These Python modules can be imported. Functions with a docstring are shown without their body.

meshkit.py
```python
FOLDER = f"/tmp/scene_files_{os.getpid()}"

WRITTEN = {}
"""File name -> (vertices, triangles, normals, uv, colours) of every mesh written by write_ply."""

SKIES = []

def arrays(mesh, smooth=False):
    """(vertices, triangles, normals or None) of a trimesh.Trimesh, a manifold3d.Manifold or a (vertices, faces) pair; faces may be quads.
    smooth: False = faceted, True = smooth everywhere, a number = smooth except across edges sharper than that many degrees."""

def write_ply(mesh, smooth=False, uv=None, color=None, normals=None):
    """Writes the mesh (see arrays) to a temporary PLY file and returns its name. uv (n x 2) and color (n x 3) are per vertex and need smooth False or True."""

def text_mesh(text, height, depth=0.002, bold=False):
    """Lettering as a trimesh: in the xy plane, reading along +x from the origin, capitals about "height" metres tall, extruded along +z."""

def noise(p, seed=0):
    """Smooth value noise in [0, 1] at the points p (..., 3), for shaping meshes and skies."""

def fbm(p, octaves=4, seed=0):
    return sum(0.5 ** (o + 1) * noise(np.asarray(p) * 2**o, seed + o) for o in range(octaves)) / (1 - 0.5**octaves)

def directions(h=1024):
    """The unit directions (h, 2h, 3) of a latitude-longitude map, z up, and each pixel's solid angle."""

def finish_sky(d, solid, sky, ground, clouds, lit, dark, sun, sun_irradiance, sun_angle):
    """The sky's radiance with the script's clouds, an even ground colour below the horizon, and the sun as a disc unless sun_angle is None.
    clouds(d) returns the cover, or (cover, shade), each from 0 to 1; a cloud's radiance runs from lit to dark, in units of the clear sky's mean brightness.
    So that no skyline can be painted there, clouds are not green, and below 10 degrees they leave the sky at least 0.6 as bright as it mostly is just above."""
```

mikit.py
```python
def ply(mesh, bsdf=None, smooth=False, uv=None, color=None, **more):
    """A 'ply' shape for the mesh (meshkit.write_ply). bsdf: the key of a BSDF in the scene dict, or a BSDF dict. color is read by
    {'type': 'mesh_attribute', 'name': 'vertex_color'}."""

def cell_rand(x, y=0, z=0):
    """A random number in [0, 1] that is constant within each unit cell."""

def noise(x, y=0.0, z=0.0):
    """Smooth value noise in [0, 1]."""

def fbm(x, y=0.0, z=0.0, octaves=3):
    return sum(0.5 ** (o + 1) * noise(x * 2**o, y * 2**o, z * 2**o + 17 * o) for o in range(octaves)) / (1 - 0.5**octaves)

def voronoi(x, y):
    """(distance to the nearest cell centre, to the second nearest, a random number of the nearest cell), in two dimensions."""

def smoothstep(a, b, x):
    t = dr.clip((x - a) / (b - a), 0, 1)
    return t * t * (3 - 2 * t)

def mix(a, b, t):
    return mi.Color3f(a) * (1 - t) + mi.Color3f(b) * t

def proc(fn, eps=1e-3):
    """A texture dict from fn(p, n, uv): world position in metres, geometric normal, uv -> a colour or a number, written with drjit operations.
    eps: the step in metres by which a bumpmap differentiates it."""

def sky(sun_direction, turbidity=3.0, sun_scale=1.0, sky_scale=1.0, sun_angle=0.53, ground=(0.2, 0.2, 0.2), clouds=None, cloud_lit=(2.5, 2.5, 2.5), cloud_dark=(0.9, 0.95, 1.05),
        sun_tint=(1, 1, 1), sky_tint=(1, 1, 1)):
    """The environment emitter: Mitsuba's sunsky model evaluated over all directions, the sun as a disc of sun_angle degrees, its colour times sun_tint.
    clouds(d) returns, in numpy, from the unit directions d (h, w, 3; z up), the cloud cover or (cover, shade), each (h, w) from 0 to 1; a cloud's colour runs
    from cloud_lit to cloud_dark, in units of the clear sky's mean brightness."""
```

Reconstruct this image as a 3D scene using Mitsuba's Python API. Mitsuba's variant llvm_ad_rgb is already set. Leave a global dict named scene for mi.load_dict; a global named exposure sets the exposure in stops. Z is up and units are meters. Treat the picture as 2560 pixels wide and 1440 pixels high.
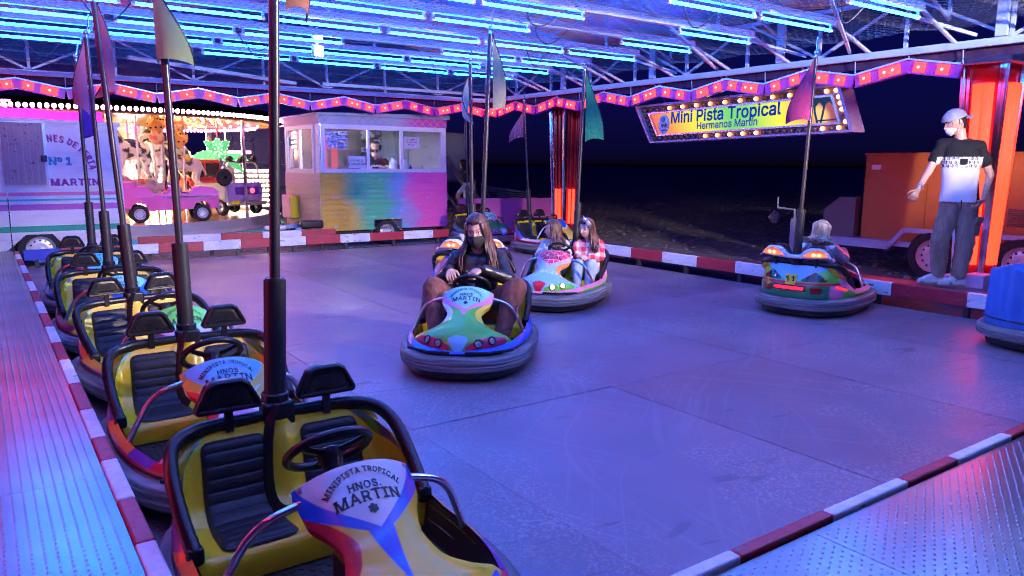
import math, random
import numpy as np, trimesh, mitsuba as mi, drjit as dr
from scipy.interpolate import PchipInterpolator
from shapely.geometry import Polygon, Point, LineString, box as sbox
import shapely
import manifold3d as m3
import meshkit, mikit
from mikit import proc, noise, fbm, voronoi, cell_rand, smoothstep, mix

T = mi.ScalarTransform4f
PI = math.pi
rng = np.random.default_rng(7)
scene, labels = {}, {}

# ---------------------------------------------------------------- camera, sky, exposure, large lamps
exposure = 3.7
CAM = np.array([0, 0, 1.45])
scene['camera'] = dict(type='perspective', fov=2 * math.degrees(math.atan(1280 / 1890.38)), fov_axis='x', near_clip=0.05, far_clip=600.0,
                       to_world=T().look_at(origin=CAM.tolist(), target=(CAM + [0.5665, 0.8080, -0.1619]).tolist(), up=[0.0879, 0.1361, 0.9868]))
scene['sky'] = {**mikit.sky([-0.6, 0.7, 0.05], turbidity=3.0, sun_scale=0.0, sky_scale=0.16, sky_tint=(0.025, 0.03, 1.0), ground=(0.02, 0.02, 0.02)), 'sampling_weight': 1.5}
TUBE_L = np.array([0.026, 0.62, 3.6]) * 1.5    # the blue tubes under the roof
RED_L = np.array([1.0, 0.010, 0.011]) * 1.1   # red lamps of the zigzag frieze
NEON_L = np.array([0.6, 0.013, 0.004])       # red neon in the two columns
FLOOD_L = np.array([1.0, 0.80, 0.72]) * 900     # white floodlight at the near right corner
PINK_L = np.array([3.0, 0.35, 2.2])
WARM_L = np.array([2.6, 2.1, 1.5])


# ---------------------------------------------------------------- helpers
def lab(key, text, cat=None, group=None, kind=None):
    d = labels.setdefault(key, {})
    if text: d['label'] = text
    if cat: d['category'] = cat
    if group: d['group'] = group
    if kind: d['kind'] = kind
    return key

used, XF = {}, None      # XF: size and place of the group being built (the carousel)
def num(name):
    n = used.get(name, 0); used[name] = n + 1
    return name if n == 0 else f'{name}_{n:03d}'

def put(name, mesh, bsdf, parent=None, smooth=False, tw=None, **kw):
    """One entry: mesh or ready ply dict, keyed parent__name with a number when taken."""
    key = num((parent + '__' if parent else '') + name)
    if XF is not None and not isinstance(mesh, dict): mesh = tf(mesh, XF)
    d = dict(mesh) if isinstance(mesh, dict) else mikit.ply(mesh, bsdf, smooth=smooth, **kw)
    if tw is not None: d['to_world'] = tw
    scene[key] = d
    return key

def cat(ms): return trimesh.util.concatenate([m for m in ms if m is not None])
def bx(x0, x1, y0, y1, z0, z1):
    m = trimesh.creation.box(extents=[x1 - x0, y1 - y0, z1 - z0]); m.apply_translation([(x0 + x1) / 2, (y0 + y1) / 2, (z0 + z1) / 2]); return m
def frame_z(d):
    d = np.asarray(d, float); d = d / np.linalg.norm(d)
    a = np.array([0, 0, 1.0]) if abs(d[2]) < 0.95 else np.array([1.0, 0, 0])
    x = np.cross(a, d); x /= np.linalg.norm(x); y = np.cross(d, x)
    M = np.eye(4); M[:3, 0], M[:3, 1], M[:3, 2] = x, y, d; return M
def bar(a, b, w, h=None, up=None):
    """Square bar from a to b."""
    a, b = np.asarray(a, float), np.asarray(b, float); L = np.linalg.norm(b - a)
    m = trimesh.creation.box(extents=[w, h or w, L]); M = frame_z(b - a); M[:3, 3] = (a + b) / 2; m.apply_transform(M); return m
def rod(a, b, r, n=8, r2=None):
    a, b = np.asarray(a, float), np.asarray(b, float)
    M = frame_z(b - a); r2 = r if r2 is None else r2
    t = np.arange(n) * 2 * PI / n; c = np.stack([np.cos(t), np.sin(t)], 1)
    v = np.vstack([a + r * (c @ M[:3, :2].T), b + r2 * (c @ M[:3, :2].T), [a], [b]])
    i = np.arange(n); j = (i + 1) % n
    f = np.vstack([np.stack([i, j, j + n], 1), np.stack([i, j + n, i + n], 1), np.stack([j, i, i * 0 + 2 * n], 1), np.stack([i + n, j + n, i * 0 + 2 * n + 1], 1)])
    return trimesh.Trimesh(v, f, process=False)
def grid(P, closed_u=False, closed_v=False, flip=False):
    """Quad grid (n, m, 3) -> Trimesh with vertices in row order."""
    n, m = P.shape[:2]; idx = np.arange(n * m).reshape(n, m)
    if closed_u: idx = np.vstack([idx, idx[:1]])
    if closed_v: idx = np.hstack([idx, idx[:, :1]])
    a, b, c, d = idx[:-1, :-1].ravel(), idx[1:, :-1].ravel(), idx[1:, 1:].ravel(), idx[:-1, 1:].ravel()
    f = np.vstack([np.stack([a, b, c], 1), np.stack([a, c, d], 1)])
    if flip: f = f[:, ::-1]
    return trimesh.Trimesh(P.reshape(-1, 3), f, process=False)
def catmull(pts, n):
    pts = np.asarray(pts, float); s = np.r_[0, np.cumsum(np.linalg.norm(np.diff(pts, axis=0), axis=1))]
    from scipy.interpolate import CubicSpline
    return CubicSpline(s, pts)(np.linspace(0, s[-1], n))
def tube(path, r, n=8, cap=True, flat=1.0):
    """Round tube along a polyline; r a number or one per point."""
    p = np.asarray(path, float); t = np.gradient(p, axis=0); t /= np.linalg.norm(t, axis=1, keepdims=True)
    r = np.broadcast_to(r, (len(p),)); u = np.cross(t[0], [0, 0, 1.0]); u = np.cross(t[0], [1.0, 0, 0]) if np.linalg.norm(u) < 0.1 else u
    us = []
    for k in t:
        u = u - k * (u @ k); u = u / np.linalg.norm(u); us.append(u)
    us = np.array(us); vs = np.cross(t, us); a = np.arange(n) * 2 * PI / n
    P = p[:, None] + r[:, None, None] * (np.cos(a)[None, :, None] * us[:, None] + flat * np.sin(a)[None, :, None] * vs[:, None])
    g = grid(P, closed_v=True)
    if cap:
        v = np.vstack([g.vertices, p[:1], p[-1:]]); N = len(g.vertices); i = np.arange(n); j = (i + 1) % n; o = N - n
        g = trimesh.Trimesh(v, np.vstack([g.faces, np.stack([j, i, i * 0 + N], 1), np.stack([i + o, j + o, i * 0 + N + 1], 1)]), process=False)
    g.fix_normals() if False else None
    return g
def lathe(prof, n=24, at=(0, 0, 0), axis=None):
    """Profile [(r, z)...] turned round z (or round axis)."""
    prof = np.asarray(prof, float); a = np.arange(n) * 2 * PI / n
    P = np.stack([prof[:, :1] * np.cos(a), prof[:, :1] * np.sin(a), np.repeat(prof[:, 1:], n, 1)], -1)
    g = grid(P, closed_v=True, flip=True)
    if axis is not None: g.apply_transform(frame_z(axis))
    g.apply_translation(at); return g
def prism(poly, h, z=0.0):
    ps = [poly] if poly.geom_type == 'Polygon' else list(poly.geoms)
    m = cat([trimesh.creation.extrude_polygon(p, h, engine='earcut') for p in ps if p.area > 1e-9]); m.apply_translation([0, 0, z]); return m
def rbox(x0, x1, y0, y1, z0, z1, r=0.02, n=8):
    """Box with rounded edges: the hull of eight spheres."""
    s = m3.Manifold.sphere(r, n)
    return tm(m3.Manifold.batch_hull([s.translate([x, y, z]) for x in (x0 + r, x1 - r) for y in (y0 + r, y1 - r) for z in (z0 + r, z1 - r)]))
def tm(man):
    m = man.to_mesh(); return trimesh.Trimesh(m.vert_properties[:, :3], m.tri_verts, process=False)
def tf(m, M): m = m.copy(); m.apply_transform(np.asarray(M, float)); return m
def pose(x, y, z=0.0, yaw=0.0, s=1.0):
    c, q = math.cos(math.radians(yaw)) * s, math.sin(math.radians(yaw)) * s
    return np.array([[c, -q, 0, x], [q, c, 0, y], [0, 0, s, z], [0, 0, 0, 1.0]])
def onplane(m, o, ex, ey):
    """A mesh built in xy (thickness along +z) laid on the plane at o with axes ex, ey."""
    ex, ey = np.asarray(ex, float), np.asarray(ey, float); M = np.eye(4); M[:3, 0], M[:3, 1], M[:3, 2], M[:3, 3] = ex, ey, np.cross(ex, ey), o; return tf(m, M)

def serif(text, h, depth=0.002, wide=1.0, sp=0.0):
    """Slab-serif capitals: heavy grotesque letters with slabs put on the stem ends. Returns [(mesh, advance)...] and total width."""
    out, x = [], 0.0
    for ch in text:
        if ch == ' ': x += 0.45 * h * wide; continue
        m = meshkit.text_mesh(ch, h, depth, bold=True); v = m.vertices; x0, x1 = v[:, 0].min(), v[:, 0].max()
        ms = [m]
        if ch in 'MINPTARLHEDFJKU':
            for y, s in ((0.03 * h, 0), (0.97 * h, 1)):
                if (ch in 'A' and s) or (ch in 'PRD' and s) or (ch in 'ELD' and not s): continue
                sec = m.section(plane_origin=[0, y, depth / 2], plane_normal=[0, 1, 0])
                if sec is None: continue
                xs = np.sort(np.concatenate([sec.vertices[e.points][:, 0] for e in sec.entities]).round(5)); xs = np.unique(xs)
                k = 0
                while k + 1 < len(xs):
                    a, b = xs[k], xs[k + 1]
                    if b - a < 0.36 * h: ms.append(bx(a - 0.07 * h, b + 0.07 * h, 0 if not s else 0.9 * h, 0.1 * h if not s else h, 0, depth * 1.03))
                    k += 2
        g = cat(ms); g.apply_translation([-x0, 0, 0]); g.apply_scale([wide, 1, 1]) if False else None
        g.vertices = g.vertices * [wide, 1, 1]; g.apply_translation([x, 0, 0]); out.append((g, x, (x1 - x0) * wide)); x += (x1 - x0) * wide + (0.20 * h + sp)
    return out, x - 0.20 * h
def serif_line(text, h, depth=0.002, wide=1.0, sp=0.0):
    gl, w = serif(text, h, depth, wide, sp); m = cat([g for g, _, _ in gl]); m.apply_translation([-w / 2, 0, 0]); return m
def serif_arc(text, h, R, depth=0.002, wide=1.0, sp=0.0):
    """Letters on an arc of radius R (centre below), middle of the line at the origin's top."""
    gl, w = serif(text, h, depth, wide, sp); ms = []
    for g, x, a in gl:
        c = x + a / 2; th = -(c - w / 2) / R; g = g.copy(); g.apply_translation([-c, 0, 0])
        g.apply_transform(trimesh.transformations.rotation_matrix(th, [0, 0, 1])); g.apply_translation([-R * math.sin(th), R * math.cos(th) - R, 0]); ms.append(g)
    return cat(ms)
def plain(text, h, depth=0.002, bold=True):
    m = meshkit.text_mesh(text, h, depth, bold=bold); m.apply_translation([-(m.bounds[0][0] + m.bounds[1][0]) / 2, 0, 0]); return m

# ---------------------------------------------------------------- materials
def mat(key, color, rough=0.5, metal=0.0, spec=0.5, two=True, **kw):
    c = {'type': 'rgb', 'value': list(color)} if isinstance(color, (tuple, list, np.ndarray)) else color
    b = dict(type='principled', base_color=c, roughness=rough, metallic=metal, specular=spec, **kw)
    scene[key] = {'type': 'twosided', 'bsdf': b} if two else b
    return key
VC = {'type': 'mesh_attribute', 'name': 'vertex_color'}
mat('m_paint', VC, 0.22, clearcoat=0.9, clearcoat_gloss=0.95)         # lacquered glass fibre, colour per panel
mat('m_vc', VC, 0.6)                                               # print, cloth, matt paint
mat('m_cloth', VC, 0.85, spec=0.25)
mat('m_blackplastic', (0.012, 0.012, 0.014), 0.32)
mat('m_pad', (0.016, 0.016, 0.018), 0.5)
mat('m_rubber', proc(lambda p, n, uv: mix((0.10, 0.098, 0.10), (0.25, 0.245, 0.25), smoothstep(0.35, 0.75, fbm(p.x * 4, p.y * 4, p.z * 90)))), 0.6)
mat('m_chrome', (0.82, 0.82, 0.84), 0.09, 1.0)
mat('m_mirror', (0.85, 0.85, 0.88), 0.12, 1.0)
mat('m_steel', (0.55, 0.56, 0.58), 0.3, 0.9)
mat('m_white', (0.72, 0.72, 0.72), 0.45)
mat('m_frame', (0.34, 0.46, 0.60), 0.5)
mat('m_darksteel', (0.04, 0.04, 0.045), 0.4, 0.3)
mat('m_wire', (0.10, 0.10, 0.10), 0.6, 0.3)
mat('m_purple', (0.34, 0.04, 0.40), 0.3)
mat('m_ink', (0.01, 0.01, 0.012), 0.45)
mat('m_skin', VC, 0.5, spec=0.4)
mat('m_hair', VC, 0.42, spec=0.5, anisotropic=0.5)
def emitter(L, weight=0.2):
    return {'type': 'area', 'radiance': {'type': 'rgb', 'value': [float(x) for x in L]}, 'sampling_weight': float(weight)}
def emit_vc(weight=0.2): return {'type': 'area', 'radiance': VC, 'sampling_weight': float(weight)}
scene['m_lamp'] = {'type': 'diffuse', 'reflectance': {'type': 'rgb', 'value': [0.04, 0.04, 0.04]}}
# ================================================================ ground, floor, kerbs, walkways
FX0, FX1, FY0, FY1 = 0.37, 7.75, 1.43, 12.18     # track floor
def floor_col(p, n, uv):
    base = mix((0.180, 0.128, 0.168), (0.250, 0.185, 0.225), fbm(p.x * 0.9, p.y * 0.9, 3.0))
    k = cell_rand(dr.floor((p.x - 0.37) / 1.476), dr.floor((p.y - 1.43) / 2.15), 5.0)
    base = base * (0.88 + 0.24 * k)
    grit = smoothstep(0.45, 0.8, fbm(p.x * 95, p.y * 95, 1.0, 2)) * smoothstep(0.42, 0.7, fbm(p.x * 1.7, p.y * 1.7, 8.0, 4))
    base = mix(base, (0.42, 0.38, 0.36), 0.42 * grit)
    dirt = smoothstep(0.5, 0.72, fbm(p.x * 2.6 + 4 * noise(p.x, p.y), p.y * 2.6, 5.0, 5))
    base = mix(base, (0.15, 0.14, 0.16), 0.22 * dirt)
    s = mi.Float(0)
    for a, k in ((0.3, 1.0), (1.4, 2.0), (2.45, 3.0), (0.95, 4.0)):
        c, q = math.cos(a), math.sin(a)
        x, y = p.x * c + p.y * q, p.y * c - p.x * q
        bend = y + 0.6 * dr.sin(x * 0.8 + 2 * k) + 0.5 * noise(x * 0.9, y * 0.6, k)
        line = smoothstep(0.80, 0.93, noise(bend * 46, x * 0.7, k)) * smoothstep(0.45, 0.72, noise(x * 0.8, y * 0.8, k + 9))
        s = dr.maximum(s, line)
    base = mix(base, (0.46, 0.43, 0.44), 0.09 * s)
    s2 = smoothstep(0.86, 0.95, noise(p.x * 5 + p.y * 21, p.y * 7 - p.x * 3, 2.0)) * smoothstep(0.5, 0.7, noise(p.x * 1.1, p.y * 1.1, 4.0))
    return mix(base, (0.09, 0.085, 0.10), 0.5 * s2)
def floor_rough(p, n, uv): return 0.30 + 0.28 * fbm(p.x * 2.2, p.y * 2.2, 3.0, 4)
mat('m_floor', proc(floor_col), proc(floor_rough), 0.25, 0.7)
def ground_col(p, n, uv):
    t = fbm(p.x * 1.1, p.y * 1.1, 0.0, 5)
    g = smoothstep(0.5, 0.75, fbm(p.x * 14, p.y * 14, 2.0, 3))
    return mix(mix((0.07, 0.065, 0.06), (0.16, 0.15, 0.14), t), (0.28, 0.27, 0.25), 0.6 * g)
mat('m_ground', proc(ground_col), 0.9)
def board(c, d):
    def fn(p, n, uv):
        w = smoothstep(0.56, 0.74, fbm(p.x * 7, p.y * 7, p.z * 22, 4)); g = fbm(p.x * 40, p.y * 40, p.z * 40, 2)
        chip = smoothstep(0.70, 0.78, fbm(p.x * 17 + 3, p.y * 17, p.z * 30, 3))
        return mix(mix(mi.Color3f(c) * (0.85 + 0.3 * g), d, 0.5 * w), (0.16, 0.14, 0.13), 0.8 * chip)
    return proc(fn)
mat('m_red', board((0.42, 0.025, 0.045), (0.30, 0.05, 0.06)), 0.4)
mat('m_whitepaint', board((0.70, 0.70, 0.70), (0.52, 0.50, 0.48)), 0.45)
mat('m_bluepaint', (0.03, 0.06, 0.45), 0.4)
mat('m_tread', proc(lambda p, n, uv: mix((0.36, 0.36, 0.38), (0.54, 0.54, 0.56), fbm(p.x * 3, p.y * 3, 1.0, 4))), 0.22, 0.92)

# ground: one sheet to the horizon, with shallow lumps near by
gx = np.unique(np.r_[np.linspace(-300, -12, 14), np.linspace(-12, 45, 150), np.linspace(45, 400, 14)])
gy = np.unique(np.r_[np.linspace(-250, -6, 10), np.linspace(-6, 45, 140), np.linspace(45, 400, 14)])
GX, GY = np.meshgrid(gx, gy, indexing='ij')
out = np.maximum(np.maximum(GX - 8.6, -1.0 - GX), np.maximum(GY - 13.0, -1.0 - GY))
gz = -0.06 + np.clip(out, 0, 1) * 0.11 * (meshkit.fbm(np.stack([GX * 1.3, GY * 1.3, 0 * GX], -1), 4) - 0.5) + np.clip((out - 14) / 20, 0, 1) * 0.6 * (meshkit.fbm(np.stack([GX * .12, GY * .12, 0 * GX], -1), 3) - 0.3)
put('ground', grid(np.stack([GX, GY, gz], -1)), 'm_ground', smooth=True)
lab('ground', 'dark bare earth and gravel around the ride at night', kind='structure')
def stones(n, seed):
    r = np.random.default_rng(seed); ms = []
    for _ in range(n):
        x, y = (r.uniform(8.5, 24), r.uniform(1, 22)) if r.random() < 0.75 else (r.uniform(7.2, 12), r.uniform(12.6, 20))
        s = r.uniform(0.02, 0.06); m = trimesh.creation.icosphere(subdivisions=0, radius=s); m.vertices *= r.uniform(0.5, 1.2, 3) * [1, 1, 0.6]
        m.apply_transform(trimesh.transformations.rotation_matrix(r.uniform(0, 6), [0, 0, 1])); m.apply_translation([x, y, -0.05 + 0.2 * s]); ms.append(m)
    return cat(ms)
mat('m_stone', (0.24, 0.23, 0.22), 0.9)
put('gravel', stones(2600, 3), 'm_stone'); lab('gravel', 'loose stones scattered over the dark earth beyond the kerb', kind='stuff')

# track floor: steel plates laid side by side with 4 mm joints over a dark bed
put('track_floor', bx(FX0 - 0.35, 8.55, FY0 - 0.1, 12.5, -0.12, -0.03), 'm_darksteel'); lab('track_floor', 'steel plate floor of the bumper car track', kind='structure')
for i in range(5):
    for j in range(5):
        x0, y0 = FX0 + i * 1.476, FY0 + j * 2.15
        put('plate', bx(x0 + 0.002, x0 + 1.474, y0 + 0.002, y0 + 2.148, -0.03, -0.0006 * ((i * 3 + j * 5) % 4)), 'm_floor', 'track_floor')
for y0, y1 in ((8.95, 10.57), (10.574, 12.18)): put('plate', bx(FX1 + 0.002, 8.5, y0, y1, -0.03, -0.001), 'm_floor', 'track_floor')

# kerbs: painted boards standing on short feet, the gap below them open
def kerb(name, a, b, nrm, cuts, cols, z0, z1, t=0.055, text='', top=True):
    a, b, nrm = np.array(a, float), np.array(b, float), np.array(nrm, float); L = np.linalg.norm(b - a); d = (b - a) / L
    key = name; ms = []
    for s in np.arange(0.15, L, 0.9):
        p = a + d * s + nrm * 0.03; ms.append(bar([*(p), -0.02], [*(p), z0], 0.05))
    lab(put(name, cat(ms), 'm_darksteel'), text, kind='structure')
    for (s0, s1), c in zip(zip(cuts[:-1], cuts[1:]), cols):
        p, q = a + d * (s0 + 0.0015), a + d * (s1 - 0.0015)
        m = rbox(0, s1 - s0 - 0.003, 0, t, z0, z1 - 0.0015 * (hash((round(s0, 2))) % 3), 0.008, 8)
        M = np.eye(4); M[:2, 0], M[:2, 1], M[:2, 3] = d, nrm, p
        if np.linalg.det(M) < 0: m.invert()
        put('board', tf(m, M), {'r': 'm_red', 'w': 'm_whitepaint', 'b': 'm_bluepaint'}[c], name)
KZ0, KZ1 = 0.105, 0.25
# left kerb (flat strip 65 mm wide); its cuts follow the photograph
cl = [0, .42, .80, 1.10, 1.48, 1.92, 2.24, 2.7, 3.25, 3.85, 4.4, 5.0, 5.6, 6.2, 6.9, 7.6, 8.3, 9.0, 9.7, 10.3, 10.75]
kerb('left_kerb', [0.37, 1.43], [0.37, 12.18], [-1, 0], cl, 'wr' * 10, KZ0, KZ1, 0.062, 'red and white painted kerb on the left side of the track, by the ribbed metal walkway')
kerb('far_kerb', [0.42, 12.18], [7.1, 12.18], [0, 1], [0, .44, 1.32, 1.70, 2.33, 2.90, 3.35, 3.95, 4.55, 5.1, 5.75, 6.35, 6.68], 'brwrwrwrwrwr', KZ0, KZ1, 0.06, 'red and white painted kerb on the far side of the track, in front of the trailer and the ticket booth')
cr = [0.0, .55, 1.35, 1.95, 2.70, 3.42, 4.08, 4.72, 5.35, 5.98, 6.6, 7.2, 7.52]
kerb('right_kerb', [7.75, 1.43], [7.75, 8.95], [1, 0], cr, 'wrwrwrwrwrwr', KZ0, KZ1, 0.06, 'red and white painted kerb on the right side of the track, under the standing man')
kerb('near_kerb', [0.43, 1.43], [7.69, 1.43], [0, -1], [0, .42, .95, 1.42, 1.92, 2.42, 2.82, 3.32, 3.72, 4.3, 5.0, 5.7, 6.4, 7.26], 'wrwrwrwrwrwrw', KZ0, KZ1, 0.05, 'red and white painted kerb across the near right corner, by the studded metal walkway')

# walkways: aluminium tread with raised ribs and studs
def ribs(x0, x1, y0, y1, z, pitch, along):
    ms = []
    if along == 'y':
        for x in np.arange(x0 + pitch / 2, x1, pitch): ms.append(bx(x - 0.0015, x + 0.0015, y0, y1, z, z + 0.0015))
    return cat(ms)
def studs(x0, x1, y0, y1, z, px, py, r, h, stag=True):
    xs, ys = np.arange(x0 + px / 2, x1, px), np.arange(y0 + py / 2, y1, py)
    X, Y = np.meshgrid(xs, ys, indexing='ij'); Y = Y + (np.arange(len(xs))[:, None] % 2) * py / 2 * stag; keep = (Y < y1 - r)
    X, Y = X[keep], Y[keep]; a = np.arange(8) * 2 * PI / 8; N = len(X)
    ring = lambda rr, zz: np.stack([X[:, None] + rr * np.cos(a), Y[:, None] + rr * np.sin(a), np.full((N, 8), zz)], -1)
    V = np.concatenate([ring(r, z), ring(r * 0.55, z + h * 0.8), np.stack([X, Y, np.full(N, z + h)], -1)[:, None]], 1)
    i = np.arange(8); j = (i + 1) % 8
    f = np.vstack([np.stack([i, j, j + 8], 1), np.stack([i, j + 8, i + 8], 1), np.stack([i + 8, j + 8, i * 0 + 16], 1)])
    return trimesh.Trimesh(V.reshape(-1, 3), (f[None] + (np.arange(N) * 17)[:, None, None]).reshape(-1, 3), process=False)
lab(put('left_walkway', bx(-1.25, 0.306, 0.2, 12.3, 0.12, 0.236), 'm_darksteel'), 'ribbed aluminium walkway along the left side of the track, lit pink and blue', kind='structure')
for k, (y0, y1) in enumerate(((0.2, 1.66), (1.663, 3.2), (3.203, 4.7), (4.703, 6.2), (6.203, 7.7), (7.703, 9.2), (9.203, 10.7), (10.703, 12.2))):
    put('tread_plate', bx(-1.25, 0.305, y0, y1, 0.236, 0.24), 'm_tread', 'left_walkway')
    if k < 8:
        s = put('stud', studs(-0.9, 0.30, y0, y1, 0.24, 0.034, 0.034, 0.0062, 0.0042), 'm_tread', 'left_walkway', smooth=40); lab(s, None, kind='stuff')
s = put('rib', ribs(-1.2, 0.30, 6.2, 12.2, 0.24, 0.068, 'y'), 'm_tread', 'left_walkway'); lab(s, None, kind='stuff')
lab(put('near_walkway', bx(0.31, 8.1, -0.6, 1.372, 0.12, 0.226), 'm_darksteel'), 'studded aluminium walkway at the near right corner', kind='structure')
for x0, x1 in ((0.31, 2.2), (2.203, 4.06), (4.063, 6.0), (6.003, 8.1)): put('tread_plate', bx(x0, x1, -0.6, 1.37, 0.226, 0.23), 'm_tread', 'near_walkway')
s = put('stud', studs(1.0, 6.2, 0.1, 1.36, 0.23, 0.032, 0.032, 0.0058, 0.0042), 'm_tread', 'near_walkway', smooth=40); lab(s, None, kind='stuff')
lab(put('right_walkway', bx(7.812, 8.16, 1.375, 9.2, 0.12, 0.232), 'm_darksteel'), 'narrow ribbed metal walkway behind the right kerb', kind='structure')
put('tread_plate', bx(7.812, 8.16, 1.375, 9.2, 0.232, 0.236), 'm_tread', 'right_walkway')
s = put('rib', cat([bx(7.815, 8.155, y, y + 0.008, 0.236, 0.240) for y in np.arange(1.4, 9.2, 0.03)]), 'm_tread', 'right_walkway'); lab(s, None, kind='stuff')

# ================================================================ roof: net, beams with blue tubes, trusses, tarpaulin, zigzag frieze
RX0, RX1, RY0, RY1, NZ = -0.35, 8.0, 0.35, 12.3, 2.62
def tarp_col(p, n, uv):
    t = fbm(p.x * 0.45 + 2, p.y * 0.45, 0.0, 3); u = fbm(p.x * 0.3, p.y * 0.35 + 7, 4.0, 3)
    c = mix((0.46, 0.14, 0.22), (0.50, 0.34, 0.22), smoothstep(0.42, 0.56, t))
    c = mix(c, (0.20, 0.32, 0.60), smoothstep(0.50, 0.60, u))
    return c * (0.95 + 0.5 * fbm(p.x * 6, p.y * 6, 1.0, 3))
mat('m_tarp', proc(tarp_col), 0.7)
mat('m_tarpside', (0.10, 0.04, 0.12), 0.6)
# tarpaulin: ridge along Y, sagging between the trusses
tx, ty = np.linspace(RX0 - 0.3, RX1 + 0.3, 90), np.linspace(RY0 - 0.3, RY1 + 0.3, 180)
TX, TY = np.meshgrid(tx, ty, indexing='ij')
TZ = 3.28 + 0.62 * (1 - np.abs(TX - 3.8) / 4.6) - 0.035 * np.abs(np.sin(TY * PI / 0.93)) + 0.012 * np.sin(TY * 17 + 3 * np.sin(TX * 2)) + 0.03 * (meshkit.fbm(np.stack([TX, TY, TX * 0], -1) * 1.5, 3) - .5)
lab(put('roof_tarpaulin', grid(np.stack([TX, TY, TZ], -1)), 'm_tarp', smooth=True), 'painted orange, red and blue tarpaulin roof above the trusses', 'roof')

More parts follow.
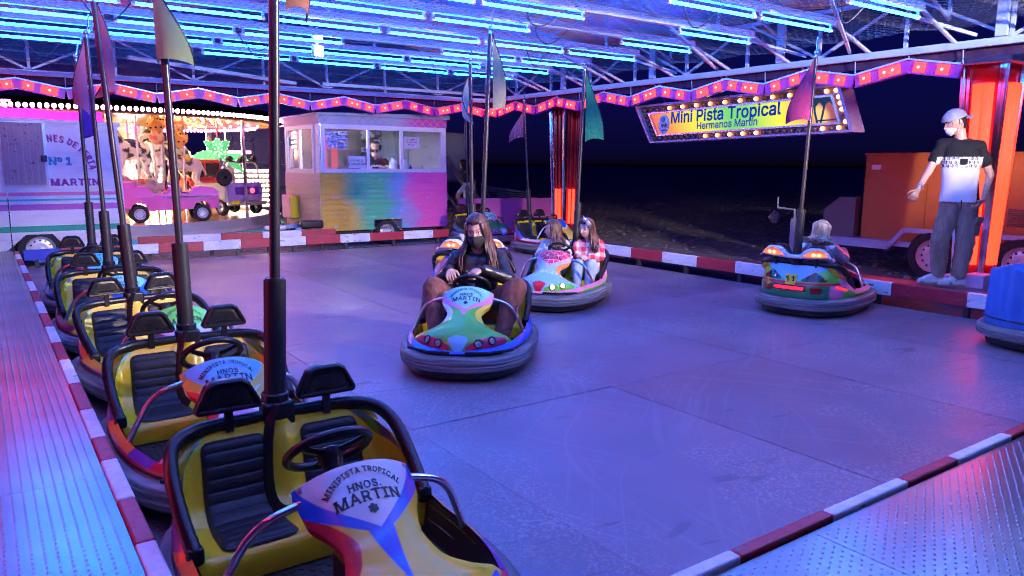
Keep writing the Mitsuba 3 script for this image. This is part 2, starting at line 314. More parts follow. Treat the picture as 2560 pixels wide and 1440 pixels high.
# frame
R = 'roof_frame'
lab(R, 'white steel truss frame carrying the roof and the blue tubes', 'roof frame')
put('edge_beam', bx(RX0, RX1 + 0.03, RY1 - 0.03, RY1 + 0.03, NZ - 0.035, NZ + 0.035), 'm_frame', R)
put('edge_beam', bx(RX1 - 0.03, RX1 + 0.03, RY0, RY1 - 0.032, NZ - 0.035, NZ + 0.035), 'm_frame', R)
put('edge_beam', bx(RX0 - 0.03, RX0 + 0.03, RY0, RY1 - 0.032, NZ - 0.035, NZ + 0.035), 'm_frame', R)
put('edge_beam', bx(RX0, RX1, RY0 - 0.03, RY0 + 0.03, NZ - 0.034, NZ + 0.034), 'm_frame', R)
TZR = lambda x: 3.20 + 0.60 * (1 - abs(x - 3.8) / 4.6)
def truss(pts, zb, zt, w, web):
    """Web of a truss: verticals and diagonals between a bottom chord at zb and a top chord zt(x)."""
    ms = []
    for k, p in enumerate(pts):
        p = np.array(p, float); t = np.array([*p, zt(p[0])]); ms.append(bar([*p, zb], t, w))
        if k + 1 < len(pts):
            q = np.array(pts[k + 1], float)
            a, b = (np.array([*p, zb]), np.array([*q, zt(q[0])])) if k % 2 else (np.array([*q, zb]), np.array([*p, zt(p[0])]))
            ms.append(bar(a, b, w * 0.8)); ms.append(bar(t, [*q, zt(q[0])], w * 1.3))
    return cat(ms)
put('edge_truss', truss([(x, RY1) for x in np.linspace(RX0, RX1, 9)], NZ + 0.036, lambda x: 3.16, 0.035, 1), 'm_frame', R)
put('edge_truss', truss([(RX1, y) for y in np.linspace(RY0, RY1, 13)], NZ + 0.036, lambda x: 3.16, 0.035, 1), 'm_frame', R)
put('post', cat([bx(RX1 - 0.085, RX1 - 0.045, y - 0.05, y + 0.05, NZ + 0.036, 3.2) for y in (3.4, 5.8, 7.9, 9.9)]), 'm_frame', R)
ROWS = [1.05, 1.98, 2.90, 3.82, 4.70, 5.70, 6.57, 7.52, 8.52, 9.38, 10.30]
BZ = 2.86
for k, y in enumerate(ROWS):
    put('beam', bx(-0.05, 7.28, y - 0.032, y + 0.032, BZ, BZ + 0.075), 'm_white', R)
    if k % 2 == 1:
        put('row_truss', truss([(x, y + 0.1) for x in np.linspace(RX0, RX1, 8)], BZ + 0.02, TZR, 0.028, 1), 'm_frame', R)
    put('stay', cat([bar([7.25, y, BZ + 0.03], [RX1, y + 0.02, NZ + 0.03], 0.028), bar([-0.03, y, BZ + 0.03], [RX0, y - 0.02, NZ + 0.03], 0.028)] ), 'm_frame', R)
for y in (4.25, 6.1, 8.1, 9.85):
    put('cross_brace', cat([bar([5.4, y - 0.6, BZ + 0.1], [RX1, y + 0.7, NZ + 0.06], 0.03), bar([RX1, y - 0.6, NZ + 0.08], [6.3, y + 0.7, 3.3], 0.03)]), 'm_frame', R)
put('purlin', cat([bar([x, RY0, TZR(x) - 0.02], [x, RY1, TZR(x) - 0.02], 0.045) for x in (1.0, 2.4, 3.8, 5.2, 6.6)]), 'm_frame', R)
put('far_rail', bar([4.75, 12.2, 2.72], [8.0, 12.2, 2.72], 0.03, 0.05), 'm_frame', R)
put('far_rail', bar([1.75, 11.3, 2.80], [4.3, 12.2, 2.70], 0.05, 0.05), 'm_frame', R)

# tubes: six positions per beam, some missing as in the photograph
MISS = {(5, 4), (6, 4), (8, 3), (10, 1), (3, 4), (4, 3)}
def lamp_tube(L, r, nseg=22):
    a = np.arange(8) * 2 * PI / 8; z = np.linspace(0, L, nseg * 2 + 1)
    P = np.stack([np.repeat(z[:, None], 8, 1), np.tile(r * np.cos(a), (len(z), 1)), np.tile(r * np.sin(a), (len(z), 1))], -1); g = grid(P, closed_v=True)
    hot = 0.75 + 0.5 * (np.arange(len(z)) % 2); c = TUBE_L[None] * np.repeat(hot, 8)[:, None]
    return g, c
tg, tc = lamp_tube(1.09, 0.016)
if tg.face_normals[0] @ (tg.triangles_center[0] * [0, 1, 1]) < 0: tg.invert()
tube_ply = mikit.ply(tg, 'm_lamp', smooth=True); tube_ply['emitter'] = emitter(TUBE_L, 1.0)
cap_plies = [mikit.ply(cat([rod([a, 0, 0], [a + 0.03, 0, 0], 0.021), bx(a + 0.002, a + 0.028, -0.01, 0.01, 0.005, 0.06)]), 'm_white') for a in (-0.03, 1.09)]
ORD = 'first second third fourth fifth sixth seventh eighth ninth tenth eleventh'.split()
for k, y in enumerate(ROWS):
    for i in range(6):
        if (k, i) in MISS: continue
        M = T().translate([0.02 + i * 1.215 + (0.02 if i else 0.0), y, BZ - 0.055])
        right = sum((k, j) not in MISS for j in range(i, 6)) - 1
        key = num('lamp_tube'); lab(key, f"blue tube, {ORD[right]} from the right end of the {ORD[len(ROWS) - 1 - k]} roof beam from the far side".replace('first from the right end', 'rightmost').replace('rightmost of', 'rightmost on').replace('first roof', 'farthest roof'), 'lamp', 'blue fluorescent tubes in rows under the roof')
        scene[key + '__tube'] = {**tube_ply, 'to_world': M}
        for e, cp in enumerate(cap_plies): scene[key + '__holder' + ('_001' if e else '')] = {**cp, 'to_world': M}

# wire net: hexagonal mesh under the beams
def hexnet(x0, x1, y0, y1, z, c, w):
    """Hex cells of width c; thin two-sided ribbons with some height so that they have body."""
    h = c * 0.5; E = []
    nx, ny = int((x1 - x0) / (1.5 * c * 0.66)) + 1, int((y1 - y0) / c) + 1
    sx = c * 0.577; X = x0 + np.arange(nx) * 1.5 * sx
    out = []
    for i, x in enumerate(X):
        Y = y0 + np.arange(ny) * c + (i % 2) * c / 2
        cx = np.full(ny, x)
        k = [np.stack([cx + sx * math.cos(a), Y + sx * math.sin(a)], 1) for a in np.arange(6) * PI / 3]
        for j in (0, 1, 2): out.append(np.stack([k[j], k[j + 1]], 1))
    S = np.concatenate(out); S = S[(S[:, :, 0] < x1).all(1) & (S[:, :, 1] < y1).all(1)]
    sag = lambda P: z - 0.05 * np.abs(np.sin(P[..., 0] * 1.7)) * np.abs(np.sin(P[..., 1] * PI / 0.93)) + 0.02 * (meshkit.noise(np.stack([P[..., 0] * 2, P[..., 1] * 2, 0 * P[..., 0]], -1)) - .5)
    d = S[:, 1] - S[:, 0]; d /= np.linalg.norm(d, axis=1, keepdims=True); nn = np.stack([-d[:, 1], d[:, 0]], 1) * w
    A, B = np.concatenate([S[:, 0], sag(S[:, 0])[:, None]], 1), np.concatenate([S[:, 1], sag(S[:, 1])[:, None]], 1)
    z0 = np.zeros((len(S), 1)); off = [np.concatenate([nn, z0 - 0.6 * w], 1), np.concatenate([-nn, z0 - 0.6 * w], 1), np.concatenate([0 * nn, z0 + w], 1)]
    V = np.stack([A + off[0], A + off[1], A + off[2], B + off[0], B + off[1], B + off[2]], 1).reshape(-1, 3)
    f = np.array([[0, 1, 4], [0, 4, 3], [1, 2, 5], [1, 5, 4], [2, 0, 3], [2, 3, 5]])
    return trimesh.Trimesh(V, (f[None] + (np.arange(len(S)) * 6)[:, None, None]).reshape(-1, 3), process=False)
lab(put('wire_net', hexnet(RX0, RX1, 2.2, RY1, NZ + 0.03, 0.075, 0.0012), 'm_wire'), 'hexagonal wire net stretched below the roof beams, touched by the car poles', 'net')

# loose black cables on the beams
r = np.random.default_rng(5)
for k in range(16):
    y = ROWS[3 + k % 8]; x = r.uniform(0.5, 3.2) + (3.6 if k > 7 else 0); pts = [[x, y, BZ + 0.02], [x + 0.1, y + 0.05, BZ - 0.14], [x + 0.22, y + 0.1, BZ - 0.20], [x + 0.4, y + 0.06, BZ - 0.05], [x + 0.5, y, BZ + 0.04]]
    lab(put('cable', tube(catmull(np.array(pts) + r.normal(0, 0.02, (5, 3)), 14), 0.006, 5), 'm_ink'), f"loose black cable looping from the {ORD[len(ROWS) - 1 - (3 + k % 8)]} roof beam from the far side, {'left' if x < 3.6 else 'right'} half".replace('first roof', 'farthest roof'), 'cable', 'cables hanging from the roof beams')

# zigzag frieze with red lamps
def red_lamp(w, h, d=0.03):
    """Lens with one or two hot spots: colour of the light per vertex."""
    nx, ny = 9, 7; u, v = np.meshgrid(np.linspace(-1, 1, nx), np.linspace(-1, 1, ny), indexing='ij')
    e = np.maximum(np.abs(u) ** 6, np.abs(v) ** 6); P = np.stack([u * w / 2, v * h / 2, d * (1 - 0.9 * np.clip(e, 0, 1))], -1)
    cs = [-0.38, 0.38] if w > 0.2 else [0.0]
    g = grid(P); g = g if g.face_normals[10][2] > 0 else grid(P, flip=True)
    b = cat([lathe([(0.016, 0), (0.013, 0.008), (0, 0.012)], 10, (c * w / 2, 0, d)) for c in cs])
    return {**mikit.ply(g, 'm_lamp', smooth=True), 'emitter': emitter(RED_L, 0.15)}, {**mikit.ply(b, 'm_lamp', smooth=True), 'emitter': emitter([1.5, 0.09, 0.10], 0.01)}
LAMPS = {w: red_lamp(w, 0.105) for w in (0.13, 0.20, 0.24)}
mat('m_friezetrim', (0.55, 0.60, 0.66), 0.25, 0.6)
def frieze(name, o, d, nrm, s0, s1, period, phase, text, lamps=True):
    """Zigzag board along d from s0 to s1: panels, top trim, lamps, hangers. nrm looks into the track."""
    o, d, nrm = np.array(o, float), np.array(d, float), np.array(nrm, float); up = np.array([0, 0, 1.0])
    lab(name, text, 'frieze')
    s, k = s0, 0; rr = np.random.default_rng(len(name)); hang = []
    zig = lambda s: 2.445 + 0.11 * (1 - abs(((s - phase) / period) % 1.0 * 2 - 1))
    kn = [s0]; t = phase
    while t > s0: t -= period / 2
    while t < s1:
        if t > s0 + 0.02: kn.append(t)
        t += period / 2
    kn.append(s1)
    for a, b in zip(kn[:-1], kn[1:]):
        A, B = o + d * a + up * zig(a + 1e-6), o + d * b + up * zig(b - 1e-6); L = np.linalg.norm(B - A); ex = (B - A) / L; ey = np.cross(nrm, ex); ey = ey if ey[2] > 0 else -ey
        def slab(u0, u1, v0, v1, n0, n1):
            P = [A + ex * u + ey * v + nrm * n for u in (u0, u1) for v in (v0, v1) for n in (n0, n1)]; return trimesh.convex.convex_hull(np.array(P))
        put('panel', slab(0, L, -0.135, -0.012, -0.03, 0.0), 'm_purple', name)
        put('trim', slab(0, L, -0.012, 0.006, -0.035, 0.025), 'm_friezetrim', name)
        put('lower_lip', slab(0, L, -0.145, -0.135, -0.03, 0.03), 'm_purple', name)
        if lamps:
            for f, w in ([(0.30, 0.13), (0.74, 0.13)], [(0.34, 0.24), (0.80, 0.13)], [(0.26, 0.13), (0.68, 0.20)])[k % 3]:
                M = np.eye(4); M[:3, 0], M[:3, 1], M[:3, 2] = ex, ey, np.cross(ex, ey); sg = 1 if M[:3, 2] @ nrm > 0 else -1
                if sg < 0: M[:3, 0] = -ex; M[:3, 2] = np.cross(-ex, ey)
                M[:3, 3] = A + ex * (f * L) + ey * (-0.073) + nrm * 0.002
                lk = put('lamp', LAMPS[w][0], None, name, tw=T(M)); put('bulb', LAMPS[w][1], None, lk, tw=T(M))
        hang.append(rod(A - nrm * 0.015, [A[0], A[1], NZ - 0.03], 0.006, 5)); k += 1
    for hm_ in hang: put('hanger', hm_, 'm_frame', name)
frieze('right_frieze', [8.05, 0, 0], [0, 1, 0], [-1, 0, 0], 3.78, 12.38, 1.18, 8.45, 'purple zigzag frieze with red lamps along the right side of the roof')
frieze('far_frieze', [0, 12.4, 0], [1, 0, 0], [0, -1, 0], -0.4, 8.02, 1.165, 4.61, 'purple zigzag frieze with red lamps along the far side of the roof')
frieze('left_frieze', [-0.42, 0, 0], [0, 1, 0], [1, 0, 0], 0.4, 12.36, 1.18, 8.45, 'purple zigzag frieze with red lamps along the left side of the roof')
mat('m_valance', (0.05, 0.02, 0.07), 0.7)
vm = []
for o, d, L in (([8.12, 0.4], [0, 1], 12.0), ([-0.4, 12.47], [1, 0], 8.5)):
    s = np.linspace(0, L, 160); P = np.array([[[o[0] + d[0] * a + 0.012 * math.sin(a * 23) * d[1], o[1] + d[1] * a + 0.012 * math.sin(a * 23) * d[0], z] for a in s] for z in (2.50, 2.55, 2.60)]); vm.append(grid(P))
lab(put('valance', cat(vm), 'm_valance', smooth=True), 'dark cloth valance hanging behind the zigzag frieze', 'valance')
# ================================================================ bumper cars (x = driver's right, y = forward, origin on the floor)
def sup(t, hw, fr, re, n):
    c, s = np.cos(t), np.sin(t)
    return np.stack([hw * np.sign(c) * np.abs(c) ** (2 / n), np.sign(s) * np.abs(s) ** (2 / n) * np.where(s > 0, fr, re)], -1)
TH = np.linspace(0, 2 * PI, 121)[:-1]
def ringloft(prof, n=2.7, m=120):
    """Rings of the bumper outline: prof = [(inset, z)...]."""
    t = np.linspace(0, 2 * PI, m + 1)[:-1]; t = t + 0.13 * np.sin(4 * t) * -1
    return np.stack([np.concatenate([sup(t, 0.5 - i, 0.82 - i, 0.66 - i, n), np.full((m, 1), z)], 1) for i, z in prof])
def body_top(x, y):
    """Height of the body's upper edge."""
    y = np.asarray(y, float); z = np.interp(y, [-0.46, -0.40, -0.30, -0.20, -0.07, 0.05, 0.40, 0.50, 0.74], [0.50, 0.492, 0.435, 0.35, 0.262, 0.248, 0.248, 0.24, 0.222])
    return z
def side_surface(t, s):
    """Body side: t round, s 0 bottom .. 1 top. Returns points."""
    b = sup(t, 0.425, 0.742, 0.60, 2.7); top = sup(t, 0.412, 0.735, 0.515, 2.6)
    zt = body_top(top[..., 0], top[..., 1]); bulge = 0.030 * np.sin(PI * np.clip(s, 0, 1) ** 0.8)
    xy = b * (1 - s[..., None]) + top * s[..., None]; nn = b / np.linalg.norm(b, axis=-1, keepdims=True)
    xy = xy + nn * bulge[..., None]
    return np.concatenate([xy, (0.186 * (1 - s) + zt * s)[..., None]], -1)
_v = [0, .12, .2, .36, .48, .58, .68, .78, .88, .95, 1]
HY = PchipInterpolator(_v, [.250, .285, .315, .38, .435, .50, .575, .655, .722, .748, .756])
HW = PchipInterpolator(_v, [.186, .186, .180, .142, .122, .145, .235, .315, .342, .350, .352])
HZ = PchipInterpolator(_v, [.574, .548, .520, .468, .432, .402, .378, .352, .310, .262, .205])
HD = PchipInterpolator(_v, [.062, .066, .066, .045, .034, .045, .075, .085, .070, .040, .0])
HYD = PchipInterpolator(_v, [.036, .030, .026, .015, .006, .006, .060, .140, .205, .240, .262])
def hood(u, v, n=0.0):
    P = np.stack([u * HW(v), HY(v) - HYD(v) * np.abs(u) ** 2.1, HZ(v) - HD(v) * np.abs(u) ** 2.2], -1)
    if np.any(n):
        e = 1e-3; a = hood(u + e, v) - hood(u - e, v); b = hood(u, np.clip(v + e, 0, 1)) - hood(u, np.clip(v - e, 0, 1))
        N = np.cross(a, b); N /= np.linalg.norm(N, axis=-1, keepdims=True) + 1e-12; N *= np.sign(N[..., 2:3] + 1e-9)
        P = P + N * np.asarray(n)[..., None] if np.ndim(n) else P + N * n
    return P
_vv = np.linspace(0, 1, 200); _arc = np.r_[0, np.cumsum(np.linalg.norm(np.diff(hood(_vv * 0, _vv), axis=0), axis=1))]
HOODLEN = _arc[-1]
def hood_ab(a, b, n):
    """Lateral metres a, metres b down the centre line, height n above the surface."""
    v = np.interp(b, _arc, _vv); return hood(a / HW(v), v, n)
def on_hood(mesh, a0=0.0, b0=0.0, lift=0.0012, res=0.012):
    """Lay a flat mesh (xy, thickness z) on the hood, reading from the front: +x of the mesh is the driver's left, +y up the hood."""
    m = mesh.copy()
    v, f = trimesh.remesh.subdivide_to_size(m.vertices, m.faces, res, max_iter=12)
    P = hood_ab(a0 - v[:, 0], b0 - v[:, 1], lift + v[:, 2]); return trimesh.Trimesh(P, f, process=False)
C = dict(white=(.66, .66, .64), blue=(.015, .10, .55), navy=(.02, .03, .22), yellow=(.80, .56, .02), red=(.55, .02, .03), green=(.12, .50, .05), dgreen=(.02, .22, .08), teal=(.06, .50, .50), lblue=(.16, .50, .72), cyan=(.20, .58, .66),
         pink=(.72, .22, .36), rose=(.60, .03, .10), orange=(.75, .22, .03), lilac=(.42, .34, .66), black=(.012, .012, .014), purple=(.16, .05, .30), gold=(.70, .48, .05), sky=(.22, .45, .75), maroon=(.30, .02, .06))
SS = lambda a, b, x: (lambda t: t * t * (3 - 2 * t))(np.clip((x - a) / (b - a), 0, 1))
def lay(c, col, w): return c * (1 - w[..., None]) + np.array(col) * w[..., None]
def hood_color(u, v, S, e):
    a = u * HW(v); b = np.interp(v, _vv, _arc); x = np.abs(a)
    sgn = a > 0
    c = np.broadcast_to(np.array(C[S['mid']]), u.shape + (3,)).copy()
    # lower nose, stripes along the waist, band round the shield, shield, lamp fields, emblem
    c = lay(c, C[S['nose']], SS(-e, e, b - (0.30 + 0.12 * x / 0.3)) if S['nose'] != S['mid'] else u * 0)
    edge = HW(v) - x
    for side, key in ((1, 'edge_r'), (-1, 'edge_l')):
        if S.get(key): c = lay(c, C[S[key]], SS(-e, e, (0.014 + 0.036 * SS(.10, .62, v)) - edge) * (np.sign(a) == side) * (1 - SS(0.70, 0.78, v)))
    def shield(grow, tip):
        y0 = 0.215 + tip; s = np.clip(b / y0, 0, 1.2); w = (0.172 + grow) * np.maximum(1 - s ** 1.55, -0.2) ** 1 if False else (0.178 + grow) * (1 - s ** 1.5)
        return w
    tail = 1 - np.clip((b - 0.20) / S.get('bandlen', 0.10), 0, 1)
    c = lay(c, C[S['band']], SS(-e, e, 0.178 * np.maximum(1 - np.clip(b / 0.215, 0, 2) ** 1.5, 0) + 0.052 * tail - x - 0.010))
    c = lay(c, C['black'] if S.get('outline') else C[S['band']], SS(-e, e, shield(0.004, 0.01) - x))
    c = lay(c, C[S['shield']], SS(-e, e, shield(-0.004, 0.0) - x))
    if S.get('web'):
        w = np.minimum(np.abs(((np.degrees(np.arctan2(a, b + 0.05))) / 16) % 1 - 0.5) * 16 * 0.003, np.abs((np.hypot(a, b + 0.05) / 0.055) % 1 - 0.5) * 0.055)
        c = lay(c, (.75, .55, .65), SS(0.0035, 0.0015, np.abs(w)) * SS(-e, e, shield(-0.006, -0.005) - x))
    # lamp fields: slanted almonds
    q = HOODLEN - b
    lf = np.minimum(np.minimum(x - 0.052, 0.312 - x), np.minimum((0.032 + 0.125 * np.clip((x - .05) / .24, 0, 1) ** .75) - q, q - 0.014))
    c = lay(c, C[S['lampfield']], SS(-e * .7, e * .7, lf))
    em = np.minimum(0.066 - x - 0.55 * np.maximum(0.08 - q, 0), 0.122 - q - 3.0 * x ** 1.8)
    c = lay(c, C[S['emblem']], SS(-e * .7, e * .7, em))
    return c
def side_color(P, t, s, S, e):
    y, z, x = P[..., 1], P[..., 2], P[..., 0]
    c = np.broadcast_to(np.array(C[S['side']]), y.shape + (3,)).copy()
    c = lay(c, C[S['lower']], SS(-e, e, 0.5 - s - 0.0) * SS(0.0, 0.05, y + 0.35))
    if S.get('flash'): c = lay(c, C[S['flash']], SS(-e, e, np.minimum(np.minimum(z - 0.222, 0.262 - z), np.minimum(y + 0.22 - (z - .22) * 3, 0.30 - y))))
    c = lay(c, C[S['front']], SS(-0.01, 0.01, y - 0.50))
    c = lay(c, C[S['emblem']], SS(-e, e, np.minimum(0.05 - np.abs(x) - 0.8 * np.maximum(.26 - z, 0), z - 0.225)) * (y > 0.3))
    # rear
    rear = SS(-0.01, 0.01, -0.36 - y) ; up = SS(-e, e, z - 0.375)
    r = np.broadcast_to(np.array(C[S['rear_low']]), y.shape + (3,)).copy()
    r = lay(r, C[S['rear_side']], SS(-e, e, np.abs(x) - 0.335)); r = lay(r, C[S['rear_belt']], SS(-e, e, z - 0.318)); r = lay(r, C[S['rear_mid']], SS(-e, e, z - 0.345))
    tri = SS(-e, e, np.minimum(z - 0.345, (z - 0.345) * 1.9 - np.abs(x) + 0.05)); r = lay(r, C[S['rear_top']], tri); r = lay(r, C[S['rear_top']], SS(-e, e, z - 0.462))
    return c * (1 - rear[..., None]) + r * rear[..., None]
def loft(rings, cap0=True, cap1=True):
    P = np.stack(rings); g = grid(P, closed_v=True); n = P.shape[1]; N = len(g.vertices); V = [g.vertices]; F = [g.faces]; i = np.arange(n); j = (i + 1) % n
    if cap0: V.append(P[0].mean(0)[None]); F.append(np.stack([j, i, i * 0 + N], 1)); N += 1
    if cap1: V.append(P[-1].mean(0)[None]); F.append(np.stack([i, j, i * 0 + N], 1) + [[(len(P) - 1) * n, (len(P) - 1) * n, 0]])
    m = trimesh.Trimesh(np.vstack(V), np.vstack(F), process=False); return m
def tub(u, s, n=0.0):
    """Moulded double seat: s 0 top of the back .. 1 front lip; u -1..1 across."""
    y = np.interp(s, _TS, _TY); z = np.interp(s, _TS, _TZ); a = np.abs(u)
    k = np.clip((a - 0.82) / 0.18, 0, 1) ** 2; mid = np.exp(-(u / 0.10) ** 2)
    back = 1 - SS(0.42, 0.60, s)
    y = y + k * (0.02 + 0.14 * SS(0.03, 0.27, s)) * back + mid * 0.022 * back; z = z + k * 0.075 * (1 - back) * (1 - SS(.85, 1, s)) + mid * 0.012 * (1 - back) * (1 - SS(.85, 1, s)) - 0.055 * np.clip((a - .55) / .45, 0, 1) ** 2.5 * SS(0.25, 0.0, s)
    x = u * (0.402 + 0.006 * SS(0.1, 0.5, s)) - np.sign(u) * .02 * SS(.8, 1, a) * SS(.15, 0, s)
    P = np.stack([x, y, z], -1)
    if np.any(n):
        e = 2e-3; A = tub(u + e, s) - tub(u - e, s); B = tub(u, s + e) - tub(u, s - e); N = np.cross(A, B); N /= np.linalg.norm(N, axis=-1, keepdims=True) + 1e-12
        N = np.where((N[..., 1:2] + N[..., 2:3]) < 0, -N, N); P = P + N * np.asarray(n)[..., None]
    return P
_sp = catmull([(-.445, .512), (-.44, .495), (-.425, .47), (-.385, .36), (-.35, .265), (-.30, .225), (-.20, .215), (-.11, .222), (-.075, .215), (-.06, .19), (-.058, .13)], 60)
_TS = np.r_[0, np.cumsum(np.linalg.norm(np.diff(_sp, axis=0), axis=1))]; _TS /= _TS[-1]; _TY, _TZ = _sp[:, 0], _sp[:, 1]

CAR = {}
def once(key, fn):
    if key not in CAR: CAR[key] = fn()
    return CAR[key]
def car_shared():
    P = lambda m, b, s=30: mikit.ply(m, b, smooth=s)
    d = {}
    bumper = ringloft([(.10, .075), (.025, .075), (.006, .085), (0, .10), (0, .118), (.007, .124), (.007, .130), (0, .136), (.001, .158), (.008, .172), (.022, .180), (.050, .183), (.056, .176), (.062, .183), (.10, .185), (.105, .17)])
    d['bumper'] = P(grid(bumper, closed_v=True), 'm_rubber', 35)
    d['skirt'] = P(grid(ringloft([(.07, .02), (.06, .08), (.10, .09)]), closed_v=True), 'm_blackplastic')  # black ring stands in for the shadow gap under the bumper
    d['base_strip'] = P(grid(ringloft([(.098, .183), (.078, .187), (.074, .196), (.086, .215), (.10, .222)]), closed_v=True), mat('m_gold', (0.72, 0.47, 0.03), 0.3))
    # dark inner shell, floor plate
    t = np.linspace(0, 2 * PI, 90)[:-1]; inner = []
    for s, k in ((0.12, .86), (0.2, .95), (1.0, .985)):
        top = sup(t, 0.412, 0.735, 0.515, 2.6); z = body_top(top[:, 0], top[:, 1])
        inner.append(np.concatenate([top * k, (0.10 + (z - 0.104) * (0 if s < .13 else (.25 if s < .3 else 1)))[:, None]], 1))
    ig = grid(np.stack(inner), closed_v=True); ig.update_faces((ig.vertices[ig.faces][:, :, 1] > -.10).all(1)); d['inner_shell'] = P(ig, 'm_blackplastic', 40)
    d['floor_plate'] = P(prism(Polygon(sup(t, 0.37, 0.70, 0.48, 2.6)), 0.006, 0.118), mat('m_treadblack', (0.05, 0.045, 0.04), 0.45, 0.4))
    lugs = []
    for i, x in enumerate(np.arange(-.34, .345, .028)):
        for j, y in enumerate(np.arange(-.06, .62, .028)):
            if abs(x) > 0.34 or (x / .35) ** 2 + (y / .68) ** 4 > 1: continue
            b = bx(-.010, .010, -.0028, .0028, 0, .003); b.apply_transform(trimesh.transformations.rotation_matrix(PI / 4 * (1 if (i + j) % 2 else -1), [0, 0, 1])); b.apply_translation([x, y, .124]); lugs.append(b)
    d['tread_lug'] = P(cat(lugs), 'm_treadblack', False)
    # seat tub
    U, S = np.meshgrid(np.linspace(-1, 1, 61), np.linspace(0, 1, 60), indexing='ij')
    d['seat_shell'] = P(grid(tub(U, S)), mat('m_yellow', (0.78, 0.53, 0.012), 0.22, clearcoat=0.8), True)
    def pad(u0, u1, s0, s1):
        A, B = np.meshgrid(np.linspace(-1, 1, 40), np.linspace(-1, 1, 150), indexing='ij')
        m = 1 - (np.abs(A) ** 8 + np.abs(B) ** 14) ; sc = (1 - 0.10 * np.clip(B, -1, 0) ** 2 * 0)
        rr = np.minimum(1, 1.0 / np.maximum((np.abs(A) ** 7 + np.abs(B) ** 18) ** (1 / 9.0), 1e-6)); rr = np.where((np.abs(A) ** 7 + np.abs(B) ** 18) > 1, rr, 1)
        s = s0 + (s1 - s0) * (B * rr + 1) / 2; u = u0 + (u1 - u0) * (A * rr * (0.90 + 0.10 * (B + 1) / 2) + 1) / 2
        th = 0.016 * (1 - np.clip((np.abs(A) ** 10 + np.abs(B) ** 26), 0, 1)) + 0.002
        ribz = np.abs(np.sin((s - s0) * 46)) ** 0.35; inb = SS(1, .86, np.abs(A)) * SS(.30, .25, s) * 0 + SS(.95, .80, np.abs(A)); th = th - 0.007 * (1 - ribz) * inb
        return grid(tub(u, s, th))
    d['pad_r'] = P(pad(.13, .755, .055, .84), 'm_pad', True); d['pad_l'] = P(pad(-.755, -.13, .055, .84), 'm_pad', True)
    # rim tube round the seat back
    half = [(.398, -.065, .262), (.408, -.14, .318), (.412, -.24, .40), (.402, -.335, .468), (.37, -.405, .502), (.30, -.445, .518), (.16, -.462, .522), (0, -.466, .522)]
    path = np.array(half + [(-x, y, z) for x, y, z in half[-2::-1]]); pp = catmull(path, 60)
    d['rim'] = P(tube(pp, 0.024, 12, flat=1.25), 'm_blackplastic', 40)
    for s, k in ((1, 'r'), (-1, 'l')): d['rim_end_' + k] = P(cat([rbox(s * .398 - .026, s * .398 + .026, -.085, -.045, .225, .285, .012), rod([s * .398, -.05, .256], [s * .398, -.038, .256], .010, 12)]), 'm_blackplastic', 30)
    # headrests
    def hr():
        a = np.linspace(0, PI, 25); top = np.stack([0.078 * np.cos(a) ** 1, 0.0 * a], 1)
        poly = Polygon([(-.118, .004), (.118, .004), (.070, .098), (.045, .112), (-.045, .112), (-.070, .098)]).buffer(-.012).buffer(.018, quad_segs=6)
        base = [np.array(poly.exterior.interpolate(k, normalized=True).coords[0]) for k in np.linspace(0, 1, 97)[:-1]]; B = np.array(base); cc = B.mean(0) * [0, 1]
        def ring(inset, y):
            q = Polygon(B).buffer(-inset, join_style=1) if inset > 0 else Polygon(B)
            # same vertex count: move each point along its inward normal
            tn = np.roll(B, -1, 0) - np.roll(B, 1, 0); tn /= np.linalg.norm(tn, axis=1, keepdims=True); nn = np.stack([-tn[:, 1], tn[:, 0]], 1)
            if np.mean(np.sum(nn * (B - B.mean(0)), 1)) > 0: nn = -nn
            R2 = B + nn * inset; return np.stack([R2[:, 0], np.full(len(R2), y), R2[:, 1]], 1)
        body = loft([ring(.012, -.028), ring(.003, -.024), ring(0, -.012), ring(0, .010), ring(.003, .018), ring(.008, .022), ring(.015, .021), ring(.020, .013), ring(.024, .012), ring(.036, .015)])
        dia = cat([bar([-.026, .015, .052], [0, .015, .079], .003), bar([.026, .015, .052], [0, .015, .079], .003), bar([-.026, .015, .052], [0, .015, .025], .003), bar([.026, .015, .052], [0, .015, .025], .003)])
        cs = onplane(plain('CS', 0.017, 0.003), [0, .0145, .044], [-1, 0, 0], [0, 0, 1])
        return body, cat([dia, cs])
    b, e = hr(); d['headrest'] = P(b, 'm_blackplastic', 35); d['headrest_emblem'] = P(e, 'm_blackplastic', False)
    d['headrest_post'] = P(bx(-.014, .014, -.008, .008, -.075, .01), 'm_blackplastic')
    # steering wheel, column
    a = np.linspace(0, 2 * PI, 49)[:-1]; b = np.linspace(0, 2 * PI, 13)[:-1]; A, B = np.meshgrid(a, b, indexing='ij'); rw = 0.132
    w = grid(np.stack([(rw + .0145 * np.cos(B)) * np.cos(A), (rw + .0145 * np.cos(B)) * np.sin(A), .0145 * np.sin(B)], -1), closed_u=True, closed_v=True)
    sp = cat([tube([[.03 * math.cos(q), .03 * math.sin(q), -.012], [.08 * math.cos(q), .08 * math.sin(q), -.008], [.128 * math.cos(q), .128 * math.sin(q), 0]], [.02, .016, .014], 8, flat=.5) for q in (PI / 2 * 3, PI / 6, PI - PI / 6)])
    hub = lathe([(0, .006), (.03, .004), (.042, -.006), (.040, -.03), (.022, -.10), (.022, -.16)], 20)
    MW = np.eye(4); zz = np.array([0, -.66, .75]); zz /= np.linalg.norm(zz); xx = np.array([1.0, 0, 0]); yy = np.cross(zz, xx); MW[:3, 0], MW[:3, 1], MW[:3, 2], MW[:3, 3] = xx, yy, zz, [0, .035, .545]
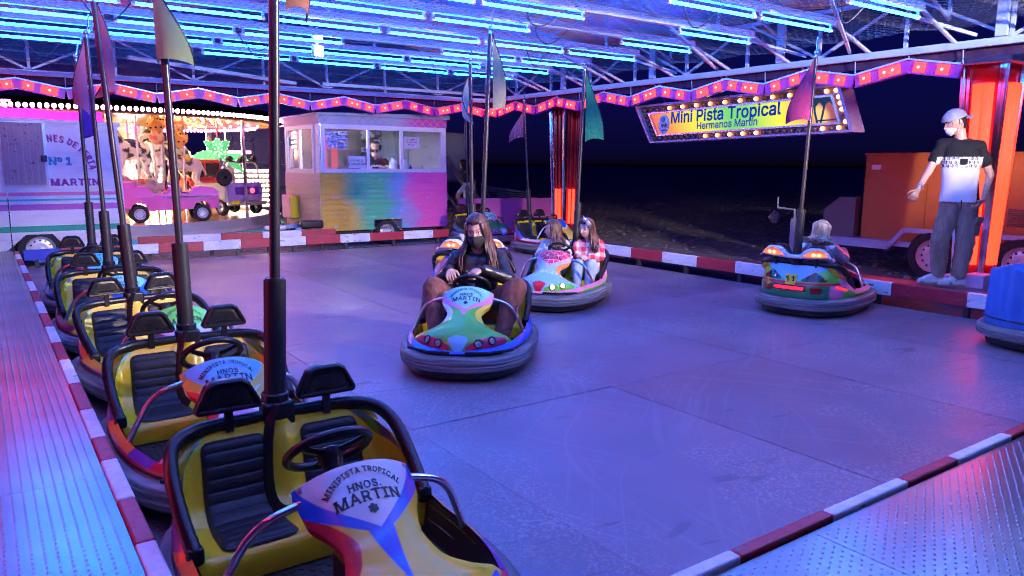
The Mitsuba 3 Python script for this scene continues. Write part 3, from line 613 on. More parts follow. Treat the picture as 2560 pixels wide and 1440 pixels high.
    d['wheel_rim'] = P(tf(w, MW), 'm_blackplastic', True); d['wheel_spokes'] = P(tf(cat([sp, hub]), MW), 'm_blackplastic', 40)
    d['console'] = P(cat([rbox(-.10, .10, .27, .60, .12, .36, .03), rbox(-.15, .15, .235, .32, .40, .47, .02), rod([0, .10, .44], [0, .28, .36], .03, 12)]), 'm_blackplastic', 30)
    # chrome rails
    for s, k in ((1, 'r'), (-1, 'l')):
        q = catmull([(s * .17, .250, .486), (s * .20, .247, .478), (s * .265, .242, .456), (s * .318, .235, .415), (s * .352, .222, .355), (s * .385, .205, .285), (s * .402, .20, .240)], 28); d['rail_' + k] = P(tube(q, 0.0125, 10), 'm_chrome', True)
    # pole sleeve, socket, straps
    d['pole_socket'] = P(cat([rbox(-.06, .06, -.505, -.43, .42, .575, .015), lathe([(.048, .50), (.050, .60), (.043, .605)], 20, (0, -.485, 0))]), 'm_blackplastic', 30)
    d['belt'] = P(tube(catmull([(.02, -.43, .57), (.05, -.405, .50), (.075, -.36, .38), (.08, -.30, .26), (.06, -.22, .245)], 16), .022, 6, flat=.14), 'm_ink', 30)
    d['grille'] = [P(tf(rbox(-.09, .09, 0, .012, -.009, .009, .005), pose(x, y, .207, yaw)), 'm_ink') for x, y, yaw in ((0.14, .752, -7), (-.14, .752, 7), (.285, .682, -34), (-.285, .682, 34))]  # ink-dark bars give the shade of recessed grille slots
    return d
LAMPPOS = [(.135, .062), (.220, .088)]     # lateral, metres up from the lower edge of the hood

def make_car(x, y, yaw, S, res=60, text=None, label='', group=None, poletop=None, flag=None, lit=False, spoiler=False, lugs=False, plate=None, cat_='bumper car'):
    """One bumper car with its own livery S; every piece an entry of its own."""
    D = once('shared', car_shared); key = num('bumper_car'); lab(key, label, cat_, group)
    M = pose(x, y, 0, yaw); TW = T(M)
    q = lambda name, d, parent=key, **k: put(name, d, None, parent, tw=TW, **k)
    qm = lambda name, m, b, s=30, parent=key, **k: put(name, m, b, parent, smooth=s, tw=TW, **k)
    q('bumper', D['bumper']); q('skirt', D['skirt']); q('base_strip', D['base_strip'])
    q('inner_shell', D['inner_shell']); f = q('floor_plate', D['floor_plate'])
    if lugs: lab(q('tread_lug', D['tread_lug'], f), None, kind='stuff')
    # body side with livery
    e = 0.45 / res
    t, s = np.meshgrid(np.linspace(0, 2 * PI, res * 4 + 1)[:-1] , np.linspace(0, 1, max(10, res // 3)), indexing='ij'); t = t - 0.13 * np.sin(4 * t)
    P = side_surface(t, s); g = grid(P, closed_u=True)
    body = qm('body', g, 'm_paint', True, color=np.clip(side_color(P, t, s, S, e * 1.2), 0, 1).reshape(-1, 3))
    # hood with rolled edge
    U, V = np.meshgrid(np.linspace(-1, 1, res + 1), np.linspace(0, 1, int(res * 1.6) + 1), indexing='ij')
    P = hood(U, V); col = np.clip(hood_color(U, V, S, e), 0, 1)
    low = P.copy(); 
    def rim(pp, cc, inward):
        k = np.linspace(0, 1, 5)[:, None, None]; R = pp[None] + k * np.array(inward) - np.array([0, 0, 1]) * (0.03 * k ** 1.6); return grid(R), np.repeat(cc[None], 5, 0).reshape(-1, 3)
    ms, cs = [grid(P)], [col.reshape(-1, 3)]
    for pp, cc, w in ((P[0], col[0], [.012, 0, 0]), (P[-1], col[-1], [-.012, 0, 0]), (P[:, 0], col[:, 0], [0, .02, -.01])):
        a, b = rim(pp, cc, w); ms.append(a); cs.append(b)
    hd = qm('hood', cat(ms), 'm_paint', True, color=np.vstack(cs))
    if text:
        h = 0.026 if not S.get('textscale') else 0.026 * S['textscale']
        tx = [on_hood(serif_arc('MINIPISTA TROPICAL', .0185, .155, .0008, .78, -.0006), 0, .036, res=.01), on_hood(serif_line('HNOS.' if text == 2 else 'HNOS', .0225, .0008, 1.0), 0, .088, res=.01), on_hood(serif_line('MARTIN', .033, .0008, 1.0), 0, .128, res=.012)]
        fl = shapely.union_all([Point(.0105 * math.cos(a), .0105 * math.sin(a)).buffer(.0052) for a in np.arange(6) * PI / 3 + PI / 6] + [LineString([(0, 0), (.0105 * math.cos(a), .0105 * math.sin(a))]).buffer(.0022) for a in np.arange(6) * PI / 3 + PI / 6])
        if not S.get('noflower'): tx.append(on_hood(prism(fl, .0008), 0, .154, res=.01))
        qm('lettering', cat(tx), 'm_ink', False, hd)
    if S.get('name'):
        qm('name_lettering', on_hood(serif_line(S['name'], .066, .0012, .80), -.02, .385, lift=.003, res=.012), mat('m_nameletter', (.70, .62, .22), .4), False, hd)
    for sx in (1, -1):
        for k, (a, b) in enumerate(LAMPPOS):
            b = HOODLEN - b; c = hood_ab(np.array(sx * a), np.array(b), 0.0); n = hood_ab(np.array(sx * a), np.array(b), .02) - c
            hl = qm('headlight', lathe([(.030, -.006), (.031, .006), (.026, .010), (.022, .006)], 20, c, n), 'm_blackplastic', 30)
            on = lit and sx == -1
            p = qm('lens', lathe([(.0225, .003), (.012, .007), (0, .008)], 16, c, n), 'm_lens' if not on else 'm_lamp', True, hl)
            if on: scene[p]['emitter'] = emitter([1.2, .8, .4], .05)
    for s_ in (1, -1): qm('hood_nut', rod(hood_ab(np.array(s_ * .165), np.array(.01), 0.0), hood_ab(np.array(s_ * .165), np.array(.01), .006), .007, 8), 'm_steel', 30, hd)
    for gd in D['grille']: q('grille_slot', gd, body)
    sh = q('seat_shell', D['seat_shell']); q('seat_pad', D['pad_l'], sh); q('seat_pad', D['pad_r'], sh); q('belt', D['belt'], sh)
    rm = q('rim', D['rim']); q('rim_end', D['rim_end_r'], rm); q('rim_end', D['rim_end_l'], rm)
    for s in (1, -1):
        h = put('headrest', D['headrest'], None, key, tw=T(M @ pose(s * .182, -.44, .575))); put('emblem', D['headrest_emblem'], None, h, tw=T(M @ pose(s * .182, -.44, .575))); put('post', D['headrest_post'], None, h, tw=T(M @ pose(s * .182, -.44, .575)))
    w = q('steering_wheel', D['wheel_rim']); q('spokes', D['wheel_spokes'], w); q('console', D['console'])
    q('handrail', D['rail_r']); q('handrail', D['rail_l'])
    q('pole_socket', D['pole_socket'])
    # pole in world space (each leans its own way)
    b = (M @ [0, -.485, .56, 1])[:3]; tp = np.array(poletop if poletop is not None else [b[0], b[1], 2.6]); dd = (tp - b); at = lambda z: b + dd * (z - b[2]) / dd[2]
    pl = put('pole', rod(at(1.0), at(2.45), .0185, 14), 'm_polegrey', key, smooth=30); put('sleeve', cat([rod(at(.56), at(1.028), .040, 18), rod(at(1.028), at(1.034), .034, 18)]), 'm_polesleeve', pl, smooth=30)
    put('contact', cat([rod(at(2.45), at(2.485), .012, 10), tf(trimesh.creation.icosphere(subdivisions=2, radius=.022), trimesh.transformations.translation_matrix(at(2.49))), tube([at(2.49), at(2.54) + [.02, .01, 0], at(2.60) + [.03, .03, 0], at(2.64) + [.04, .03, 0]], .006, 6)]), 'm_chrome', pl, smooth=30)
    if flag:
        m, c = flag_mesh(at(min(flag.get('z', 2.5), 2.45)), flag); fk = num('flag'); lab(fk, flag['label'], 'flag'); scene[fk] = mikit.ply(m, 'm_flag', smooth=True, color=c)
        put('hem', tube(m.vertices[flag_hem_index()], .004, 5), 'm_ink', fk)
    if spoiler: add_spoiler(key, TW)
    if plate is not None: add_rear(key, TW, S, plate)
    return key
mat('m_lens', (0.30, 0.30, 0.32), 0.12, 0.0, 0.8)
mat('m_polegrey', (0.06, 0.06, 0.066), 0.3, 0.5)
mat('m_polesleeve', (0.032, 0.032, 0.036), 0.42, 0.2)
mat('m_flag', {'type': 'mesh_attribute', 'name': 'vertex_color'}, 0.8, spec=0.2)
FN = 26
def flag_hem_index(): return np.r_[np.arange(FN) * FN + (FN - 1)]
def flag_mesh(top, F):
    """Pennant hung from the pole top: long edge on the pole, tip hanging down and curling."""
    L, w, az, curl = F.get('L', .62) * .95, F.get('w', .30) * .78, math.radians(F.get('az', 0)), F.get('curl', 2.2)
    a, b = np.meshgrid(np.linspace(0, 1, FN), np.linspace(0, 1, FN), indexing='ij')   # a down the pole, b outwards
    reach = w * (np.sin(np.clip(a * 1.02, 0, 1) * PI * 0.5) ** 1.3)
    drop = F.get('drop', 1.15) * b ** 1.4 * a
    ang = az + curl * b * a ** 0.8; rr = reach * b * (1 - 0.25 * b * curl / 3)
    X = top[0] + np.cos(ang) * (0.021 + rr); Y = top[1] + np.sin(ang) * (0.021 + rr); Z = top[2] - a * L * (1 - .35 * b) - drop * w
    P = np.stack([X, Y, Z], -1); c = np.array(F['col']) * .62 * (0.9 + 0.2 * meshkit.fbm(P * 9, 3)[..., None])
    return grid(P), c.reshape(-1, 3)
def add_spoiler(key, TW):
    """White wing behind the headrests with two orange lamp fields."""
    x = np.linspace(-.37, .37, 61); hump = 0.075 * np.exp(-((np.abs(x) - .20) / .115) ** 4) ; zt = .60 + hump - .10 * np.clip((np.abs(x) - .30) / .07, 0, 1) ** 2 * .5; zb = .565 + .012 * np.cos(x * 8) * 0 + .02 * (x / .37) ** 2
    yb = -.545 + .055 * (x / .37) ** 2; a = np.linspace(0, 2 * PI, 17)[:-1]
    rings = []
    for i in range(61):
        c, h = (zt[i] + zb[i]) / 2, (zt[i] - zb[i]) / 2; k = 1 if 2 < i < 58 else .6
        rings.append(np.stack([np.full(16, x[i]), yb[i] + .030 * k * np.sign(np.cos(a)) * np.abs(np.cos(a)) ** .6, c + h * k * np.sign(np.sin(a)) * np.abs(np.sin(a)) ** .6], 1))
    sp = put('spoiler', loft(rings), 'm_spoiler', key, smooth=50, tw=TW)
    put('spoiler_edge', tube(np.stack([x[2:-2], yb[2:-2] + .02, zt[2:-2] + .004], 1), .008, 6), 'm_blackplastic', sp, smooth=30, tw=TW)
    for s in (1, -1): put('spoiler_post', rod([s * .2, -.50, .49], [s * .2, -.53, .58], .011, 8), 'm_blackplastic', sp, smooth=30, tw=TW)
    for s in (1, -1):
        pts = [(.10, .593), (.17, .640), (.225, .655), (.285, .640), (.315, .600), (.20, .588)]; n = len(pts)
        poly = Polygon([(s * p[0], p[1]) for p in pts]).buffer(.004, quad_segs=3); m = prism(poly, .006); v, f = trimesh.remesh.subdivide_to_size(m.vertices, m.faces, .016, max_iter=8)
        xx, zz, th = v[:, 0], v[:, 1], v[:, 2]; f = f[:, ::-1]; yy = np.interp(xx, x, yb) - .030 - th
        hot = sum(np.exp(-((xx - s * c) ** 2 + (zz - .612) ** 2) / .011 ** 2) for c in (.195, .245)); c = np.array([.16, .022, .006])[None] * (.3 + .7 * np.exp(-((zz - .61) / .03) ** 2))[:, None] + hot[:, None] * np.array([.8, .35, .15])
        k = put('spoiler_lamp', trimesh.Trimesh(np.stack([xx, yy, zz], 1), f[:, ::-1], process=False), 'm_lamp', sp, smooth=True, color=c, tw=TW); scene[k]['emitter'] = emit_vc(0)
mat('m_spoiler', (.70, .70, .70), .25, clearcoat=.6)
def rear_y(x, z):
    """Depth of the rear panel at lateral x and height z, from the body surface."""
    t = np.linspace(PI * 1.03, PI * 1.97, 90); s = np.linspace(0, 1, 30); A, B = np.meshgrid(t, s, indexing='ij'); P = side_surface(A, B)
    from scipy.interpolate import griddata
    return griddata(P[..., [0, 2]].reshape(-1, 2), P[..., 1].ravel(), (x, z), method='linear', fill_value=-.58)
def rear_decal(poly, th=.004, lift=.002, res=.02):
    m = prism(poly, th); v, f = trimesh.remesh.subdivide_to_size(m.vertices, m.faces, res, max_iter=8)
    return trimesh.Trimesh(np.stack([v[:, 0], rear_y(v[:, 0], v[:, 1]) - lift - v[:, 2], v[:, 1]], 1), f, process=False)
def add_rear(key, TW, S, plate):
    g = lambda name, poly, b, col=None, parent=key, **k: put(name, rear_decal(poly, **k), b, parent, tw=TW)
    for s in (1, -1):
        w = g('rear_window', Polygon([(s * .10, .362), (s * .21, .437), (s * .315, .362)]).buffer(-.006).buffer(.012, quad_segs=4), 'm_darkglass')
        g('tail_lamp', sbox(min(s * .20, s * .275), .252, max(s * .20, s * .275), .288).buffer(.008), 'm_redlens', th=.008)
    k = num(key + '__brake_bar'); m = rear_decal(sbox(-.155, .278, .125, .290).buffer(.008, quad_segs=2), .008, res=.014); scene[k] = mikit.ply(m, 'm_lamp', color=np.array([.30, .002, .006])[None] * np.where(np.abs(((m.vertices[:, :1] * 60) % 1) - .5) < .25, 2.2, .4)); scene[k]['to_world'] = TW; scene[k]['emitter'] = emit_vc(0)
    g('brake_bar_housing', sbox(-.17, .268, .14, .30).buffer(.008, quad_segs=2), 'm_ink', th=.003, lift=.001, res=.03)
    p = g('number_plate', Polygon([(-.048, .315), (.048, .315), (.062, .412), (-.062, .412)]), 'm_plateyellow', th=.006, lift=.004)
    if plate:
        t = meshkit.text_mesh(plate, .062, .002, bold=True); t.apply_translation([-(t.bounds[0][0] + t.bounds[1][0]) / 2, 0, 0]); v, f = trimesh.remesh.subdivide_to_size(t.vertices, t.faces, .02, max_iter=8)
        put('number', trimesh.Trimesh(np.stack([v[:, 0], rear_y(v[:, 0] * 0, v[:, 1] * 0 + .36) - .0125 - v[:, 2] + (v[:, 1] + .333 - .36) * .05, v[:, 1] + .333], 1), f, process=False), 'm_ink', p, tw=TW)
    # side marker
    M = np.array(TW.matrix) if hasattr(TW, 'matrix') else TW
    for s in (1,):
        a, b = side_surface(np.array(2 * PI - .66), np.array(.42)), side_surface(np.array(2 * PI - .38), np.array(.42)); a, b = a * [s, 1, 1], b * [s, 1, 1]
        k = put('side_marker', bar(a, b, .02, .022), 'm_lamp', key, tw=TW); scene[k]['emitter'] = emitter([.22, .003, .004], .03)
mat('m_darkglass', (.01, .008, .012), .08, 0, .8); mat('m_redlens', (.25, .01, .015), .15, 0, .7); mat('m_plateyellow', (.75, .58, .02), .35)

base = dict(shield='white', band='blue', band2=None, mid='yellow', nose='yellow', edge_r='red', edge_l='yellow', lampfield='blue', emblem='white', side='blue', lower='red', front='red', rear_low='dgreen', rear_side='pink', rear_belt='red', rear_mid='green', rear_top='lblue')
def L(**k): return {**base, **k}
ROW = 'bumper cars parked in a row along the left kerb'
make_car(.844, 2.258, 180.3, L(edge_l='yellow', bandlen=.30, side='purple', lower='purple', front='rose', flash='orange'), 150, 2, 'nearest parked bumper car with white shield on a blue, red and yellow hood', ROW, poletop=[.918, 2.72, 2.6], lugs=True,
         flag=dict(col=(.50, .20, .10), z=2.46, az=-20, curl=1.0, L=.50, w=.20, label='dark orange pennant with black hem on the nearest car pole'))
make_car(.844, 3.735, 180.3, L(shield='lblue', band='gold', mid='white', nose='pink', edge_r='red', edge_l='gold', side='purple', lower='red', front='red', lampfield='orange', flash='orange'), 110, 1, 'second parked bumper car with a light blue shield and red edge', ROW, poletop=[.815, 4.226, 2.6], lugs=True,
         flag=dict(col=(.45, .55, .22), z=2.58, az=195, curl=2.6, L=.55, w=.20, label='pale green pennant on the pole of the second parked car'))
make_car(.90, 5.19, 192, L(shield='green', band='cyan', mid='lilac', nose='green', edge_r='lilac', edge_l='lilac', side='orange', lower='purple', front='teal', lampfield='red', flash='gold'), 70, 1, 'third parked bumper car with a green shield and purple side', ROW, poletop=[.699, 5.678, 2.6],
         flag=dict(col=(.62, .16, .22), z=2.58, az=-35, curl=2.3, L=.60, w=.24, label='large pink pennant on the third parked car, black hem curling right'))
make_car(.858, 6.79, 179.5, L(shield='cyan', band='blue', mid='blue', nose='white', edge_r='gold', edge_l='blue', side='maroon', lower='maroon', front='yellow', lampfield='red'), 60, 1, 'fourth parked bumper car with a pale blue shield and maroon side', ROW, poletop=[.827, 7.279, 2.6],
         flag=dict(col=(.66, .22, .30), z=2.5, az=205, curl=-1.0, L=.66, w=.14, label='salmon pink pennant hanging left on the fourth parked car'))
make_car(.89, 8.51, 176, L(shield='teal', band='lblue', mid='red', nose='green', edge_r='red', edge_l='blue', side='navy', lower='navy', front='green', lampfield='red'), 60, 1, 'farthest car of the left row, dark blue side, nearest the trailer wheel', ROW, poletop=[.916, 8.995, 2.6],
         flag=dict(col=(.16, .04, .34), z=2.40, az=-30, curl=1.9, L=.75, w=.28, label='violet pennant on the farthest parked car of the left row'))
make_car(3.0, 4.80, 140.2, L(shield='cyan', band='pink', bandlen=.11, mid='green', nose='green', edge_r='white', edge_l='yellow', lampfield='rose', emblem='cyan', side='blue', lower='blue', front='blue'), 130, 1, 'green and pink bumper car with cyan shield driven by the masked girl', 'bumper cars being driven', poletop=[3.381, 5.128, 2.6],
         flag=dict(col=(.56, .47, .27), z=2.5, az=-42, curl=1.1, L=.62, w=.23, label='cream pennant with black hem above the masked girl'))
make_car(5.048, 6.267, 123.1, L(shield='rose', band='lilac', bandlen=.14, mid='sky', nose='sky', edge_r='sky', edge_l='orange', lampfield='green', emblem='red', side='pink', lower='green', front='pink', web=True, name='ROCIO', noflower=True, rear_side='pink'), 110, 1, 'pink and light blue bumper car with red shield and a name on its nose', 'bumper cars being driven', poletop=[5.502, 6.492, 2.6], lit=True,
         flag=dict(col=(.05, .42, .20), z=2.52, az=-45, curl=.25, L=.80, w=.27, label='bright green pennant on the pole behind the two small girls'))
make_car(6.955, 4.50, -79, L(shield='lblue', band='red', mid='white', nose='white', side='pink', lower='green', front='blue', rear_top='lblue'), 110, 0, 'bumper car seen from behind with white wing and yellow number 11 plate', 'bumper cars being driven', poletop=[6.509, 4.362, 2.6], spoiler=True, plate='11',
         flag=dict(col=(.62, .07, .22), z=2.52, az=170, curl=-1.0, L=.62, w=.25, label='magenta pennant in front of the lit sign'))
make_car(4.46, 7.14, -32, L(side='blue', lower='blue', rear_low='blue', rear_side='pink', rear_belt='pink', rear_mid='pink', rear_top='blue', front='blue'), 60, 0, 'blue and pink bumper car seen from behind, hidden behind the masked girl', 'bumper cars being driven', poletop=[4.192, 6.736, 2.6], spoiler=True, plate='',
         flag=dict(col=(.60, .56, .50), z=2.34, az=150, curl=1.7, L=.40, w=.30, label='white pennant hanging limp on the pole left of the cream one'))
make_car(7.66, 9.9, 183, L(shield='blue', band='white', mid='gold', nose='gold', side='blue', lower='red', front='red', flash='white', emblem='white', lampfield='red'), 70, 0, 'empty red and blue bumper car parked by the pink wall behind the small girls', 'bumper cars parked by the pink wall', poletop=[7.537, 10.448, 2.6],
         flag=dict(col=(.46, .16, .24), z=2.36, az=200, curl=-1.2, L=.50, w=.28, label='dusty pink pennant on the empty red car'))
make_car(7.66, 11.93, 179.6, L(shield='cyan', band='pink', mid='dgreen', nose='dgreen', edge_r=None, edge_l=None, side='dgreen', lower='blue', front='blue', emblem='lblue', lampfield='rose'), 70, 1, 'empty green bumper car with pale blue shield beside the ticket booth', 'bumper cars parked by the pink wall', poletop=[7.622, 12.433, 2.6],
         flag=dict(col=(.55, .54, .56), z=2.30, az=200, curl=.3, L=.62, w=.06, label='narrow grey pennant furled on the pole beside the booth'))
# ================================================================ far side: trailer, carousel, ticket booth, pink wall; right side: columns, sign, generator
def vcm(mesh, fn, smooth=False):
    """Colours per vertex from fn(points) -> (n, 3)."""
    return dict(mesh=mesh, color=np.clip(fn(np.asarray(mesh.vertices)), 0, 1), smooth=smooth)
def pv(name, mesh, fn, parent=None, b='m_vc', smooth=False):
    """smooth False or True."""
    return put(name, mesh, b, parent, smooth=smooth, color=np.clip(fn(np.asarray(mesh.vertices)), 0, 1))
def flat(c): return lambda v: np.repeat(np.array(c, float)[None], len(v), 0)
def panelgrid(x0, x1, z0, z1, y0, y1, n):
    """A thin box with a finely divided front (facing -y)."""
    m = bx(x0, x1, y0, y1, z0, z1); v, f = trimesh.remesh.subdivide_to_size(m.vertices, m.faces, n, max_iter=14); return trimesh.Trimesh(v, f, process=False)
def wheel(key, c, r, w, axis, name='wheel'):
    """Tyre, dished rim with black stubs for the shade of round holes, hub; axis points outwards."""
    t = put(name, lathe([(r * .62, -w / 2), (r * .9, -w / 2), (r * .98, -w * .36), (r, -w * .1), (r, w * .1), (r * .98, w * .36), (r * .9, w / 2), (r * .64, w / 2), (r * .62, w * .2)], 36, c, axis), 'm_tyre', key, smooth=40)
    put('rim', lathe([(r * .63, w * .42), (r * .60, w * .48), (r * .56, w * .30), (r * .50, w * .16), (r * .34, w * .24), (r * .26, w * .20), (r * .12, w * .22), (r * .10, w * .36), (0, w * .38)], 30, c, axis), 'm_rim', t, smooth=40)
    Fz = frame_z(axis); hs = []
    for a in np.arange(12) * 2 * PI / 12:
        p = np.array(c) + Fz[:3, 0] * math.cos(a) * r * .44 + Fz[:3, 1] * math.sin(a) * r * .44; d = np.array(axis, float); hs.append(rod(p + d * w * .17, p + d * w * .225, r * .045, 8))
    k = put('hole', cat(hs), 'm_ink', t); lab(k, None, kind='stuff'); return t  # solid black stubs put the shade of openings on the rim
mat('m_tyre', (.022, .022, .024), .8); mat('m_rim', (.62, .62, .64), .35, .4)
mat('m_trailerwhite', proc(lambda p, n, uv: mix((.70, .70, .70), (.55, .53, .52), 0.7 * smoothstep(.5, .8, fbm(p.x * 3, p.y * 3, p.z * 9, 4)))), .4)
mat('m_oldwood', proc(lambda p, n, uv: mix((.30, .22, .22), (.42, .36, .38), fbm(p.x * 60, p.y * 9, p.z * 4, 4)) * (1 - 0.6 * smoothstep(.62, .75, fbm(p.x * 25, p.y * 9, p.z * 19, 3)))), .75)

# ---- white trailer
t = 'trailer'; lab(t, 'white fairground trailer with pink and green stripes and a wooden shutter', 'trailer'); TY0 = 12.9
arch = [(.20, .10), (.50, .40), (.83, .39), (.97, .25), (.97, .10)]
face = Polygon([(-1.9, .14), (arch[0][0] - .06, .14)] + arch[:0] + [(.22, .14), (.50, .40), (.83, .40), (1.04, .14), (1.80, .14), (1.765, 1.99), (-1.9, 2.09)])
put('wall', onplane(prism(face, .04), [0, TY0 + .04, 0], [1, 0, 0], [0, 0, 1]), 'm_trailerwhite', t)
put('wall', cat([bx(-1.9, 1.76, TY0 + 1.2, TY0 + 1.24, .14, 1.99), bx(1.745, 1.78, TY0 + .045, TY0 + 1.2, .14, 1.985), bx(-1.9, -1.86, TY0 + .045, TY0 + 1.2, .14, 2.05)]), 'm_trailerwhite', t)
put('roof', tf(rbox(-1.95, 1.83, TY0 - .02, TY0 + 1.27, -.035, .02, .015), np.array([[1, 0, 0, 0], [0, 1, 0, 0], [-.024, 0, 1, 2.045], [0, 0, 0, 1.0]])), 'm_trailerwhite', t)
put('corner_trim', bar([1.805, TY0 + .02, .14], [1.77, TY0 + .02, 2.0], .03), 'm_trailerwhite', t)
for z0, z1, c in ((.955, 1.006, C['pink']), (.880, .909, C['teal']), (.748, .834, (.50, .14, .42)), (.437, .523, (.02, .38, .22))):
    for x0, x1 in ((-1.86, .315), (.335, 1.76)): pv('stripe', bx(x0, x1, TY0 - .003, TY0 - .0005, z0, z1), flat(c), t)
put('door_seam', bx(.318, .332, TY0 - .004, TY0 - .0005, .16, .93), 'm_darksteel', t)
put('wheel_well', cat([bx(.20, 1.08, TY0 + .05, TY0 + .5, .42, .43), bx(.20, 1.08, TY0 + .5, TY0 + .51, .10, .43), bx(.19, .20, TY0 + .05, TY0 + .51, .10, .43), bx(1.08, 1.09, TY0 + .05, TY0 + .51, .10, .43)]), 'm_trailerwhite', t)
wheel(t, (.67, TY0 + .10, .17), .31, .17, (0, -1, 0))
sh = put('shutter', cat([bx(.31, .83, TY0 - .035, TY0 - .02, 1.12, 1.985), bx(.815, .845, TY0 - .05, TY0 - .0005, 1.10, 2.0), bx(.30, .845, TY0 - .05, TY0 - .0005, 1.095, 1.115), bx(.30, .845, TY0 - .05, TY0 - .0005, 1.985, 2.0)]), 'm_steel', t)
for i in range(6): put('plank', bx(.312 + i * .084, .312 + i * .084 + .080, TY0 - .046 - .002 * (i % 2), TY0 - .0355, 1.118, 1.982), 'm_oldwood', sh)
put('latch', cat([rbox(.77, .845, TY0 - .075, TY0 - .05, 1.44, 1.53, .01), rod([.81, TY0 - .08, 1.485], [.81, TY0 - .07, 1.485], .016, 10)]), 'm_darksteel', sh)
def wall_text(m, x, z, col, ex=(1, 0, 0), name='lettering', parent=t, y=TY0, off=.0004):
    return pv(name, onplane(m, [x, y - off, z], ex, [0, 0, 1]), flat(col), parent)
tx = dict(parent=t)
m = serif_arc('ATRACCIONES DE FERIA', .088, .45, .002, .72, .004)
for dx, col, o in ((.010, (.20, .03, .22), .0003), (0, (.50, .03, .22), .0028)): wall_text(m, .93 + dx, 1.735 - dx, col, off=o)
for dx, col, o in ((.010, (.02, .15, .25), .0003), (0, (.03, .40, .50), .0028)):
    wall_text(cat([serif_line('N', .105, .002, 1.0), tf(plain('º', .10, .002), pose(.09, 0)), tf(plain('1', .105, .002), pose(.205, 0))]), .905 + dx, 1.405 - dx, col, off=o)
    wall_text(serif_line('J. MARTIN', .092, .002, 1.08, .006), 1.085 + dx, 1.105 - dx * .8, [(.14, .03, .25), (.36, .02, .25)][o > .001], off=o)

# ---- carousel
CC = np.array([1.65, 16.5]); cz = .45
XF = np.array([[1.12, 0, 0, 1.85 - 1.12 * 1.65], [0, 1.12, 0, 18.48 - 1.12 * 16.5], [0, 0, 1.12, .33 - 1.12 * .45], [0, 0, 0, 1]])
k = 'carousel'; lab(k, 'brightly lit merry-go-round with pink bulb rows and a turning wooden platform', 'carousel')
ang = np.linspace(0, 2 * PI, 97)[:-1]
disc = lambda r, z0, z1, n=96: lathe([(0, z1), (r, z1), (r, z0), (0, z0)], n, (CC[0], CC[1], 0))
mat('m_wood', proc(lambda p, n, uv: mix((.42, .22, .09), (.55, .33, .15), fbm(p.x * 3, p.y * 28, 0.0, 3))), .22, clearcoat=.6)
put('platform', disc(3.30, .40, cz), 'm_wood', k, smooth=30)
pv('platform_rim', lathe([(3.30, .452), (3.36, .45), (3.38, .30), (3.42, .24), (3.30, .24)], 96, (CC[0], CC[1], 0)), flat((.35, .34, .36)), k)
pv('base_ring', lathe([(3.55, .25), (3.60, .24), (3.62, .02), (3.5, .02)], 96, (CC[0], CC[1], 0)), flat((.05, .42, .50)), k)
mat('m_canopy', proc(lambda p, n, uv: mix((.55, .22, .08), (.60, .42, .18), smoothstep(.4, .6, noise(p.x * 2.2, p.y * 2.2)))), .5)
put('canopy', lathe([(3.62, 2.34), (3.50, 2.17), (2.8, 2.30), (.9, 2.62), (0, 2.66)], 24, (CC[0], CC[1], 0)), 'm_canopy', k)
put('canopy_top', lathe([(0, 3.0), (2.5, 2.62), (3.64, 2.36), (3.62, 2.34)], 24, (CC[0], CC[1], 0)), 'm_tarpside', k)
fas = put('fascia', lathe([(3.64, 2.36), (3.67, 2.20), (3.64, 2.19), (3.62, 2.34)], 48, (CC[0], CC[1], 0)), 'm_lamp', k, smooth=40); scene[fas]['emitter'] = emitter(np.array([.5, .012, .22]), .3)
def bulbs(P, r, L, parent, name='bulb_row', w=.3):
    b = trimesh.creation.icosphere(subdivisions=1, radius=r); ms = []
    for p in P: q = b.copy(); q.vertices *= [1, 1, 1.25]; q.apply_translation(p); ms.append(q)
    kk = put(name, cat(ms), 'm_lamp', parent, smooth=True); scene[kk]['emitter'] = emitter(L, w); lab(kk, None, kind='stuff'); return kk
bulbs([(CC[0] + 3.70 * math.cos(a), CC[1] + 3.70 * math.sin(a), 2.235) for a in np.linspace(PI * .9, PI * 2.1, 158)], .030, np.array([3.0, 1.0, 2.3]), k, w=1.2)
bulbs([(CC[0] + 3.25 * math.cos(a), CC[1] + 3.25 * math.sin(a), 2.15) for a in np.linspace(0, PI, 110)], .030, np.array([.8, .14, .5]), k)
for a in np.arange(12) * PI / 6 + .1:
    bulbs([(CC[0] + r * math.cos(a), CC[1] + r * math.sin(a), 2.12 + (3.3 - r) * .16) for r in np.linspace(1.0, 3.2, 13)], .022, np.array([3.4, 2.8, 2.0]), k, w=.4)
# central drum with mural panels, mirrors and light strips
dr_ = put('centre_drum', lathe([(1.32, .45), (1.32, 2.3)], 12, (CC[0], CC[1], 0)), 'm_mirror', k)
for i in range(12):
    a0, a1 = i * PI / 6 + .03, (i + 1) * PI / 6 - .03; A, B = [np.array([CC[0] + 1.36 * math.cos(a), CC[1] + 1.36 * math.sin(a)]) for a in (a0, a1)]
    u, v = np.meshgrid(np.linspace(0, 1, 14), np.linspace(.75, 2.1, 20), indexing='ij'); P = np.concatenate([A + u[..., None] * (B - A), v[..., None]], -1)
    pal = [(.30, .50, .66), (.70, .40, .50), (.50, .42, .66), (.66, .56, .30), (.62, .62, .62), (.66, .64, .62)]; f = meshkit.fbm(P * 2.6 + i * 9, 3); j = np.clip(((f - .25) / .5 * 5).astype(int), 0, 5)
    pv('mural', grid(P), lambda V, j=j, i=i: np.array(pal)[(j.ravel() + i) % 6], dr_, smooth=True)
bulbs([(CC[0] + 1.40 * math.cos(a), CC[1] + 1.40 * math.sin(a), z) for a in np.arange(12) * PI / 6 for z in np.arange(.5, 2.25, .10)], .022, WARM_L * 1.6, k, w=.6)
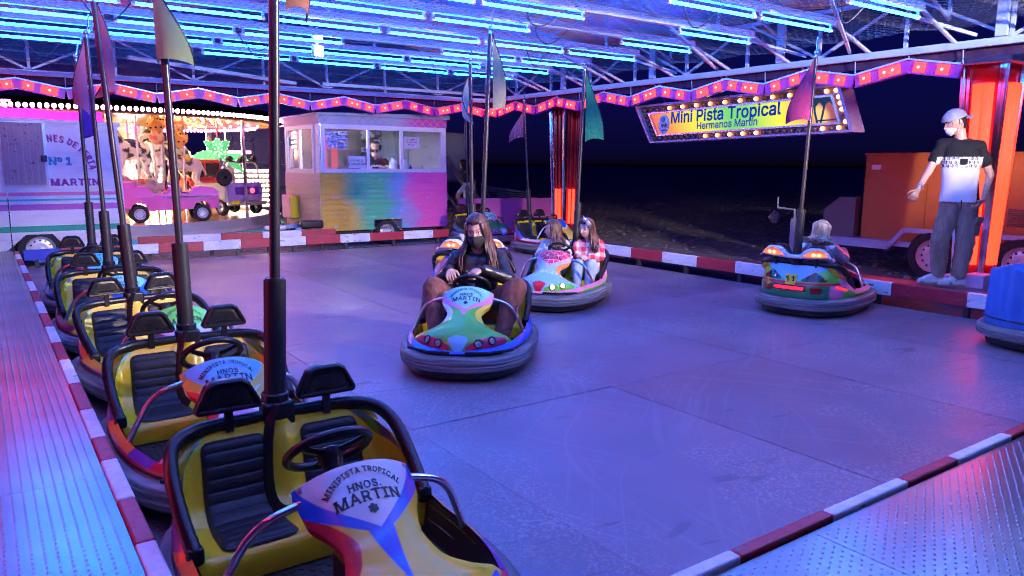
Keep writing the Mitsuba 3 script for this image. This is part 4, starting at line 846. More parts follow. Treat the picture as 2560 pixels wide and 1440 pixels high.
bulbs([(CC[0] + 1.45 * math.cos(a), CC[1] + 1.45 * math.sin(a), z) for a in np.linspace(0, 2 * PI, 60) for z in (.52, .66)], .022, WARM_L * 1.1, k)
for a in (5.55, .4, 1.2, 2.2, 3.6): put('outer_post', rod([CC[0] + 3.22 * math.cos(a), CC[1] + 3.22 * math.sin(a), .45], [CC[0] + 3.22 * math.cos(a), CC[1] + 3.22 * math.sin(a), 2.22], .03, 10), 'm_chrome', k, smooth=30)
# light band stretched to the left above the trailer
lb = 'light_band'; lab(lb, 'magenta light band with a row of pink bulbs above the white trailer', 'light band')
g = put('panel', bx(-1.8, 1.62, 13.1, 13.14, 2.02, 2.20), 'm_lamp', lb); scene[g]['emitter'] = emitter(np.array([.32, .004, .13]), .4)
bulbs([(x, 13.06, 2.225) for x in np.arange(-1.8, 1.65, .085)], .030, np.array([.6, .11, .4]), lb, w=.4)
put('rail', bx(-1.8, 1.62, 13.05, 13.15, 2.275, 2.31), 'm_frame', lb)
# dice and ball posts
def dots(c, r, n): return cat([tf(trimesh.creation.icosphere(subdivisions=1, radius=.022), trimesh.transformations.translation_matrix(np.array(c) + d)) for d in n])
def toy_post(x, y, order, text):
    kk = num('toy_post'); lab(kk, text, 'post')
    put('pole', cat([rod([x - .05, y, .45], [x - .07, y, 2.28], .018, 8), rod([x + .06, y, .45], [x + .07, y, 2.28], .018, 8)]), 'm_chrome', kk, smooth=30)
    z = 2.10
    for o in order:
        if o == 'd':
            m = rbox(-.115, .115, -.115, .115, -.115, .115, .02); R = trimesh.transformations.euler_matrix(.7, .55, .2); 
            pv('die', tf(m, trimesh.transformations.translation_matrix([x, y, z]) @ R), flat((.78, .40, .10)), kk)
            dd = [np.array(q) * .116 for q in ((.5, .5, 1), (-.5, -.5, 1), (0, 0, 1), (-1, .5, .5), (-1, -.5, -.5), (.5, -1, .5), (-.5, -1, -.5), (0, -1, 0), (1, 0, 0))]
            put('pip', cat([tf(trimesh.creation.icosphere(subdivisions=1, radius=.018), trimesh.transformations.translation_matrix([x, y, z] + R[:3, :3] @ q)) for q in dd]), 'm_ink', kk)
        else:
            m = trimesh.creation.icosphere(subdivisions=3, radius=.125); m.apply_translation([x, y, z]); pv('ball', m, lambda v: np.where((meshkit.noise((v + 3) * 14) > .62)[:, None], (.75, .15, .12), (.72, .50, .22)), kk, smooth=True)
        z -= .235
toy_post(2.62, 14.55, 'db', 'pair of chrome poles topped by an orange die over a ball'); toy_post(3.02, 14.75, 'bd', 'pair of chrome poles topped by a ball over an orange die')
# animals
def blob(chain, ref=.05, it=6):
    """Union of the hulls of sphere pairs [(p, r, q, s)...], smoothed."""
    out = None
    for p, a, q, b in chain:
        h = m3.Manifold.batch_hull([m3.Manifold.sphere(a, 16).translate(list(map(float, p))), m3.Manifold.sphere(b, 16).translate(list(map(float, q)))]); out = h if out is None else out + h
    m = tm(out.refine_to_length(ref)); m = trimesh.Trimesh(m.vertices, m.faces, process=True); trimesh.smoothing.filter_taubin(m, iterations=it); return m
def animal(x, y, z, yaw, s, kind, text, hide, saddle):
    kk = num('carousel_' + kind); lab(kk, text, kind); M = pose(x, y, z, yaw, s); tr = lambda m: tf(m, M)
    if kind == 'elephant': ch = [((-.2, 0, .45), .20, (.2, 0, .47), .21), ((.2, 0, .5), .17, (.38, 0, .62), .16), ((.42, 0, .58), .10, (.56, 0, .40), .06), ((.56, 0, .40), .06, (.60, 0, .22), .045)]; legs = [(-.25, .11), (.22, .11)]; lr = .075
    else: ch = [((-.22, 0, .50), .145, (.18, 0, .52), .15), ((.16, 0, .55), .12, (.34, 0, .80), .085), ((.34, 0, .82), .085, (.50, 0, .70), .058), ((-.33, 0, .55), .03, (-.45, 0, .30), .02)]; legs = [(-.27, .08), (.22, .08)]; lr = .045
    for lx, ly in legs:
        for q in (1, -1): ch += [((lx, q * ly, .42), lr * 1.4, (lx + .05, q * ly, .22), lr), ((lx + .05, q * ly, .22), lr, (lx + (.10 if lx > 0 else -.08), q * ly, .04), lr * .85)]
    pv('body', tr(blob(ch, .04, 4)), hide, kk, smooth=True)
    if kind == 'elephant': pv('ear', tr(cat([tf(trimesh.creation.icosphere(subdivisions=2, radius=.15), np.diag([.5, .18, 1, 1]) + np.array([[0, 0, 0, .32], [0, 0, 0, q * .17], [0, 0, 0, .60], [0, 0, 0, 0]])) for q in (1, -1)])), hide, kk, smooth=True)
    else:
        pv('ear', tr(cat([rod([.33, q * .05, .88], [.32, q * .08, .97], .028, 8, .005) for q in (1, -1)])), hide, kk)
        pv('mane', tr(tube(catmull([(.36, 0, .92), (.26, 0, .86), (.17, 0, .74), (.08, 0, .66)], 12), .03, 8, flat=.6)), flat((.06, .05, .06)), kk, smooth=True)
    pv('saddle', tr(tf(trimesh.creation.icosphere(subdivisions=2, radius=.17), np.diag([.75, 1.0, .55, 1]) + np.array([[0, 0, 0, -.02], [0] * 4, [0, 0, 0, .60], [0] * 4]))), flat(saddle), kk, smooth=True)
    put('pole', rod((M @ [0, 0, .3, 1])[:3], [(M @ [0, 0, 0, 1])[0], (M @ [0, 0, 0, 1])[1], 2.3], .02, 8), 'm_chrome', kk, smooth=30)
spots = lambda v: np.where((meshkit.noise(v * 11) > .63)[:, None], (.03, .03, .03), (.70, .68, .64))
grey = lambda v: np.array([[.36, .28, .24]]) * (.8 + .4 * meshkit.fbm(v * 7, 3)[:, None])
animal(2.22, 14.9, 1.05, 215, 1.15, 'horse', 'spotted white carousel horse with dark blue saddle nearest the trailer', spots, (.02, .03, .16))
animal(2.95, 15.35, 1.10, 200, 1.05, 'horse', 'spotted carousel horse with green saddle behind the toy post', spots, (.03, .45, .25))
animal(3.15, 15.1, .95, 190, .9, 'horse', 'small pale carousel horse with orange saddle right of the toy posts', lambda v: np.where((meshkit.noise(v * 9 + 5) > .66)[:, None], (.05, .05, .08), (.62, .55, .48)), (.70, .35, .05))
animal(2.30, 14.55, .62, 185, .78, 'elephant', 'beige carousel elephant behind the tail of the pink car', grey, (.55, .12, .10))
animal(2.72, 14.6, .60, 185, .72, 'elephant', 'grey carousel elephant behind the middle of the pink car', lambda v: grey(v) * [[.9, 1.0, 1.15]], (.12, .12, .40))
# pink ride-on car: long side seen, tail at the left
pc = 'ride_car'; lab(pc, 'bright pink open carousel car with tail fins and two steering wheels', 'ride car'); PM = pose(2.58, 13.86, .47, -4)
prof = [(-.80, .22), (-.82, .34), (-.80, .50), (-.74, .60), (-.62, .64), (-.50, .585), (-.30, .57), (-.22, .47), (-.02, .46), (.04, .585), (.10, .585), (.16, .47), (.34, .46), (.40, .56), (.60, .57), (.74, .55), (.80, .48), (.80, .34), (.78, .22), (.66, .20), (.62, .30), (.52, .335), (.42, .30), (.38, .20), (-.30, .18), (-.34, .28), (-.44, .32), (-.54, .28), (-.58, .20)]
body = prism(Polygon(prof).buffer(-.012).buffer(.022, quad_segs=3).buffer(-.01), .56); v, f = trimesh.remesh.subdivide_to_size(body.vertices, body.faces, .05, max_iter=9); body = trimesh.Trimesh(v, f, process=True)
body.vertices = np.stack([body.vertices[:, 0], (body.vertices[:, 2] - .28) * (1 - .16 * np.clip((body.vertices[:, 1] - .42) / .2, 0, 1) - .10 * np.clip((np.abs(body.vertices[:, 0]) - .6) / .2, 0, 1)), body.vertices[:, 1]], 1); body.invert()
mat('m_pinkpaint', (.80, .13, .42), .2, clearcoat=.8)
put('body', tf(body, PM), 'm_pinkpaint', pc, smooth=35)
for s in (1, -1): put('fin', tf(rbox(-.82, -.45, s * .22 - .03, s * .22 + .03, .52, .66, .028), PM), 'm_pinkpaint', pc, smooth=35)
put('seat', tf(cat([rbox(-.24, .00, -.21, .21, .36, .47, .03), rbox(.14, .36, -.21, .21, .36, .47, .03)]), PM), 'm_ink', pc, smooth=35)
for xx in (.00, .34): put('steering_wheel', tf(cat([tube([(xx + .02 * math.cos(a), -.10 + .065 * math.cos(a), .59 + .07 * math.sin(a)) for a in np.linspace(0, 2 * PI, 20)], .009, 6), rod([xx, -.10, .59], [xx + .08, -.10, .50], .012, 6)]), PM), 'm_ink', pc, smooth=40)
put('chrome_strip', tf(bar([-.05, -.285, .405], [.79, -.285, .42], .02), PM), 'm_chrome', pc)
put('bumper', tf(cat([tube([(-.60, -.29, .20), (-.80, -.27, .21), (-.86, -.18, .22), (-.86, .18, .22), (-.80, .27, .21)], .04, 8), tube([(.80, -.27, .22), (.85, 0, .22), (.80, .27, .22)], .035, 8)]), PM), 'm_chrome', pc, smooth=40)
put('plate', tf(rbox(-.865, -.85, -.12, .12, .27, .36, .006), PM), 'm_white', pc); put('trunk_panel', tf(rbox(-.835, -.80, -.15, .15, .42, .55, .015), PM), 'm_pinkpaint', pc, smooth=35)
for s in (1, -1):
    q = put('tail_lamp', tf(cat([rod([-.84, s * .22, .58], [-.80, s * .22, .58], .022, 10), rod([-.85, s * .22, .52], [-.80, s * .22, .52], .022, 10)]), PM), 'm_redlens', pc)
for xx in (-.44, .52):
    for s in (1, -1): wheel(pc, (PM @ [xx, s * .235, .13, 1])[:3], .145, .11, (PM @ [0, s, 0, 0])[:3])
# jeep behind
jp = 'ride_jeep'; lab(jp, 'grey carousel jeep with roll bar and red tail lamp right of the pink car', 'ride jeep'); JM = pose(3.95, 14.75, .50, 20)
pv('body', tf(cat([rbox(-.40, .40, -.30, .75, .22, .56, .03)]), JM), flat((.40, .42, .38)), jp); pv('tailgate', tf(rbox(-.36, .36, -.325, -.30, .26, .58, .01), JM), flat((.36, .24, .50)), jp); pv('lamp_panel', tf(rbox(-.22, .30, -.335, -.325, .36, .50, .004), JM), flat((.10, .03, .30)), jp)
q = put('tail_lamp', tf(rod([.14, -.345, .43], [.14, -.335, .43], .05, 14), JM), 'm_lamp', jp); scene[q]['emitter'] = emitter([.6, .02, .03], .02)
put('tail_lamp', tf(rod([-.02, -.345, .43], [-.02, -.335, .43], .05, 14), JM), 'm_redlens', jp)
put('bumper', tf(rbox(-.42, .42, -.40, -.32, .16, .24, .02), JM), 'm_steel', jp); put('plate', tf(rbox(-.36, -.18, -.41, -.40, .19, .25, .004), JM), 'm_plateyellow', jp)
put('roll_bar', tf(cat([tube(catmull([(-.36, -.20, .55), (-.37, -.20, .85), (-.33, -.20, .93), (0, -.20, .95), (.33, -.20, .93), (.37, -.20, .85), (.36, -.20, .55)], 26), .016, 8), rod([-.36, -.2, .56], [0, .30, .95], .011, 6), rod([.36, -.2, .56], [0, .3, .95], .011, 6), rod([-.36, -.2, .66], [.36, -.2, .66], .010, 6)]), JM), 'm_chrome', jp, smooth=40)
put('spotlight', tf(cat([lathe([(0, -.04), (.05, -.04), (.055, .03), (.045, .035), (0, .03)], 14, (x, -.20, 1.01), (0, -1, 0)) for x in (-.22, .04, .30)]), JM), 'm_blackplastic', jp, smooth=30)
q = put('beacon', tf(rod([-.05, .05, 1.14], [.42, .05, 1.14], .035, 10), JM), 'm_lamp', jp); scene[q]['emitter'] = emitter([.3, .08, .16], .05)
put('spare_wheel', tf(lathe([(.02, -.05), (.14, -.05), (.16, 0), (.14, .05), (.02, .05)], 24, (-.42, -.30, .68), (0, -1, 0)), JM), 'm_tyre', jp, smooth=40)
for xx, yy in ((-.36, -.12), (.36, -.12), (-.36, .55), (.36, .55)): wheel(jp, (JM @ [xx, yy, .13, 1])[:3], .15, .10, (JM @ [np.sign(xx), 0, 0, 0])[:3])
fe = 'ride_fire_engine'; lab(fe, 'red carousel fire engine with glowing beacon behind the jeep', 'ride car'); FM = pose(3.55, 15.6, .55, 10)
pv('body', tf(cat([rbox(-.35, .35, -.3, .5, .1, .55, .04), rbox(-.33, .33, -.2, .2, .5, .95, .05)]), FM), flat((.60, .06, .04)), fe); put('window', tf(cat([bx(-.28, -.02, -.206, -.2, .62, .88), bx(.02, .28, -.206, -.2, .62, .88)]), FM), 'm_darkglass', fe)
q = put('beacon', tf(lathe([(.06, .95), (.06, 1.0), (.045, 1.09), (0, 1.12)], 12, (-.22, 0, 0)), FM), 'm_lamp', fe, smooth=True); scene[q]['emitter'] = emitter([.7, .25, .1], .05)
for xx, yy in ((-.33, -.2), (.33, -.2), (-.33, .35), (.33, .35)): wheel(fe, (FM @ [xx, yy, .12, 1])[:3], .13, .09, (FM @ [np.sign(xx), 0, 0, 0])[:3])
# wall of warm bulbs and a seamed dark blue booth at the right of the platform
lw = 'bulb_wall'; lab(lw, 'low wall of stacked warm bulb rows between the jeep and the ticket booth', 'light wall'); put('backing', bx(4.30, 5.25, 16.62, 16.66, .46, 1.30), 'm_mirror', lw)
for z in np.arange(.54, 1.28, .105): put('shelf', bx(4.30, 5.25, 16.56, 16.62, z - .05, z - .035), 'm_steel', lw)
bulbs([(x, 16.55, z) for z in np.arange(.54, 1.28, .105) for x in np.arange(4.34, 5.24, .075)], .024, np.array([1.6, 1.3, .9]), lw, w=.4)
for x in (4.12, 4.86): bulbs([(x, 17.4, z) for z in np.arange(1.2, 2.2, .055)], .018, np.array([.5, .5, .42]), lw, name='bulb_strip', w=.05)
bo = 'dark_stall'; lab(bo, 'dark blue panelled stall side seen beyond the carousel', 'stall'); mat('m_stallblue', (.07, .08, .22), .45)
for x in np.arange(4.6, 7.6, .5):
    for z in np.arange(.3, 2.4, .55): put('panel', bx(x + .006, x + .494, 19.0, 19.04, z + .006, z + .544), 'm_stallblue', bo)
put('post', cat([bar([4.55, 18.9, .2], [4.55, 18.9, 2.5], .07)]), 'm_oldwood', bo)
# palm tree sign with bulbs
ps = 'palm_sign'; lab(ps, 'green palm-tree exit sign edged with white bulbs in the carousel', 'sign'); PX, PYY, PZ = 4.06, 16.2, 1.58
lv = []
for a, Lf, dz in ((20, .62, -.22), (65, .50, .02), (95, .42, .10), (125, .50, .02), (160, .62, -.22), (-18, .50, -.26), (198, .50, -.26)):
    tp = np.array([Lf * math.cos(math.radians(a)), Lf * math.sin(math.radians(a)) * .6 + dz]); md = tp * .5 + [0, .11]; s = np.linspace(0, 1, 14)[:, None]; c = (1 - s) ** 2 * 0 + 2 * s * (1 - s) * md + s ** 2 * tp
    w = .085 * np.sin(PI * np.clip(s * .9 + .08, 0, 1)); d = np.gradient(c, axis=0); nn = np.stack([-d[:, 1], d[:, 0]], 1); nn /= np.linalg.norm(nn, axis=1, keepdims=True); lv.append((Polygon(np.vstack([c + nn * w, (c - nn * w)[::-1]])).buffer(0), tp))
for i, (p, tp) in enumerate(lv):
    q = pv('frond', onplane(prism(p, .02, .004 * i), [PX, PYY, PZ], [1, 0, 0], [0, 0, 1]), flat(((.05, .52, .20) if i % 2 else (.10, .60, .26))), ps); scene[q]['emitter'] = emitter(np.array([.006, .034, .011]) * (1 if i % 2 else 1.5), .05)
pv('board', bx(PX - .30, PX + .30, PYY + .01, PYY + .03, PZ - .55, PZ - .22), flat((.40, .32, .40)), ps); pv('lettering', onplane(plain('SALIDA', .075, .003), [PX, PYY + .009, PZ - .36], [1, 0, 0], [0, 0, 1]), flat((.10, .04, .16)), ps)
bulbs([(PX + q[0], PYY - .035, PZ + q[1]) for p, tp in lv for q in [p.exterior.interpolate(t, normalized=True).coords[0] for t in np.linspace(0, .98, 12)]], .012, np.array([.16, .16, .13]), ps, w=.02)
put('post', cat([rod([PX, PYY + .05, .45], [PX, PYY + .05, 2.3], .025, 8)]), 'm_chrome', ps)
pv('notice', bx(3.08, 3.42, 15.3, 15.32, 1.15, 1.62), flat((.55, .30, .38)), ps) if False else None
XF = None
# tow bar standing in front of the carousel base
tb = 'tow_bar'; lab(tb, 'pale trailer tow bar with jockey handle left of the ticket booth', 'tow bar')
put('drawbar', cat([bar([4.1, 12.75, .36], [4.95, 13.3, .36], .06), bar([4.35, 12.55, .33], [4.95, 13.2, .34], .05)]), 'm_frame', tb); put('coupling', rbox(3.85, 4.2, 12.62, 12.78, .33, .40, .03), 'm_white', tb, smooth=30); put('handle', tube(catmull([(3.95, 12.7, .40), (3.97, 12.7, .50), (4.02, 12.7, .56), (4.14, 12.7, .60)], 10), .018, 8), 'm_white', tb, smooth=30)
put('tool_box', rbox(4.45, 4.85, 12.6, 12.85, .33, .47, .03), 'm_blackplastic', tb, smooth=30)
ck = kerb('carousel_kerb', [1.9, 12.52], [5.0, 12.44], [.026, .9997], [0, .55, 1.2, 1.85, 2.5, 3.1], 'rwrwr', .20, .33, .05, 'second red and white board row just behind the far kerb, before the carousel')

# ---- ticket booth
b = 'ticket_booth'; lab(b, 'ticket booth trailer with white framed windows and a yellow, green and pink mural', 'ticket booth'); BX0, BX1, BY0, BY1 = 4.92, 7.48, 12.9, 14.7
def mural(v):
    x = (v[:, 0] - BX0) / (BX1 - BX0); z = v[:, 2]; n = meshkit.fbm(v * [1.6, 1.6, 2.2], 4); t = x + .35 * (n - .5)
    A, B, Cc, D = np.array((.66, .38, .03)), np.array((.06, .50, .22)), np.array((.16, .36, .55)), np.array((.85, .10, .40))
    w1, w2, w3 = SS(.12, .34, t)[:, None], SS(.48, .62, t)[:, None], SS(.60, .78, t)[:, None]
    c = A * (1 - w1) + B * w1; c = c * (1 - w2) + Cc * w2; c = c * (1 - w3) + D * w3
    sp = np.zeros(len(v)); r = np.random.default_rng(2)
    for _ in range(46):
        q = np.array([r.uniform(BX0, BX1), r.uniform(.3, 1.25)]); s = r.uniform(.02, .06); dx, dz = np.abs(v[:, 0] - q[0]), np.abs(v[:, 2] - q[1]); sp = np.maximum(sp, np.clip(1.2 - (np.sqrt(dx / s + 1e-9) + np.sqrt(dz / s + 1e-9)), 0, 1))
    c = c * (1 - .7 * sp[:, None]) + .7 * sp[:, None] * .75
    sw = SS(.06, .02, np.abs((np.hypot(v[:, 0] - 6.15, z - .75) * 2.3 + n) % 1 - .5)) * SS(.75, .25, np.hypot(v[:, 0] - 6.1, (z - .7) * 1.4)); c = c * (1 - .28 * sw[:, None]) + .28 * sw[:, None] * np.array((.45, .28, .70))
    r2 = SS(.06, .02, np.abs((np.hypot(v[:, 0] - 5.25, z - .55) * 3.1 + n) % 1 - .5)) * SS(.6, .2, np.hypot(v[:, 0] - 5.25, z - .6)); return c * (1 - .3 * r2[:, None]) + .3 * r2[:, None] * np.array((.62, .25, .45))
nb = 11; zb = np.linspace(.24, 1.275, nb + 1)
core = put('wall', cat([bx(BX0 + .02, 5.93, BY0 + .02, BY0 + .05, .24, 1.27), bx(6.50, BX1 - .02, BY0 + .02, BY0 + .05, .24, 1.27), bx(5.93, 6.50, BY0 + .02, BY0 + .05, .42, 1.27), bx(BX0 + .02, BX1 - .02, BY0 + .02, BY0 + .05, 2.12, 2.27)]), 'm_trailerwhite', b)
def front(m, x0, x1, z0, z1, nx=.02, nz=4):
    X, Z = np.meshgrid(np.linspace(x0, x1, int((x1 - x0) / nx) + 2), np.linspace(z0, z1, nz + 1), indexing='ij'); s = (Z - z0) / (z1 - z0)
    g = grid(np.stack([X, BY0 - .002 - .007 * SS(.9, .0, s), Z], -1)); lo = bx(x0, x1, BY0 - .009, BY0 + .019, z0 - .002, z0); hi = bx(x0, x1, BY0 - .002, BY0 + .019, z1 - .004, z1 - .0005)
    return cat([g, lo, hi])
def bead(x0, x1, z0, z1, y=BY0):
    """A siding board: flat face with a rounded drip at the lower edge."""
    return bx(x0, x1, y - .002, y + .019, z0 + .006, z1)
for i in range(nb):
    for x0, x1 in (((BX0, BX1),) if zb[i] > .40 else ((BX0, 5.93), (6.50, BX1))):
        m = bead(x0, x1, zb[i], zb[i + 1]); m.vertices[:, 1] -= .006 * (m.vertices[:, 2] < (zb[i] + zb[i + 1]) / 2) * (m.vertices[:, 1] < BY0 + .005); pv('board', front(m, x0, x1, zb[i] + .006, zb[i + 1]), mural, core, smooth=False)
def lattice(v):
    c = mural(np.stack([v[:, 0], v[:, 1], v[:, 2] * 0 + .9], 1)); c = c * .55 + .30; t = SS(.58, .75, (v[:, 0] - BX0) / 2.56)[:, None]; c = (np.array((.40, .42, .50)) * (1 - t) + np.array((.66, .06, .36)) * t)
    d = np.minimum(np.abs(((v[:, 0] + v[:, 2] * 1.1) / .16) % 1 - .5), np.abs(((v[:, 0] - v[:, 2] * 1.1) / .16) % 1 - .5)); w = SS(.10, .05, d)[:, None] * (meshkit.noise(v * 2.2)[:, None] > .35); return c * (1 - w * .6) + w * .6 * (np.array((.05, .20, .55)) * (1 - t) + t * .55)
pv('frieze', front(None, BX0, BX1, 2.125, 2.27, .012, 14), lattice, b)
rf = Polygon([(BX0 - .05, 2.272), (BX1 + .03, 2.272), (BX1 + .03, 2.36), (BX0 - .05, 2.31)]); put('roof', onplane(prism(rf, BY1 - BY0 + .12), [0, BY1 + .05, 0], [1, 0, 0], [0, 0, 1]), 'm_frame', b)
wf = put('window_frame', cat([bx(4.965, 7.445, BY0 - .02, BY0 + .03, 1.28, 1.345), bx(4.965, 7.445, BY0 - .02, BY0 + .03, 2.04, 2.12), bx(4.965, 5.025, BY0 - .02, BY0 + .03, 1.345, 2.04), bx(7.34, 7.445, BY0 - .02, BY0 + .03, 1.345, 2.04), bx(5.825, 5.868, BY0 - .015, BY0 + .03, 1.345, 2.04), bx(6.485, 6.543, BY0 - .015, BY0 + .03, 1.345, 2.04)]), 'm_white', b)
scene['m_pane'] = {'type': 'thindielectric', 'int_ior': 1.45}
for x0, x1 in ((5.025, 5.825), (5.868, 6.485), (6.543, 7.34)): put('pane', cat([trimesh.Trimesh([[x0, BY0 + .01, 1.345], [x1, BY0 + .01, 1.345], [x1, BY0 + .01, 2.04], [x0, BY0 + .01, 2.04]], [[0, 1, 2], [0, 2, 3]])]), 'm_pane', wf)
mat('m_boothwall', (.16, .13, .17), .6); mat('m_boothcream', (.34, .40, .42), .5)
put('interior', cat([bx(BX0 + .03, 6.6, BY1 - .08, BY1 - .05, .3, 2.25), bx(BX0 + .05, BX1 - .05, BY0 + .06, BY1 - .08, .24, .28), bx(BX0 + .05, BX1 - .05, BY0 + .06, BY1 - .08, 2.245, 2.265)]), 'm_boothwall', b)
put('back_cupboard', cat([bx(6.605, 7.42, BY1 - .3, BY1 - .05, .3, 2.22)] + [bx(x, x + .02, BY1 - .32, BY1 - .3, 1.3, 2.1) for x in (6.9, 7.1, 7.3)]), 'm_boothcream', b)
put('counter', bx(BX0 + .06, BX1 - .06, BY0 + .06, BY0 + .45, 1.26, 1.30), 'm_boothwall', b)
put('end_wall', bx(BX1 - .03, BX1, BY0 + .021, BY1, .24, 2.27), 'm_trailerwhite', b); put('back_wall', bx(BX0 + .02, BX1 - .031, BY1 - .04, BY1, .24, 2.27), 'm_trailerwhite', b)
q = put('strip_light', bx(5.05, 5.75, BY0 + .30, BY0 + .40, 2.12, 2.17), 'm_lamp', b); scene[q]['emitter'] = emitter([5, 5, 5.4], .8)
# left end of the booth
sw = put('side_wall', cat([bx(BX0 + .001, BX0 + .03, BY0 + .021, BY1 - .041, .24, 1.26), bx(BX0 + .001, BX0 + .03, BY0 + .021, BY1 - .041, 2.12, 2.27), bx(BX0 + .001, BX0 + .03, BY0 + .021, 13.12, 1.261, 2.119), bx(BX0 + .001, BX0 + .03, 14.62, BY1 - .041, 1.261, 2.119)]), 'm_trailerwhite', b)
for i in range(nb): pv('board', bx(BX0 - .016, BX0, BY0 - .001, BY1, zb[i] + .006, zb[i + 1]), lambda v: np.where((meshkit.fbm(v * [1, 2.2, 2.6], 3) > .52)[:, None], (.62, .42, .46), (.55, .46, .30)), sw)
pv('side_frieze', bx(BX0 - .012, BX0, BY0 - .001, BY1, 2.125, 2.27), flat((.55, .42, .46)), b)
sf = put('side_window', cat([bx(BX0 - .02, BX0 + .03, 13.12, 14.62, 1.262, 1.34), bx(BX0 - .02, BX0 + .03, 13.12, 14.62, 2.05, 2.118), bx(BX0 - .02, BX0 + .03, 13.12, 13.20, 1.34, 2.05), bx(BX0 - .02, BX0 + .03, 14.54, 14.62, 1.34, 2.05), bx(BX0 - .015, BX0 + .03, 13.83, 13.90, 1.34, 2.05)]), 'm_white', b)
for y0, y1 in ((13.2, 13.83), (13.9, 14.54)): put('pane', trimesh.Trimesh([[BX0 + .01, y0, 1.34], [BX0 + .01, y1, 1.34], [BX0 + .01, y1, 2.05], [BX0 + .01, y0, 2.05]], [[0, 1, 2], [0, 2, 3]]), 'm_pane', sf)
put('side_notice', bx(BX0 - .004, BX0 + .004, 14.25, 14.42, 1.36, 1.72), 'm_white', sf)
bb = put('electric_box', rbox(BX0 - .20, BX0 - .02, 13.95, 14.40, .42, .85, .012), mat('m_boxpink', (.60, .14, .32), .4), b); put('electric_box_side', bx(BX0 - .195, BX0 - .02, 13.935, 13.949, .43, .84), 'm_plateyellow', bb)
put('chassis', cat([bx(BX0 - .1, BX1, BY0 + .2, BY0 + .3, .14, .235), bx(BX0 - .1, BX1, BY1 - .3, BY1 - .2, .14, .235)]), 'm_darksteel', b); put('wheel_well', cat([bx(5.92, 6.51, BY0 + .052, BY0 + .4, .42, .43), bx(5.92, 6.51, BY0 + .4, BY0 + .41, .2, .43), bx(5.91, 5.92, BY0 + .052, BY0 + .41, .2, .43), bx(6.51, 6.52, BY0 + .052, BY0 + .41, .2, .43)]), 'm_trailerwhite', b)
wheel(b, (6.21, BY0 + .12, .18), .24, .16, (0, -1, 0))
# notices taped inside the panes, things on the counter
def sheet(x0, x1, z0, z1, fn, text, y=BY0 + .03, n=.02):
    kk = num('notice'); lab(kk, text, 'notice'); pv('paper', panelgrid(x0, x1, z0, z1, y, y + .002, n), fn, kk); return kk
sheet(5.035, 5.46, 1.70, 2.0, lambda v: np.array([C['sky'], C['navy'], C['white'], C['blue'], (.5, .2, .35)])[np.clip(((meshkit.fbm(v * [9, 1, 22], 3) - .2) / .6 * 5).astype(int), 0, 4)], 'blue photo poster inside the left booth pane')
kk = sheet(5.47, 5.80, 1.36, 1.57, flat((.62, .66, .70)), 'white price notice standing on the booth counter')
for i, (tx_, h) in enumerate((('1 VIAJE 2€', .036), ('4 VIAJES 10€', .036))): put('lettering', onplane(plain(tx_, h, .001), [5.635, BY0 + .0295, 1.475 - i * .06], [1, 0, 0], [0, 0, 1]), 'm_ink', kk)
kk = sheet(6.585, 6.90, 1.72, 1.94, flat((.66, .60, .64)), 'pale notice taped in the right booth pane')
for i, tx_ in enumerate(('NO SE ADMITEN', 'DEVOLUCIONES', 'DE FICHAS')): put('lettering', onplane(plain(tx_, .020, .001), [6.742, BY0 + .0295, 1.875 - i * .045], [1, 0, 0], [0, 0, 1]), 'm_ink', kk)
kk = num('poster'); lab(kk, 'dark poster on the back wall behind the booth man', 'poster'); pv('paper', panelgrid(6.35, 6.80, 1.55, 2.15, BY1 - .35, BY1 - .34, .03), lambda v: np.array([C['navy'], C['black'], (.30, .34, .45), C['navy']])[np.clip(((meshkit.fbm(v * 7, 3) - .25) * 8).astype(int), 0, 3)], kk)
for i, (x, c, h, text) in enumerate(((6.43, (.45, .62, .66), .26, 'large pale plastic bottle beside the booth man'), (6.66, (.50, .66, .70), .24, 'pale plastic bottle right of the window bar in the booth'), (6.56, (.03, .03, .06), .16, 'dark bottle beside the window bar on the booth counter'), (6.80, (.03, .10, .35), .12, 'blue spray can on the booth counter'), (7.05, (.60, .50, .38), .09, 'small cream cup on the booth counter'))):
    kk = num('bottle'); lab(kk, text, 'bottle' if h > .13 else ('can' if i == 3 else 'cup')); r0 = .075 if h > .2 else .03
    pv('body', lathe([(0, 0), (r0, 0), (r0, h * .6), (r0 * .8, h * .75), (r0 * .3, h * .88), (r0 * .3, h)], 14, (x, BY0 + .2, 1.30)), flat(c), kk); put('cap', lathe([(r0 * .34, h * .98), (r0 * .34, h * 1.08), (0, h * 1.08)], 10, (x, BY0 + .2, 1.30)), 'm_bluepaint', kk)

# ---- pink wall, folded frame, stored panels and props behind the right end of the booth
lab('pink_wall', 'low plain pink panel wall behind the parked cars', 'wall')
for x0, x1 in ((7.92, 9.0), (9.003, 9.9), (9.903, 10.56)): pv('panel', bx(x0, x1, 13.2, 13.24, .02, .745 - (x0 - 7.9) * .012), flat((.60, .13, .42)), 'pink_wall')
lab('folded_frame', 'folded metal frame leaning over the pink wall', 'frame')
put('tube', cat([rod([8.95, 13.6, .62], [9.25, 14.2, .95], .02, 8), rod([9.25, 14.2, .95], [10.5, 14.4, .80], .02, 8), rod([8.95, 13.6, .62], [9.5, 13.7, .2], .018, 8)]), 'm_steel', 'folded_frame', smooth=30)
for i in range(6): pv('slat', bar([9.3 + .02 * i, 14.2 - .09 * i, .90 - .05 * i], [10.4, 14.3 - .09 * i, .80 - .05 * i], .07, .012), flat((.20, .20, .22)), 'folded_frame')
